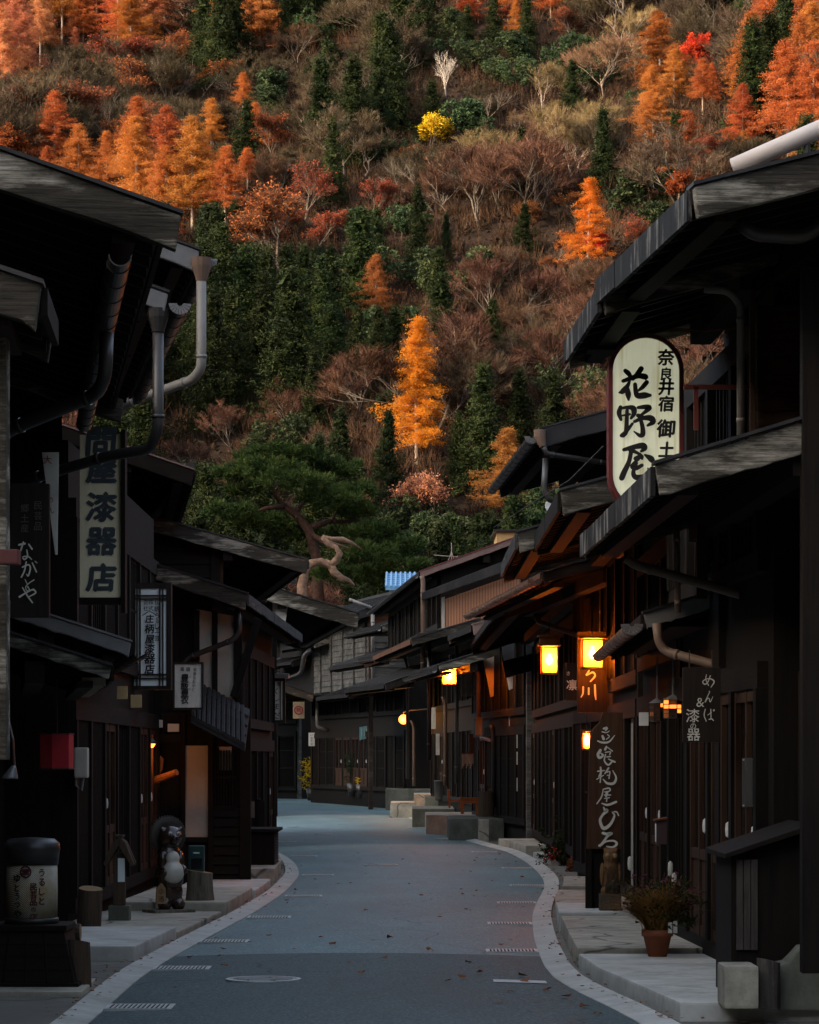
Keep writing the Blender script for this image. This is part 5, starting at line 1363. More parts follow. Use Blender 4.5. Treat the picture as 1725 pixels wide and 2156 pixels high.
sT = sign('shop_sign', 'tall cream lightbox sign crossed by a dark downpipe, with slate brush characters', 25.3, 213, 1090)
pbox(sT, 'face', 168, 915, 256, 1258, 25.3, .1, m_signpaper, .003)
mb = MB(); a_, b_2 = at(255,905,25.28), at(264,1290,25.28)
mb.box(a_.x, b_2.x, 25.26, 25.44, b_2.z, a_.z); a_, b_2 = at(166,1258,25.28), at(262,1272,25.28); mb.box(a_.x, b_2.x-.035, 25.28, 25.42, b_2.z, a_.z-.001)
mb.v = [tuple(par_M(sT).inverted() @ Vector(v)) for v in mb.v]; mb.build('frame', m_black, sT)
ik = Ink(25.294)
for c, y_ in (('問',930),('屋',988),('漆',1067),('器',1140),('店',1216)): ik.ch(c, 213, y_, 62, .075, .07, .96)
ik.build(sT, m_inkblue)

sF = sign('shop_sign', 'grey glass sign in a black lattice frame with several columns of characters', 33.5, 316, 1340)
pbox(sF, 'face', 281, 1238, 351, 1446, 33.5, .1, m_greysign, .003)
mb = MB()
def fr(x0, y0, x1, y1, d): a_, b_2 = at(x0,y0,33.48), at(x1,y1,33.48); mb.box(a_.x, b_2.x, 33.485-d, 33.7-d*2, b_2.z, a_.z)
fr(272,1227,282,1452,0); fr(350,1227,360,1452,0); fr(282,1227,350,1239,.002); fr(282,1444,350,1452,.002)
for x in (288.5, 295, 336.5, 343): fr(x-1.4,1239,x+1.4,1444,.012)
for y_ in (1254, 1261, 1420, 1428): fr(282,y_-1.3,350,y_+1.3,.016)
mb.v = [tuple(par_M(sF).inverted() @ Vector(v)) for v in mb.v]; mb.build('frame', m_board, sF)
ik = Ink(33.46)
for i, c in enumerate('伝統うるし工芸'): ik.ch(c, 331, 1268+[0,14,29,40,50,60,76][i], [11,12,11,8,11,11,11][i], .02)
for c, x, y_ in (('株',318,1268),('式',318,1281),('会',307,1268),('社',307,1281)): ik.ch(c, x, y_, 10.5, .02)
ik.brush([[(0,64,8),(50,6,10),(100,64,8)]], 300, 1287, 30, 14)
for c, y_, sz in (('庄',1303,18),('柄',1324,20),('屋',1346,19),('漆',1366,21),('器',1387,22),('店',1409,21)): ik.ch(c, 315, y_, sz, .06, .1)
ik.build(sF, m_ink)

sK = sign('shop_sign', 'dull square inn sign with black characters on a speckled grey face', 35.2, 395, 1444)
pbox(sK, 'face', 368, 1398, 424, 1490, 35.2, .08, m_panegrey, .003)
mb = MB()
for q in ((364,1394,428,1398),(364,1490,428,1494),(364,1398,368,1490),(424,1398,428,1490)): a_, b_2 = at(q[0],q[1],35.19), at(q[2],q[3],35.19); mb.box(a_.x, b_2.x, 35.185, 35.3, b_2.z, a_.z)
mb.v = [tuple(par_M(sK).inverted() @ Vector(v)) for v in mb.v]; mb.build('frame', m_board, sK)
ik = Ink(35.192)
ik.ch('民',384,1409,8,.02).ch('宿',396,1409,9,.02)
for c, y_ in (('豊',1427),('飯',1444),('豊',1459),('衣',1474)): ik.ch(c, 389, y_, 16, .06, .05)
for i, c in enumerate('気楽なおやど'): ik.ch(c, 411-i*.7, 1410+i*8.5, 7, .0)
for i, c in enumerate('はいはい'): ik.ch(c, 401-i*.5, 1425+i*13, 4, .0)
ik.build(sK, m_ink)
sU = sign('shop_sign', 'narrow capped lantern sign with loose black hiragana under the grey eaves', 47, 581, 1475)
pbox(sU, 'face', 567, 1434, 596, 1516, 47, .1, m_panegrey, .003)
mb = MB()
for q in ((562,1428,601,1434),(562,1516,601,1523),(562,1434,567,1516),(596,1434,601,1516),(571,1434,572.5,1516),(590,1434,591.5,1516)): a_, b_2 = at(q[0],q[1],46.98), at(q[2],q[3],46.98); mb.box(a_.x, b_2.x, 46.975, 47.12, b_2.z, a_.z)
mb.v = [tuple(par_M(sU).inverted() @ Vector(v)) for v in mb.v]; mb.build('frame', m_board, sU)
pbox(sU, 'cap', 557, 1418, 608, 1428, 46.9, .3, m_metalgrey, .01)
ik = Ink(46.97); ik.ch('民',575,1440,8,.01).ch('宿',587,1440,8,.01)
for c, y_, sz in (('く',1455,13),('し',1470,13),('ま',1488,13),('だ',1507,16)): ik.ch(c, 582, y_, sz, .02, .2)
ik.build(sU, m_ink)
# far end
sE = sign('shop_sign', 'far cream and brown sign with a red round emblem', 108, 629, 1496)
pbox(sE, 'face', 617, 1478, 641, 1513, 108, .08, plain('cream_brown', (.4,.3,.18), .6), .01)
ik = Ink(107.98); ik.brush([[(50+44*math.cos(t), 50+44*math.sin(t), 14) for t in np.linspace(0, 6.28, 13)]], 619.5, 1486, 19, 19); ik.ch('熊', 629, 1495, 10, .05); ik.build(sE, m_inkred, 'emblem')
sL = sign('shop_sign', 'small white box sign with thin characters at the far left of the bend', 106, 656, 1557)
pbox(sL, 'face', 650, 1543, 663, 1571, 106, .1, m_paper, .01); ik = Ink(105.98)
for i, c in enumerate('い倉平助'): ik.ch(c, 656.5, 1548+i*6.2, 5, 0)
ik.build(sL, m_ink)
sD = thing('street_lantern', 'far roofed lantern post with white sign panel and bold black characters', 'lantern', at(597,1680,120))
pbox(sD, 'post', 584, 1600, 612, 1679, 120, .5, m_black, .02); pbox(sD, 'face', 589, 1608, 605, 1655, 119.95, .05, m_paper, .005)
pbox(sD, 'side_strip', 606, 1612, 610, 1658, 119.93, .05, plain('blue_yellow_strip', (.25,.3,.3), .6), .004)
ppoly(sD, 'cap', [(578,1601),(586,1590),(610,1590),(618,1601)], 119.8, .9, m_metalgrey, .02)
ik = Ink(119.94); ik.ch('食',597,1616,13,.03).ch('事',597,1631,13,.03).ch('処',597,1646,13,.03); ik.build(sD, m_ink)
sV = thing('door_curtain', 'faded teal split curtain over a far doorway', 'curtain', at(767,1545,98))
for k in range(3): ppoly(sV, 'cloth', [(757+k*7.4,1531-k*1.5),(764+k*7.4,1530-k*1.5),(764.3+k*7.4,1556-k*1.5),(757.2+k*7.4,1559-k*1.5)], 98+.02*k, .02, plain('faded_teal_cloth', (.13,.27,.28), .9, 0, .2, 8), 0)
ik = Ink(97.95)
for x in (762, 767, 772): ik.brush([[(50,0,16),(48,50,14),(52,100,12)]], x-2, 1535, 4, 15)
ik.build(sV, m_white, 'pattern')
# small notices on the right-hand fronts
m_notice = plain('pale_notice_paper', (.55,.53,.46), .8, 0, .15, 14)
for px0, py0, px1, py1, Y, lab in ((1088,1544,1096,1575,55.5,'upper framed notice on the dark corner post'), (1088,1583,1096,1610,55.5,'middle framed notice on the dark corner post'), (1088,1638,1096,1666,55.5,'lower framed notice on the dark corner post'),
    (1119,1694,1129,1714,53.9,'small framed notice low on the clapboards'), (1172,1686,1183,1716,49,'white notice on the black door left of the flower bush'), (1040,1629,1060,1641,60,'small tilted white board hanging below the bamboo blinds'),
    (1052,1700,1057,1717,60,'left one of the small notices near the stump'), (1062,1698,1069,1717,60,'right one of the small notices near the stump')):
    t = thing('notice', lab, 'notice', at((px0+px1)/2, (py0+py1)/2, Y), 0, 'small notices on the right-hand fronts')
    pbox(t, 'frame', px0-1, py0-1, px1+1, py1+1, Y, .03, m_black, .002); pbox(t, 'paper', px0, py0, px1, py1, Y-.004, .006, m_notice, 0)
# ------------------------------------------------------------------ lamps that are lit
m_lpaper, nt, b = _nodes('lantern_paper')
b.inputs['Base Color'].default_value = (.8,.62,.32,1); b.inputs['Roughness'].default_value = .8
tr_ = nt.nodes.new('ShaderNodeBsdfTranslucent'); tr_.inputs[0].default_value = (.88,.55,.2,1); mx = nt.nodes.new('ShaderNodeMixShader'); mx.inputs[0].default_value = .75
nt.links.new(b.outputs[0], mx.inputs[1]); nt.links.new(tr_.outputs[0], mx.inputs[2])
tp = nt.nodes.new('ShaderNodeBsdfTransparent'); tp.inputs[0].default_value = (1,.75,.4,1); m2x = nt.nodes.new('ShaderNodeMixShader'); m2x.inputs[0].default_value = .5
nt.links.new(mx.outputs[0], m2x.inputs[1]); nt.links.new(tp.outputs[0], m2x.inputs[2]); nt.links.new(m2x.outputs[0], nt.nodes['Material Output'].inputs[0])
m_lampwood = wood('lantern_wood', (.05,.025,.01), (.11,.05,.02), (.2,.1,.045), 'z', 1, .5, .7, .3)

def lantern(px0, py0, px1, py1, Y, label, power, cap=True, hang=.25):
    a, c = at(px0, py0, Y), at(px1, py1, Y); w_ = (c.x-a.x)/2; h = a.z-c.z
    t = thing('square_lantern', label, 'lantern', ((a.x+c.x)/2, Y+w_, c.z), 0, 'lit square lanterns on the right')
    i = w_-.012; mb = MB()
    for x0, x1, y0, y1 in ((-i,i,-i,-i+.002),(-i,i,i-.002,i),(-i,-i+.002,-i,i),(i-.002,i,-i,i)): mb.box(x0, x1, y0, y1, .012, h-.012)
    mb.build('paper', m_lpaper, t)
    mb = MB(); e = .011
    for sx in (-1, 1):
        for sy in (-1, 1): mb.box(sx*w_, sx*(w_-e*1.6), sy*w_, sy*(w_-e*1.6), 0, h)
    for z_ in (0, h-e): 
        for q in ((-w_,w_,-w_-.002,-w_+e),(-w_,w_,w_-e,w_+.002),(-w_-.002,-w_+e,-w_+.02,w_-.02),(w_-e,w_+.002,-w_+.02,w_-.02)): mb.box(*q, z_-.003, z_+e+.003)
    mb.box(-w_*.95, w_*.95, -w_*.95, w_*.95, -.012, -.004)
    mb.build('frame', m_lampwood, t)
    mb = MB(); mb.box(-w_*1.32, w_*1.32, -w_*1.32, w_*1.32, h+.012, h+.035)
    if cap: mb.box(-w_*1.15, w_*1.15, -w_*1.15, w_*1.15, h+.036, h+.036+.09); mb.box(-w_*1.4, w_*1.4, -w_*1.4, w_*1.4, h+.127, h+.15)
    mb.build('cap', m_lampwood, t)
    mb = MB(); mb.tube([(0,0,h+.03),(0,0,h+.15+hang)], .008, 6); mb.build('hanger', m_pipe, t)
    mb = MB(); mb.lathe([(.001,-.05),(.03,-.035),(.038,0),(.028,.035),(.012,.06),(.012,.09)], 12, (0,0,h*.5)); mb.build('bulb', glow('lit_bulb', (1, .34, .045), power), t, True)
    return t
LPOW = 400
lantern(1226,1346,1272,1407,32.6,'brightest square lantern, hanging above the brush lettered board', LPOW*1.15, False)
lantern(1140,1362,1176,1418,36.5,'lit square lantern with a wooden box cap, left of the brightest one', LPOW)
lantern(931,1409,962,1441,57.5,'far lit yellow lantern under a grey eave left of the bamboo blinds', LPOW*2.2, False, .15)
lantern(1227,1542,1245,1578,34.4,'small lit lantern half hidden by the tall brown board', LPOW*.5, False, .15)
t = thing('globe_lamp', 'glowing round globe lamp low under a far awning', 'lamp', at(850,1515,82))
mb = MB(); mb.lathe([(.001,-.14),(.07,-.122),(.122,-.07),(.14,0),(.122,.07),(.07,.122),(.03,.136)], 18); mb.build('globe', glow('lit_globe', (1,.2,.025), 1.3), t, True)
mb = MB(); mb.tube([(0,0,.13),(0,0,.2),(.2,.1,.26),(.7,.2,.3)], .018, 6); mb.build('bracket', m_pipe, t)
l = bpy.data.lights.new('globe_light', 'POINT'); l.energy = 30; l.color = (1,.4,.08); l.shadow_soft_size = .14
o = bpy.data.objects.new('globe_light', l); COL.objects.link(o); o.parent = t; o.location = (-.05,-.25,0)
t = thing('dome_lamp', 'lit dome lamp under the left-hand lintel above the carved board', 'lamp', at(315,1566,35.3))
mb = MB(); mb.lathe([(.085,.0),(.08,.03),(.05,.06),(.012,.08),(.01,.16)], 16); mb.build('shade', m_pipe, t, True)
mb = MB(); mb.lathe([(.001,-.055),(.045,-.045),(.068,-.012),(.07,.005)], 16); mb.build('globe', glow('lit_dome', (1,.2,.025), 1.3), t, True)
l = bpy.data.lights.new('dome_light', 'POINT'); l.energy = 2.2; l.color = (1,.36,.06); l.shadow_soft_size = .06
o = bpy.data.objects.new('dome_light', l); COL.objects.link(o); o.parent = t; o.location = (0,0,-.1)
t = thing('carved_board', 'carved driftwood name board glowing under the left dome lamp', 'board', at(325,1615,36.2))
ppoly(t, 'board', [(308,1590),(330,1584),(345,1598),(342,1622),(326,1640),(310,1634)], 36.2, .05, m_orange, .01)
mb = MB(); mb.tube([at(306,1650,35.9), at(352,1634,35.7), at(372,1626,35.6)], [.05,.045,.04], 8); mb.v = [tuple(par_M(t).inverted() @ Vector(v)) for v in mb.v]; mb.build('log', m_orange, t)
t = thing('stained_glass_lamp', '', 'lamp', at(1383,1512,24.2))
def stained(px0, py0, px1, py1, Y, label):
    a, c = at(px0, py0, Y), at(px1, py1, Y); r_ = (c.x-a.x)/2; h = a.z-c.z
    t = thing('stained_glass_lamp', label, 'lamp', ((a.x+c.x)/2, Y, c.z), .3, 'amber glass lamps hung side by side')
    rd = random.Random(int(px0)); mats = [plain('amber_glass', (.4,.11,.02), .3, 0, .3, 20), plain('brown_glass', (.05,.025,.012), .3, 0, .3, 20), glow('glowing_amber', (1,.22,.03), .55, (.3,.06,.01))]
    cells = {0: MB(), 1: MB(), 2: MB()}
    for i in range(8):
        for j in range(4):
            a0 = 2*math.pi*i/8; a1 = 2*math.pi*(i+1)/8; z0 = h*.78*j/4; z1 = h*.78*(j+1)/4; k = rd.choices((0,1,2),(3,4,2))[0]
            p = [(r_*math.cos(a0), r_*math.sin(a0), z0), (r_*math.cos(a1), r_*math.sin(a1), z0), (r_*math.cos(a1), r_*math.sin(a1), z1), (r_*math.cos(a0), r_*math.sin(a0), z1)]
            cells[k].prism(p, (-.006*math.cos(a0), -.006*math.sin(a0), 0))
    for k in cells: cells[k].build('glass', mats[k], t)
    mb = MB()
    for i in range(8): a0 = 2*math.pi*i/8; mb.tube([(r_*1.01*math.cos(a0), r_*1.01*math.sin(a0), 0), (r_*1.01*math.cos(a0), r_*1.01*math.sin(a0), h*.78)], .004, 5)
    for j in range(5): mb.tube([(r_*1.015*math.cos(2*math.pi*i/8), r_*1.015*math.sin(2*math.pi*i/8), h*.78*j/4) for i in range(9)], .004, 5)
    mb.build('lead_frame', m_pipe, t); mb = MB(); mb.lathe([(r_*1.15,h*.78),(r_*.5,h*.92),(.01,h),(.008,h+.35)], 8); mb.build('cap', m_metalgrey, t)
bpy.data.objects.remove(t)
stained(1367,1470,1401,1518,24.4,'left one of two round amber glass lamps by the black hanging board')
stained(1396,1463,1439,1512,23.6,'right one of two round amber glass lamps, its panes mostly dark')
for k, (x0, y0, x1, y1) in enumerate(((1346,1500,1366,1528),(1374,1484,1394,1512),(1398,1470,1424,1498))):
    pbox(hR3, 'paper_panel', x0, y0, x1, y1, 25.4-.3*k, .02, m_paper, .002)

# ------------------------------------------------------------------ left pavement
m_logbark = wood('log_bark', (.03,.02,.013), (.08,.055,.036), (.16,.12,.08), 'z', 1, .7, .9, .35, .012)
m_logend = wood('cut_log_end', (.16,.1,.05), (.28,.18,.09), (.38,.26,.15), 'x', 1, .8, .8, .4)
m_stump = wood('pale_weathered_stump', (.06,.05,.036), (.15,.125,.09), (.3,.26,.2), 'z', 1, .7, .9, .5, .012)
def log(name, label, px, pyb, pyt, wpx, cat='log', lean=0.0, mat=None, flare=1.0, grp=None, Y=None, seed=0):
    Y = Y or gy(pyb, .03); b_2 = at(px, pyb, Y); h = (pyb-pyt)/FPX*Y; r_ = wpx/2/FPX*Y
    t = thing(name, label, cat, (b_2.x, Y+r_, b_2.z), 0, grp); rd = random.Random(seed+px); mb = MB(); n = 18; rings = 6
    ph = [rd.uniform(0, 6.28) for _ in range(4)]
    for j in range(rings+1):
        u = j/rings
        for k in range(n):
            a = 2*math.pi*k/n; q = r_*(1+(flare-1)*(1-u)**2)*(1+.05*math.sin(3*a+ph[0])+.04*math.sin(5*a+ph[1]+u*2)+.02*math.sin(11*a))
            mb.v.append((q*math.cos(a)+lean*u*h, q*math.sin(a), u*h+(.02*math.sin(a+ph[2])*u)))
    for j in range(rings):
        for k in range(n): mb.f.append((j*n+k, j*n+(k+1) % n, (j+1)*n+(k+1) % n, (j+1)*n+k))
    mb.build('trunk', mat or m_logbark, t, True)
    m2 = MB(); top = mb.v[rings*n:]; m2.v = [(x, y, z+.001) for x, y, z in top]; m2.f = [tuple(range(n))]; m2.build('cut_top', m_logend, t)
    return t
# round street lantern on a tiled plinth at the lower left corner
Yl = 19.9; cx_ = at(57, 0, Yl).x
t = thing('street_lantern', 'big round lantern with brush characters on a dark tiled plinth, lower left corner', 'lantern', (cx_, Yl+.25, 0))
zz = lambda py: at(0, py, Yl).z
mb = MB(); z0, z1, z2 = -.02, zz(2068), zz(1962)
for (a0, a1, h0, h1) in ((.365,.345,z0,z1),): mb.prism([(-a0,-a0,h0),(a0,-a0,h0),(a0,a0,h0),(-a0,a0,h0)], (0,0,h1-h0))
n = len(mb.v); mb.v += [(-.335,-.335,z1),(.335,-.335,z1),(.335,.335,z1),(-.335,.335,z1),(-.255,-.255,z2),(.255,-.255,z2),(.255,.255,z2),(-.255,.255,z2)]
mb.f += [(n,n+1,n+5,n+4),(n+1,n+2,n+6,n+5),(n+2,n+3,n+7,n+6),(n+3,n,n+4,n+7),(n+4,n+5,n+6,n+7)]
mb.build('plinth', m_blackh, t, bevel=.006)
mb = MB()
for k in range(1, 4): zk = z1+(z2-z1)*k/4; w_ = .335-.08*k/4+.003; mb.box(-w_, w_, -w_, -w_+.01, zk-.004, zk+.004)
for k in (-1, 0, 1): mb.beam((k*.15,-.338,z1),(k*.12,-.258,z2), .008, .012)
mb.build('tile_joints', m_black, t)
mb = MB(); mb.box(-.275,.275,-.275,.275,z2+.002,z2+.045); mb.build('plinth_top', m_blackh, t, bevel=.012)
R0 = .182
mb = MB(); mb.lathe([(R0*1.02,z2+.046),(R0*1.04,zz(1938)),(R0*.99,zz(1936))], 32); mb.build('lower_ring', m_pipe, t, True)
m_mesh, nt, b = _nodes('mesh_covered_paper')
v = _coord(nt, (1,1,1), 'Object', False); wv_ = nt.nodes.new('ShaderNodeTexWave'); wv_.inputs['Scale'].default_value = 42; wv_.bands_direction = 'DIAGONAL'; nt.links.new(v, wv_.inputs[0])
pc = _ramp(nt, _noise(nt, v, 5, 5, .7), [(.4, (.5,.46,.36)), (.62, (.42,.3,.14)), (.75, (.34,.2,.06))])
nt.links.new(_mix(nt, pc, _ramp(nt, wv_.outputs[0], [(.3, (.35,.35,.35)), (.6, (1,1,1))]), 1.0, 'MULTIPLY'), b.inputs['Base Color']); b.inputs['Roughness'].default_value = .6
mb = MB(); mb.lathe([(R0*.97,zz(1936)+.001),(R0*.985,zz(1880)),(R0*.97,zz(1823)-.001)], 40); mb.build('drum', m_mesh, t, True)
mb = MB(); mb.lathe([(R0*1.0,zz(1823)),(R0*1.05,zz(1800)),(R0*1.08,zz(1790)),(R0*1.05,zz(1777)),(R0*.85,zz(1768)),(.02,zz(1765))], 40); mb.build('cap', m_pipe, t, True)
def wrap(ink, R1):                                   # bend flat lettering round the drum
    for i, (x, y, z) in enumerate(ink.mb.v):
        th = max(-1.4, min(1.4, (x-cx_)/R1)); ink.mb.v[i] = (cx_+R1*math.sin(th), Yl+.25-R1*math.cos(th)-(.0008*(i % 7)), z)
ik = Ink(Yl+.05)
for i, (c, s_) in enumerate((('ゆ',17),('と',15),('う',14),('つ',13),('や',17))): ik.ch(c, 33+i*.3, 1850+[0,20,38,56,76][i], s_, .045)
wrap(ik, R0*.995); ik.build(t, m_ink)
ik = Ink(Yl+.05)
for i, c in enumerate('うるしと'): ik.ch(c, 88, 1838+i*20, 15, .04)
for i, c in enumerate('民芸品の店'): ik.ch(c, 70, 1868+i*16, [15,15,15,10,16][i], .04)
wrap(ik, R0*.995); ik.build(t, m_inkmaroon, 'maroon_lettering')
ik = Ink(Yl+.05); ik.brush([[(50+42*math.cos(q), 50+42*math.sin(q), 13) for q in np.linspace(0, 6.28, 15)]], 40, 1823, 26, 27); ik.brush([[(30,40,26),(70,40,26)],[(34,60,26),(66,60,26)]], 40, 1823, 26, 27)
wrap(ik, R0*.997); ik.build(t, m_inkmaroon, 'emblem')

log('short_log', 'squat upright log beside the round lantern plinth', 162, 2080, 1985, 56, lean=-.02, grp='logs on the left pavement', seed=1)
log('log_post', 'tall leaning bark-brown log post behind the squat log', 182, 1973, 1872, 50, lean=.06, grp='logs on the left pavement', seed=2)
t = thing('sawn_log', 'short sawn log lying end-on behind the round lantern', 'log', at(146,1982,22.9))
mb = MB(); mb.tube([(-.09,0,.07),(.085,0,.07)], [.075,.07], 12); mb.build('trunk', m_logbark, t); mb = MB(); mb.tube([(.086,0,.07),(.09,0,.07)], [.068,.067], 12); mb.build('cut_end', m_logend, t)
log('stump', 'pale weathered stump under the small green box', 419, 1897, 1836, 54, 'stump', mat=m_stump, flare=1.12, seed=4, Y=30.05)
# wooden post lantern
Yp = 27.6; b_2 = at(250, 1951, Yp)
t = thing('post_lantern', 'wooden post lantern with a little bark roof and a white side panel', 'lantern', (b_2.x, Yp+.1, .07))
z_ = lambda py: at(0, py, Yp).z-.05
mb = MB(); mb.box(-.1,.1,-.1,.1,-.04,z_(1912)); mb.build('base_block', m_concdark, t, bevel=.015)
mb = MB(); mb.box(-.055,.055,-.055,.055,z_(1912)+.001,z_(1800)); mb.build('post', m_logbark, t, bevel=.006)
mb = MB(); mb.box(-.012,.054,-.062,-.056,z_(1862),z_(1812)); mb.build('light_panel', m_greysign, t)
rd = random.Random(3); mb = MB()
for sx in (-1, 1):
    for k in range(5):
        y = -.11+k*.05; mb.prism([(0,y,z_(1768)+rd.uniform(0,.01)),(sx*.06,y,z_(1778)),(sx*.145,y,z_(1822)+rd.uniform(-.03,.01)),(sx*.12,y,z_(1829)),(0,y,z_(1784))], (0,.052,0))
mb.box(-.04,.04,-.1,.1,z_(1767),z_(1763)); mb.build('bark_roof', m_logbark, t)

# ceramic animal statue
def blob(name, balls, mat, par, vox=.012, sm=4):
    mb = MB()
    for (c, r_) in balls:
        rx_, ry_, rz_ = r_ if hasattr(r_, '__len__') else (r_,)*3
        prof = [(math.sin(math.pi*k/10), -math.cos(math.pi*k/10)) for k in range(11)]
        mb.lathe([(max(.001, a), b2) for a, b2 in prof], 18); n = 11*18
        mb.v[-n:] = [(x*rx_+c[0], y*ry_+c[1], z*rz_+c[2]) for x, y, z in mb.v[-n:]]
    o = mb.build(name, mat, par); m = o.modifiers.new('r', 'REMESH'); m.mode = 'VOXEL'; m.voxel_size = vox
    m2 = o.modifiers.new('s', 'SMOOTH'); m2.iterations = sm
    dg = bpy.context.evaluated_depsgraph_get(); me = bpy.data.meshes.new_from_object(o.evaluated_get(dg)); o.modifiers.clear(); o.data = me
    if not me.materials: me.materials.append(mat)
    me.polygons.foreach_set('use_smooth', [True]*len(me.polygons)); return o
m_glaze = plain('dark_brown_glaze', (.035,.017,.01), .25, 0, .4, 9, .6)
m_glazew = plain('cream_glaze', (.5,.46,.38), .35, 0, .2, 10, .5)
Yt = 28.95; b_2 = at(355, 1920, Yt)
t = thing('animal_statue', 'glazed brown raccoon dog statue with a round cream belly and a straw hat', 'statue', (b_2.x, Yt+.2, .07), R(28))
mb = MB(); mb.box(-.24,.2,-.18,.16,-.02,.03); mb.build('base_board', m_stump, t, bevel=.008)
bd = blob('body', [((0,.02,.36),(.15,.13,.2)),((0,.03,.56),(.125,.11,.16)),((0,.02,.2),(.14,.12,.14)),((-.075,-.03,.08),(.07,.08,.07)),((.075,-.03,.08),(.07,.08,.07)),((0,0,.76),(.125,.115,.11)),((0,-.11,.735),(.052,.06,.045)),
     ((-.1,-.02,.5),(.045,.06,.12)),((.1,-.02,.5),(.045,.06,.12)),((-.1,-.08,.4),(.04,.05,.05)),((.11,-.08,.42),(.04,.05,.05)),((-.1,-.03,.83),(.03,.02,.035)),((.1,-.03,.83),(.03,.02,.035)),((0,.15,.2),(.07,.07,.12))], m_glaze, t)
blob('belly', [((0,-.075,.4),(.118,.085,.118)),((0,-.065,.54),(.075,.055,.08))], m_glazew, t, .014)
blob('nose', [((0,-.172,.75),(.02,.016,.014))], m_ink, t, .006, 2)
for sx in (-1, 1): e_ = blob('eye', [((sx*.045,-.105,.79),(.024,.014,.022))], m_glazew, t, .006, 2); blob('pupil', [((sx*.045,-.118,.788),(.01,.006,.011))], m_ink, e_, .004, 1)
mb = MB(); n = 28
mb.lathe([(.001,.0),(.1,-.015),(.19,-.05),(.192,-.06),(.1,-.03),(.001,-.02)], 28); mb.v = [(x, .06+z*1.2+.07, .77+y) for x, y, z in mb.v]
for k in range(40):
    a = 2*math.pi*k/40; mb.tube([(.19*math.cos(a), .06, .77+.19*math.sin(a)), (.197*math.cos(a), .075, .77+.197*math.sin(a))], .009, 5)
mb.build('straw_hat', plain('dark_straw', (.045,.032,.022), .6, 0, .4, 20), t, True)
mb = MB(); mb.prism([(-.21,-.13,.09),(-.1,-.13,.09),(-.105,-.13,.25),(-.15,-.13,.3),(-.2,-.13,.25)], (0,.02,0)); tg = mb.build('ledger', plain('tan_wood_tag', (.22,.12,.05), .6, 0, .25, 12), t, bevel=.004)
tg_ink = MB()
for c, z_2 in (('ゆ',.215),('通',.14)):
    v, f = glyph(c); tg_ink.add([(-.155+x*.06, -.1315, z_2+y*.06) for x, y in v], f)
tg_ink.build('lettering', m_ink, tg)
t = thing('small_box', 'small dark green metal box standing on the pale stump', 'box', at(413,1836,30.15)+Vector((0,.08,0)))
mb = MB(); mb.box(-.08,.08,-.06,.06,.002,.27); mb.build('case', plain('dark_green_enamel', (.02,.055,.05), .35, .1, .2, 6), t, bevel=.008)
mb = MB(); mb.box(-.055,.06,-.064,-.061,.03,.14); mb.build('window', m_glass, t); mb = MB(); mb.box(-.03,.035,-.064,-.061,.19,.205); mb.build('label_strip', m_panegrey, t)
# slatted cabinet on the corner
Yc = 38.6; a_, c_ = at(526, 1752, Yc), at(577, 1848, Yc)
t = thing('slatted_cabinet', 'low dark slatted cabinet with a thin overhanging top at the left road corner', 'cabinet', (a_.x, Yc, c_.z))
w_ = c_.x-a_.x; h = a_.z-c_.z
mb = MB(); mb.box(0,w_,0,1.2,0,h); mb.build('body', m_black, t); mb = MB(); mb.box(-.05,w_+.06,-.06,1.3,h+.002,h+.04); mb.build('top', m_blackh, t)
mb = MB()
for k in range(16): mb.box(w_+.001,w_+.016,.05,1.15,.03+k*h/16.5,.03+k*h/16.5+.012)
mb.build('slats', m_clapgrey, t)
log('wooden_block', 'grey wooden block on a post behind the slatted cabinet', 546, 1745, 1686, 22, 'post', Y=41, mat=m_black, seed=9)
pbox(hL5, 'notice_strip', 528, 1688, 536, 1722, 39.5, .04, m_stump)
# hanging red lantern box, meter box, little lamp shade, green cloth
t = thing('red_lantern', 'six sided bright red paper lantern hanging on the left', 'lantern', at(120,1620,24.2)); r_ = 36/FPX*24.2; h = 76/FPX*24.2
mb = MB(); rr = [(r_*math.cos(math.pi*k/3+.35), r_*math.sin(math.pi*k/3+.35)) for k in range(6)]
mb.prism([(x, y, .012) for x, y in rr], (0,0,h-.024)); mb.build('shade', plain('red_lantern_cloth', (.42,.012,.018), .7, 0, .2, 5), t)
mb = MB()
for z_2 in (0, h-.012): mb.prism([(x*1.04, y*1.04, z_2) for x, y in rr], (0,0,.012))
mb.tube([(0,0,h),(0,0,h+.5)], .006, 6); mb.build('frame', m_inkmaroon, t)
pbox(hL3, 'meter_box', 156, 1574, 184, 1638, 27.0, .16, m_plaster, .02)
mb = MB(); mb.tube([at(160,1638,27.05), at(160,1654,27.05), at(172,1664,27.05), at(176,1638,27.05)], .012, 6); mb.v = [tuple(par_M(hL3).inverted() @ Vector(v)) for v in mb.v]; mb.build('cable', m_pipegrey, hL3)
t = thing('spot_lamp', 'small conical metal lamp shade on a bent arm at the left edge', 'lamp', at(20,1640,18.2))
mb = MB(); mb.lathe([(.06,0),(.055,.012),(.025,.07),(.012,.09)], 14); mb.v = [(x*.9+z*.3, y, z*.95) for x, y, z in mb.v]; mb.build('shade', m_metalgrey, t, True)
mb = MB(); mb.tube([(.03,0,.08),(.02,0,.25),(-.02,.05,.4),(-.2,.1,.42)], .01, 6); mb.build('arm', m_pipe, t)
t = thing('door_curtain', 'long dark green cloth strip hanging in the left doorway', 'curtain', at(312,1680,36.0))
mb = MB(); pts = [at(302+k*3.6, 0, 36.0) for k in range(7)]
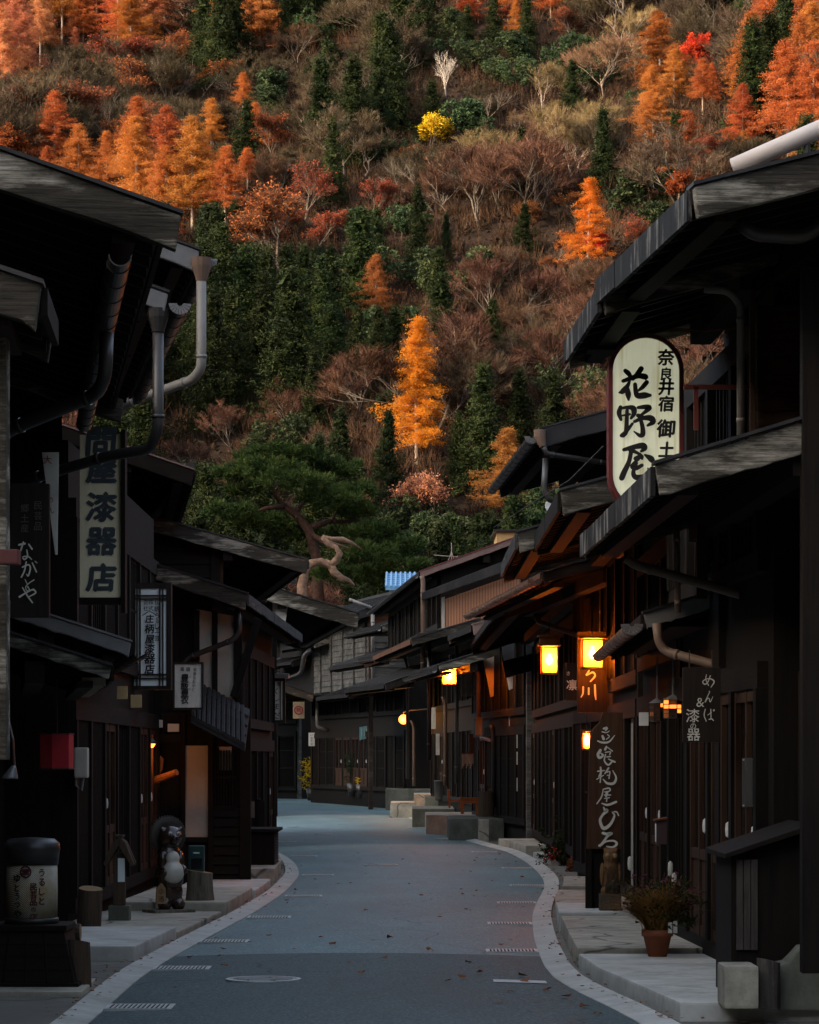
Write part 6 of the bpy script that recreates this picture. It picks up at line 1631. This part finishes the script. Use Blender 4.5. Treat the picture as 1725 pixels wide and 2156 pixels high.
for k in range(6):
    mb.prism([Vector((pts[k].x, 36+.015*math.sin(k*1.7), at(0,1640,36).z)), Vector((pts[k+1].x, 36+.015*math.sin(k*1.7+1.7), at(0,1640,36).z)), Vector((pts[k+1].x+.008, 36+.02*math.sin(k*1.7+1.7), at(0,1724,36).z)), Vector((pts[k].x+.008, 36+.02*math.sin(k*1.7), at(0,1724,36).z))], (0,.006,0))
mb.v = [tuple(par_M(t).inverted() @ Vector(v)) for v in mb.v]; mb.build('cloth', plain('dark_green_cloth', (.02,.05,.035), .9, 0, .3, 10), t)

# ------------------------------------------------------------------ right pavement
def foliage(name, par, cents, mat, size=.03, k=14, spread=.03, seed=0, flat=.2):
    rg = np.random.default_rng(seed); me = tri_mesh(name, [leaf_quads(np.array(cents), rg, size, flat, k, spread)]); return link(name, me, mat, par)
m_terra = plain('terracotta', (.26,.085,.04), .8, 0, .2, 8, .2)
Yg = 21.6; b_2 = at(1387, 2018, Yg)
t = thing('potted_plant', 'feathery ornamental grass with dark purple flowers in a terracotta pot', 'potted plant', (b_2.x, Yg+.1, .13))
mb = MB(); mb.lathe([(.07,0),(.105,.15),(.118,.152),(.12,.2),(.105,.2),(.1,.17)], 24); mb.build('pot', m_terra, t, True)
rg = np.random.default_rng(8); V = []
for k in range(1500):                                 # arching blades, combed to the left
    a = rg.uniform(0, 6.28); L = rg.uniform(.25, .52); ox = -.22 if rg.uniform() < .45 else rg.normal(0, .12); d = np.array([math.cos(a)*.55+ox, math.sin(a)*.5, 1.0]); d /= np.linalg.norm(d)
    p = np.array([rg.normal(0,.03), rg.normal(0,.03), .18]); pr = None
    for j in range(5):
        w_ = .0065*(1-j/5); q = np.array([math.cos(a+1.57)*w_, math.sin(a+1.57)*w_, 0])
        nx = p+d*L/4; d = d+np.array([ox*.35, 0, -.32]); d /= np.linalg.norm(d)
        if j < 4: V.append(np.stack([p-q, p+q, nx])); V.append(np.stack([p+q, nx+q*.7, nx-q*.7]))
        p = nx
link('blades', tri_mesh('blades', [np.concatenate(V)]), leafy('ornamental_grass', (.16,.09,.025), (.34,.19,.05), (.5,.3,.1), .3, .01, .1, 6), t)
cs = [(rg.normal(.05,.13), rg.normal(0,.1), rg.uniform(.25,.55)) for _ in range(200)]
foliage('leaves', t, cs, leafy('dark_plant_leaves', (.02,.025,.01), (.045,.05,.018), (.09,.07,.03), .25, .01, .1, 6), .035, 7, .03, 3)
cs = [(rg.normal(.02,.13), -abs(rg.normal(0,.1)), rg.uniform(.4,.62)) for _ in range(46)]
tag(foliage('blossom_cluster', t, cs, plain('purple_flower', (.16,.02,.06), .8, 0, .3, 9), .014, 10, .008, 4), kind='stuff')
mb = MB(); mb.box(.07,.1,-.12,-.116,.18,.26); mb.box(.11,.14,-.1,-.096,.18,.27); mb.build('plant_labels', m_paper, t)
t = thing('stone_tray', 'flat dark broken stone slab behind the terracotta pot', 'stone', at(1355,2012,22.6))
mb = MB(); mb.prism([(-.25,0,0),(.3,.0,0),(.42,.3,0),(.1,.45,0),(-.22,.25,0)], (0,0,.05)); mb.build('slab', m_concdark, t, bevel=.012)
# carved owl
Yo = 26.95; b_2 = at(1288, 1946, Yo)
t = thing('owl_carving', 'carved wooden owl standing on a squared timber post', 'carving', (b_2.x, Yo+.12, .17))
zz = lambda py: at(0, py, Yo).z-.17
m_owl = wood('carved_honey_wood', (.07,.035,.014), (.17,.085,.035), (.26,.14,.06), 'z', 1, .7, .7, .4, .012)
mb = MB(); mb.box(-.105,.095,-.1,.1,-.02,zz(1883)); mb.build('post', m_logbark, t, bevel=.012)
z0 = zz(1883); H = zz(1786)-z0
blob('owl_body', [((0,0,H*.3),(.085,.08,H*.33)),((0,-.005,H*.52),(.078,.074,H*.26)),((0,-.01,H*.8),(.072,.07,H*.2)),((-.05,-.02,H*.95),(.018,.02,.03)),((.05,-.02,H*.95),(.018,.02,.03)),((0,0,.02),(.095,.09,.07))], m_owl, t, .011, 3)
for sx in (-1, 1):
    blob('eye', [((sx*.033,-.074,H*.83),(.024,.012,.026))], m_logend, t, .006, 2); blob('wing', [((sx*.078,-.005,H*.42),(.024,.06,H*.26))], m_owl, t, .009, 2)
    mb = MB()
    for k in range(3): mb.tube([(sx*.035+(k-1)*.016,-.085,.09),(sx*.035+(k-1)*.016,-.1,.06),(sx*.035+(k-1)*.016,-.095,.02)], .007, 6)
    mb.build('claws', m_ink, t)
mb = MB(); mb.prism([(-.012,-.078,H*.79),(.012,-.078,H*.79),(0,-.085,H*.71)], (0,-.016,0)); mb.build('beak', m_owl, t)
mb = MB(); rd = random.Random(4)
for k in range(60):
    x = rd.uniform(-.055,.055); z_ = z0+rd.uniform(H*.18,H*.62); mb.beam((x,-.088-.0*k,z_),(x+rd.uniform(-.006,.006),-.089,z_-.02), .006, .006)
mb.v = [(x, y+.004, z) for x, y, z in mb.v]; mb.build('feather_cuts', m_logbark, t)
for ch in t.children:
    if ch.name.split('.')[0] in ('owl_body','eye','wing','claws','beak'): ch.location.z = z0
# chrysanthemums, bush, planter
t = thing('flower_mound', 'dome of small red chrysanthemums on a concrete block', 'flowers', at(1214,1836,41.2)); rg = np.random.default_rng(2)
d = rg.normal(0,1,(150,3)); d[:,2] = abs(d[:,2]); d /= np.linalg.norm(d,axis=1)[:,None]
foliage('leaves', t, d*np.array([.13,.13,.22])*.9, m_greenpine, .03, 10, .02, 1)
foliage('blossoms', t, d*np.array([.135,.135,.235]), plain('red_blossom', (.42,.03,.015), .8, 0, .5, 30), .016, 16, .009, 2)
t = thing('planter_block', 'rough concrete block below the red chrysanthemums', 'block', at(1214,1852,41.0)+Vector((0,.15,0)))
mb = MB(); mb.box(-.17,.14,-.12,.2,-.05,.1); mb.build('block', m_concblock, t, bevel=.03)
t = thing('shrub', 'dark leafy shrub with a few red flowers beside the black doorway', 'shrub', at(1185,1822,43.6)); cs = [(rg.normal(.05,.14), rg.normal(0,.12), abs(rg.normal(.2,.17))) for _ in range(330)]
cs += [(.12+rg.normal(0,.03), 0, rg.uniform(.4,.8)) for _ in range(60)]
foliage('leaves', t, cs, leafy('shrub_leaves', (.01,.016,.006), (.028,.042,.014), (.06,.08,.025), .25, .01, .1, 5), .045, 8, .03, 3)
foliage('blossoms', t, [(rg.normal(-.13,.07), -.14, rg.uniform(.05,.28)) for _ in range(26)], plain('red_blossom_sparse', (.45,.04,.02), .8, 0, .4, 30), .022, 10, .012, 5)
mb = MB()
for k in range(5): mb.tube([(rg.normal(.05,.04),0,-.05),(rg.normal(.06,.08),0,.35)], .01, 5)
mb.build('stems', m_barkdark, t)
# lean-to cupboard, concrete corner wall with the stump in it
Yk = 17.9; o_ = at(1530, 2030, Yk)
t = thing('lean_to_cupboard', 'dark lean-to cupboard with a sloping plank roof at the lower right', 'cupboard', (o_.x, Yk, .12))
mb = MB(); x1 = at(1760,0,Yk).x-o_.x; zt0 = at(0,1800,Yk).z-.12; zt1 = at(0,1745,Yk).z-.12
mb.prism([(.03,0,.0),(x1,0,.0),(x1,0,zt1),(.03,0,zt0)], (0,.9,0)); mb.build('body', m_black, t)
mb = MB(); mb.prism([(-.02,-.12,zt0-.02),(x1*.78,-.12,zt1+.0),(x1*.78,-.12,zt1+.035),(-.02,-.12,zt0+.012)], (0,1.2,0)); mb.build('roof', m_blackh, t, bevel=.006)
mb = MB()
for k in range(3): mb.box(.06+k*.045,.1+k*.045,-.022,-.002,at(0,2000,Yk).z-.12,at(0,1810,Yk).z-.12)
mb.build('plank_panel', wood('worn_pale_planks', (.03,.025,.02), (.075,.06,.05), (.2,.17,.14), 'z', 1, .9, .9, .5), t)
Yw = 17.25
t = thing('concrete_pier', 'low square concrete block at the lower right corner', 'block', at(1562,2125,Yw)+Vector((0,.15,0)))
mb = MB(); a_ = at(1525,2035,Yw); c_ = at(1598,2125,Yw); mb.box(-(c_.x-a_.x)/2,(c_.x-a_.x)/2,-.15,.25,0,a_.z-c_.z); mb.build('block', m_concblock, t, bevel=.02)
log('stump', 'rough barked stump wedged between the concrete block and the curved wall', 1620, 2125, 2025, 50, 'stump', Y=17.35, mat=wood('ridged_bark', (.02,.017,.013), (.07,.06,.05), (.17,.15,.13), 'z', .7, 1.1, .95, .45, .02), seed=6)
t = thing('curved_wall', 'low dark concrete wall with a swept top at the lower right edge', 'wall', at(1680,2125,17.5))
o_ = t.location; mb = MB(); P_ = [at(x, y, 17.5)-o_ for x, y in ((1640,2128),(1640,2032),(1660,2028),(1676,2012),(1690,1996),(1712,1991),(1800,1991),(1800,2128))]; mb.prism(P_, (0,.3,0)); mb.build('wall', m_concdark, t, bevel=.015)
# wall-hung bits
t = thing('mailbox', 'dull maroon wooden mailbox on the near right front', 'mailbox', at(1402,1778,24.1))
mb = MB(); mb.box(-.075,.075,0,.18,0,.2); mb.build('box', plain('dull_maroon_wood', (.06,.03,.026), .6, 0, .25, 5), t, bevel=.004); mb = MB(); mb.prism([(-.09,-.02,.19),(.085,-.02,.222),(.085,-.02,.236),(-.09,-.02,.205)], (0,.22,0)); mb.build('lid', m_brown, t)
mb = MB(); mb.box(-.0755,-.079,.04,.1,.02,.17); mb.build('slot_plate', m_greysign, t)
t = thing('wall_plaque', 'upright clear plaque over worn wood on the near right wall', 'plaque', at(1577,1648,19.9))
pbox(t, 'board', 1563, 1596, 1590, 1700, 19.9, .015, wood('worn_plaque_wood', (.03,.028,.025), (.08,.075,.068), (.25,.235,.21), 'z', 1, 1.2, .5, .45)); 
for x, y in ((1566,1600),(1587,1600),(1566,1696),(1587,1696)):
    a_ = at(x, y, 19.89)-t.location; mb = MB(); mb.tube([a_, a_+Vector((0,-.012,0))], .006, 8); mb.build('bolt', m_grate, t)
for k, (px, py, Y, lab) in enumerate(((1327,1818,25.6,'upper pale oval wall light cover on the right front'),(1412,1830,23.3,'lower pale oval wall light cover near the pot plant'),(1420,1855,23.0,'pale curved cover below the oval ones'))):
    t = thing('meter_cover', lab, 'cover', at(px, py, Y), 0, 'pale covers on the right fronts'); mb = MB(); mb.lathe([(.001,-.065),(.018,-.05),(.022,0),(.018,.05),(.001,.065)], 14, (0,0,0), 1, .5); mb.build('cover', m_panegrey, t, True); mb = MB(); mb.box(-.01,.01,.0,.03,-.05,.05); mb.build('bracket', m_pipe, t)
# benches, tub, second stump
Yb = 60; b_2 = at(990, 1714, Yb)
t = thing('low_table', 'small bright orange wooden table on the right-hand steps', 'table', (b_2.x, Yb+.2, b_2.z))
mb = MB(); mb.box(-.21,.21,-.18,.18,.3,.335); mb.box(-.19,.19,-.16,.16,.22,.299); mb.build('tabletop', m_orange, t, bevel=.006)
for sx in (-1,1):
    for sy in (-1,1): mb = MB(); mb.box(sx*.19,sx*.12,sy*.16,sy*.1,0,.219); mb.build('leg', m_orange, t)
t = thing('wooden_chair', 'small orange brown wooden chair left of the orange table', 'chair', (at(958,1700,61).x, 61.2, at(0,1702,61).z))
mb = MB(); mb.box(-.14,.16,-.14,.14,.15,.18); mb.build('seat', m_orange, t); mb = MB(); mb.box(-.15,-.1,-.13,.13,.181,.4); mb.build('backrest', m_orange, t)
for sx in (-1,1):
    for sy in (-1,1): mb = MB(); mb.box(sx*.13,sx*.09,sy*.13,sy*.09,0,.149); mb.build('leg', m_orange, t)
log('stump', 'brown round stump to the right of the orange table', 1025, 1720, 1668, 34, 'stump', Y=58.5, mat=m_logbark, seed=12)
t = thing('black_tub', 'straight black tub on the right-hand steps', 'tub', at(930,1686,74)+Vector((0,.2,0)))
mb = MB(); r_ = 15/FPX*74; h = 40/FPX*74; mb.lathe([(r_*.9,0),(r_*.97,h*.1),(r_,h),(r_*1.05,h+.001),(r_*1.05,h+.03),(r_*.9,h+.03),(r_*.85,h*.8)], 20); mb.build('tub', m_pipe, t, True); mb = MB(); mb.lathe([(r_*.9,h*.85),(.01,h*.86)], 20); mb.build('water', m_glass, t)
for px, pyb, Y, hp, mat_, lab in ((655,1660,112,64,m_yellow,'far yellow leaved shrub in a tall pot on a block'),(742,1650,100,68,m_greenpine,'far light green climbing plant by a doorway'),(761,1652,99,14,m_yellow,'low mound of yellow flowers by the far steps')):
    t = thing('potted_plant', lab, 'potted plant', (at(px,0,Y).x, Y, at(0,pyb+12,Y).z)); rg = np.random.default_rng(int(px)); h = hp/FPX*Y; z0 = 12/FPX*Y
    cs = [(rg.normal(0,h*.16), rg.normal(0,h*.16), z0+h*rg.beta(1.6,1.4)) for _ in range(90)]
    foliage('leaves', t, cs, mat_, .055, 9, .05, int(px)); mb = MB(); mb.lathe([(.13,-.25),(.19,z0),(.15,z0),(.02,z0-.03)], 16); mb.build('pot', m_pipe, t, True)
    mb = MB(); mb.tube([(0,0,z0-.05),(.02,0,z0+h*.7)], [.02,.008], 5); mb.build('stem', m_barkdark, t)
t = thing('bamboo_blind', 'pale bamboo blinds hanging over a window right of the far lantern', 'blind', at(984,1450,57))
mb = MB(); a_ = at(972,1412,57)-t.location; c_ = at(996,1466,57)-t.location
for k in range(22): z_ = c_.z+(a_.z-c_.z)*k/22; mb.box(a_.x,c_.x,0,.012,z_,z_+.016)
mb.build('slats', m_stump, t); mb = MB(); mb.box(a_.x-.02,c_.x+.02,-.01,.03,a_.z,a_.z+.04); mb.build('head_rail', m_brownz, t)
m_blindp = wood('bamboo_slats', (.14,.12,.09), (.26,.23,.18), (.36,.33,.27), 'z', 1, .6, .7, .4)
for k, (x0, y0, x1, y1, Y, lab) in enumerate(((973,1587,998,1618,62,'upper pale blind strip on the mid right front'),(1134-95,1580,1060,1650,59,'tall pale bamboo blind beside the white notice board'))):
    t = thing('bamboo_blind', lab, 'blind', at((x0+x1)/2,(y0+y1)/2,Y)); mb = MB(); a_ = at(x0,y0,Y)-t.location; c_ = at(x1,y1,Y)-t.location; n = 9
    for j in range(n): x = a_.x+(c_.x-a_.x)*j/n; mb.box(x,x+(c_.x-a_.x)/n*.7,0,.01,c_.z+.05*((j*7) % 3),a_.z)
    mb.build('slats', m_blindp, t); mb = MB(); mb.box(a_.x-.02,c_.x+.02,-.01,.02,a_.z+.001,a_.z+.03); mb.build('head_rail', m_brownz, t)
for k, (x0, y0, x1, y1, Y, lab, m__) in enumerate(((1072,1490,1082,1560,57,'white slip of paper on a dark door',m_paper),(1119,1506,1128,1576,56,'second white slip of paper further right',m_paper),(918,1545,926,1590,66,'grey meter box on a mid right post',m_panegrey),(905,1490,918,1535,68,'pale grey box under the far eave',m_panegrey),(1002,1510,1016,1548,60,'tan cardboard box high on the front',m_stump),(988,1545,1000,1590,62.5,'dark brown box beside the downpipe',m_brownz))):
    t = thing('wall_box', lab, 'box', at((x0+x1)/2,(y0+y1)/2,Y)); pbox(t, 'case', x0, y0, x1, y1, Y, .12, m__, .008); a_ = at((x0+x1)/2,y1,Y)-t.location; mb = MB(); mb.tube([a_+Vector((0,.08,0)), a_+Vector((0,.08,-.3))], .012, 6); mb.build('conduit', m_pipe, t)
for pts_, Y0, lab in ((((1438,694),(1480,697),(1540,692),(1592,686)),19.3,'thin cable strung from the oval sign to the near right downpipe'),(((1270,940),(1200,1010),(1120,1060),(1040,1110)),30,'thin sagging cable crossing in front of the dark gutter behind the oval sign')):
    t = thing('cable', lab, 'cable', at(*pts_[0], Y0)); mb = MB(); mb.tube([at(x, y, Y0+k*.8*(Y0 > 20))-t.location for k, (x, y) in enumerate(pts_)], .006, 5); mb.build('wire', m_redpaint if Y0 < 20 else m_pipe, t)
# ------------------------------------------------------------------ aerials and dishes
for px, py, Y, lab in ((1162,1065,60,'upper white satellite dish on a pole over the roofs'),(1155,1100,60.3,'lower white satellite dish half hidden by the eave')):
    t = thing('satellite_dish', lab, 'satellite dish', at(px,py,Y), 0, 'satellite dishes'); mb = MB(); r_ = .135
    mb.lathe([(.001,.03),(r_*.5,.02),(r_,-.015),(r_*1.03,-.012),(r_*.5,.03),(.001,.04)], 24); mb.v = [(x, z-.0, y) for x, y, z in mb.v]; mb.build('dish', m_plasterw, t, True)
    mb = MB(); mb.tube([(0,-.01,-r_),(0,-.14,-.05),(0,-.14,0)], .007, 6); mb.tube([(0,.05,0),(.0,.06,-.1),(0,.06,-1.6)], .014, 8); mb.build('pole', m_metalgrey, t)
t = thing('roof_aerial', 'thin television aerial on three legs over the maroon roof', 'aerial', at(951,1180,66)); mb = MB()
mb.tube([(0,0,-.1),(0,0,.4)], .012, 6)
for dx, dy in ((-.18,0),(.16,0),(0,.2)): mb.tube([(dx,dy,-.3),(0,0,.2)], .009, 5)
mb.tube([(-.4,0,.12),(.5,.1,.06)], .009, 5); mb.build('mast', m_barkwhite, t)
mb = MB()
for k in range(6): mb.tube([(-.36+k*.15,-.12,.117-k*.01),(-.36+k*.15,.12,.117-k*.01)], .005, 4)
mb.build('rods', m_barkwhite, t)
# ------------------------------------------------------------------ the big spreading pine behind the left roofs
Yp = 158.0
m_pine = leafy('pine_needles', (.016,.028,.009), (.05,.077,.018), (.13,.16,.034), .15, .01, .05, .6)
m_pinebark = plain('red_pine_bark', (.07,.032,.02), .9, 0, .6, 5, .2, .03)
m_deadwood = plain('bleached_dead_wood', (.2,.115,.07), .85, 0, .55, 5, .2, .03)
PADS = [(560,985,85,26,0),(640,962,60,22,2),(495,1000,50,18,-1),(610,1012,95,26,-2),(705,985,60,24,3),(745,1035,50,24,1),(482,1078,60,20,-2),(550,1100,75,20,0),(620,1122,60,20,1),(690,1050,70,24,-1),(745,1075,55,26,2),
        (790,1120,60,30,0),(835,1150,60,32,2),(770,1165,70,30,-2),(700,1205,50,22,-3),(850,1195,55,26,-1),(780,1215,60,24,1),(660,1000,80,22,4),(540,960,50,16,3),(590,950,60,18,1),(510,1030,40,14,1),(730,1130,50,24,4)]
base = at(690, 1600, Yp); base.z = 0
t = thing('pine_tree', 'wide flat-topped green pine with a reddish trunk spreading behind the left roofs', 'pine tree', base)
rg = np.random.default_rng(6); V = []
for px, py, rx_, ry_, dy in PADS:
    c = np.array(at(px, py, Yp+dy)-base); a = rx_/FPX*Yp; b_2 = ry_*.62/FPX*Yp; n = int(210*rx_/60)
    d = rg.normal(0, 1, (n, 3)); d /= np.linalg.norm(d, axis=1)[:, None]; d *= rg.uniform(.35, 1.05, (n, 1))**.6
    P = c+d*np.array([a, a*.8, b_2]); P[:, 2] += .12*np.sin(P[:, 0]*4)+.1*np.sin(P[:, 1]*5+px)
    k = 9; Q = np.repeat(P, k, 0); nn = len(Q)
    dr = rg.normal(0, .65, (nn, 3))+np.array([0, 0, .9])+np.repeat(d, k, 0)*.6; dr /= np.linalg.norm(dr, axis=1)[:, None]
    sd_ = np.cross(dr, rg.normal(0, 1, dr.shape)); sd_ /= np.linalg.norm(sd_, axis=1)[:, None]; L = rg.uniform(.24, .48, (nn, 1))
    V.append(np.stack([Q-sd_*.038, Q+sd_*.038, Q+dr*L], 1).reshape(-1, 3))
link('crown', tri_mesh('crown', V), m_pine, t)
mb = MB(); q = lambda px, py, d=0: at(px, py, Yp+d)-base
mb.tube([Vector((.2,.3,-.1)), q(672,1300), q(668,1180), q(650,1115), q(622,1082), q(595,1062), q(578,1040), q(566,1008)], [.4,.34,.3,.27,.23,.18,.12,.06], 10)
mb.tube([q(650,1112), q(690,1098,1), q(730,1098,2), q(775,1092,2)], [.2,.14,.1,.04], 8)
mb.tube([q(600,1066), q(560,1070,-1), q(530,1080,-1), q(500,1082,-1)], [.14,.11,.07,.04], 8)
mb.tube([q(622,1082), q(650,1040,2), q(680,1010,2), q(700,1000,2)], [.14,.11,.07,.04], 8)
mb.tube([q(655,1125), q(700,1150,-2), q(760,1160,-2)], [.17,.11,.06], 8); mb.tube([q(700,1098,1), q(720,1050,2)], [.1,.04], 6)
mb.tube([q(668,1190), q(740,1185,1), q(830,1165,2)], [.14,.1,.04], 8)
mb.build('trunk', m_pinebark, t, True)
Yd = 150.0; base = at(655, 1600, Yd); base.z = 0
t = thing('dead_pine', 'twisted bare bleached pine limb rising above the grey roof edge', 'dead tree', base); q = lambda px, py, d=0: at(px, py, Yd+d)-base
mb = MB()
mb.tube([Vector((0,0,-.1)), q(640,1330), q(636,1235), q(642,1205), q(655,1187), q(675,1182), q(697,1190), q(707,1182), q(715,1166), q(707,1152), q(692,1145), q(680,1134)], [.36,.32,.25,.22,.21,.2,.22,.18,.16,.135,.13,.16], 12)
mb.tube([q(680,1134), q(700,1136,.3), q(722,1137,.5), q(742,1143,.6), q(762,1156,.8)], [.17,.14,.12,.085,.035], 10)
mb.tube([q(697,1190), q(703,1205), q(716,1216), q(733,1222,.4), q(745,1232,.6)], [.23,.2,.17,.13,.06], 10)
mb.tube([q(690,1140), q(716,1148,.6), q(738,1156,.9)], [.1,.07,.03], 8)
rd = random.Random(8); mb.v = [(x+rd.gauss(0,.022), y+rd.gauss(0,.022), z+rd.gauss(0,.022)) for x, y, z in mb.v]
mb.build('trunk', m_deadwood, t, True)
m2 = MB(); m2.tube([q(675,1182), q(690,1178,.2)], [.09,.04], 8); m2.build('knot', m_deadwood, t)
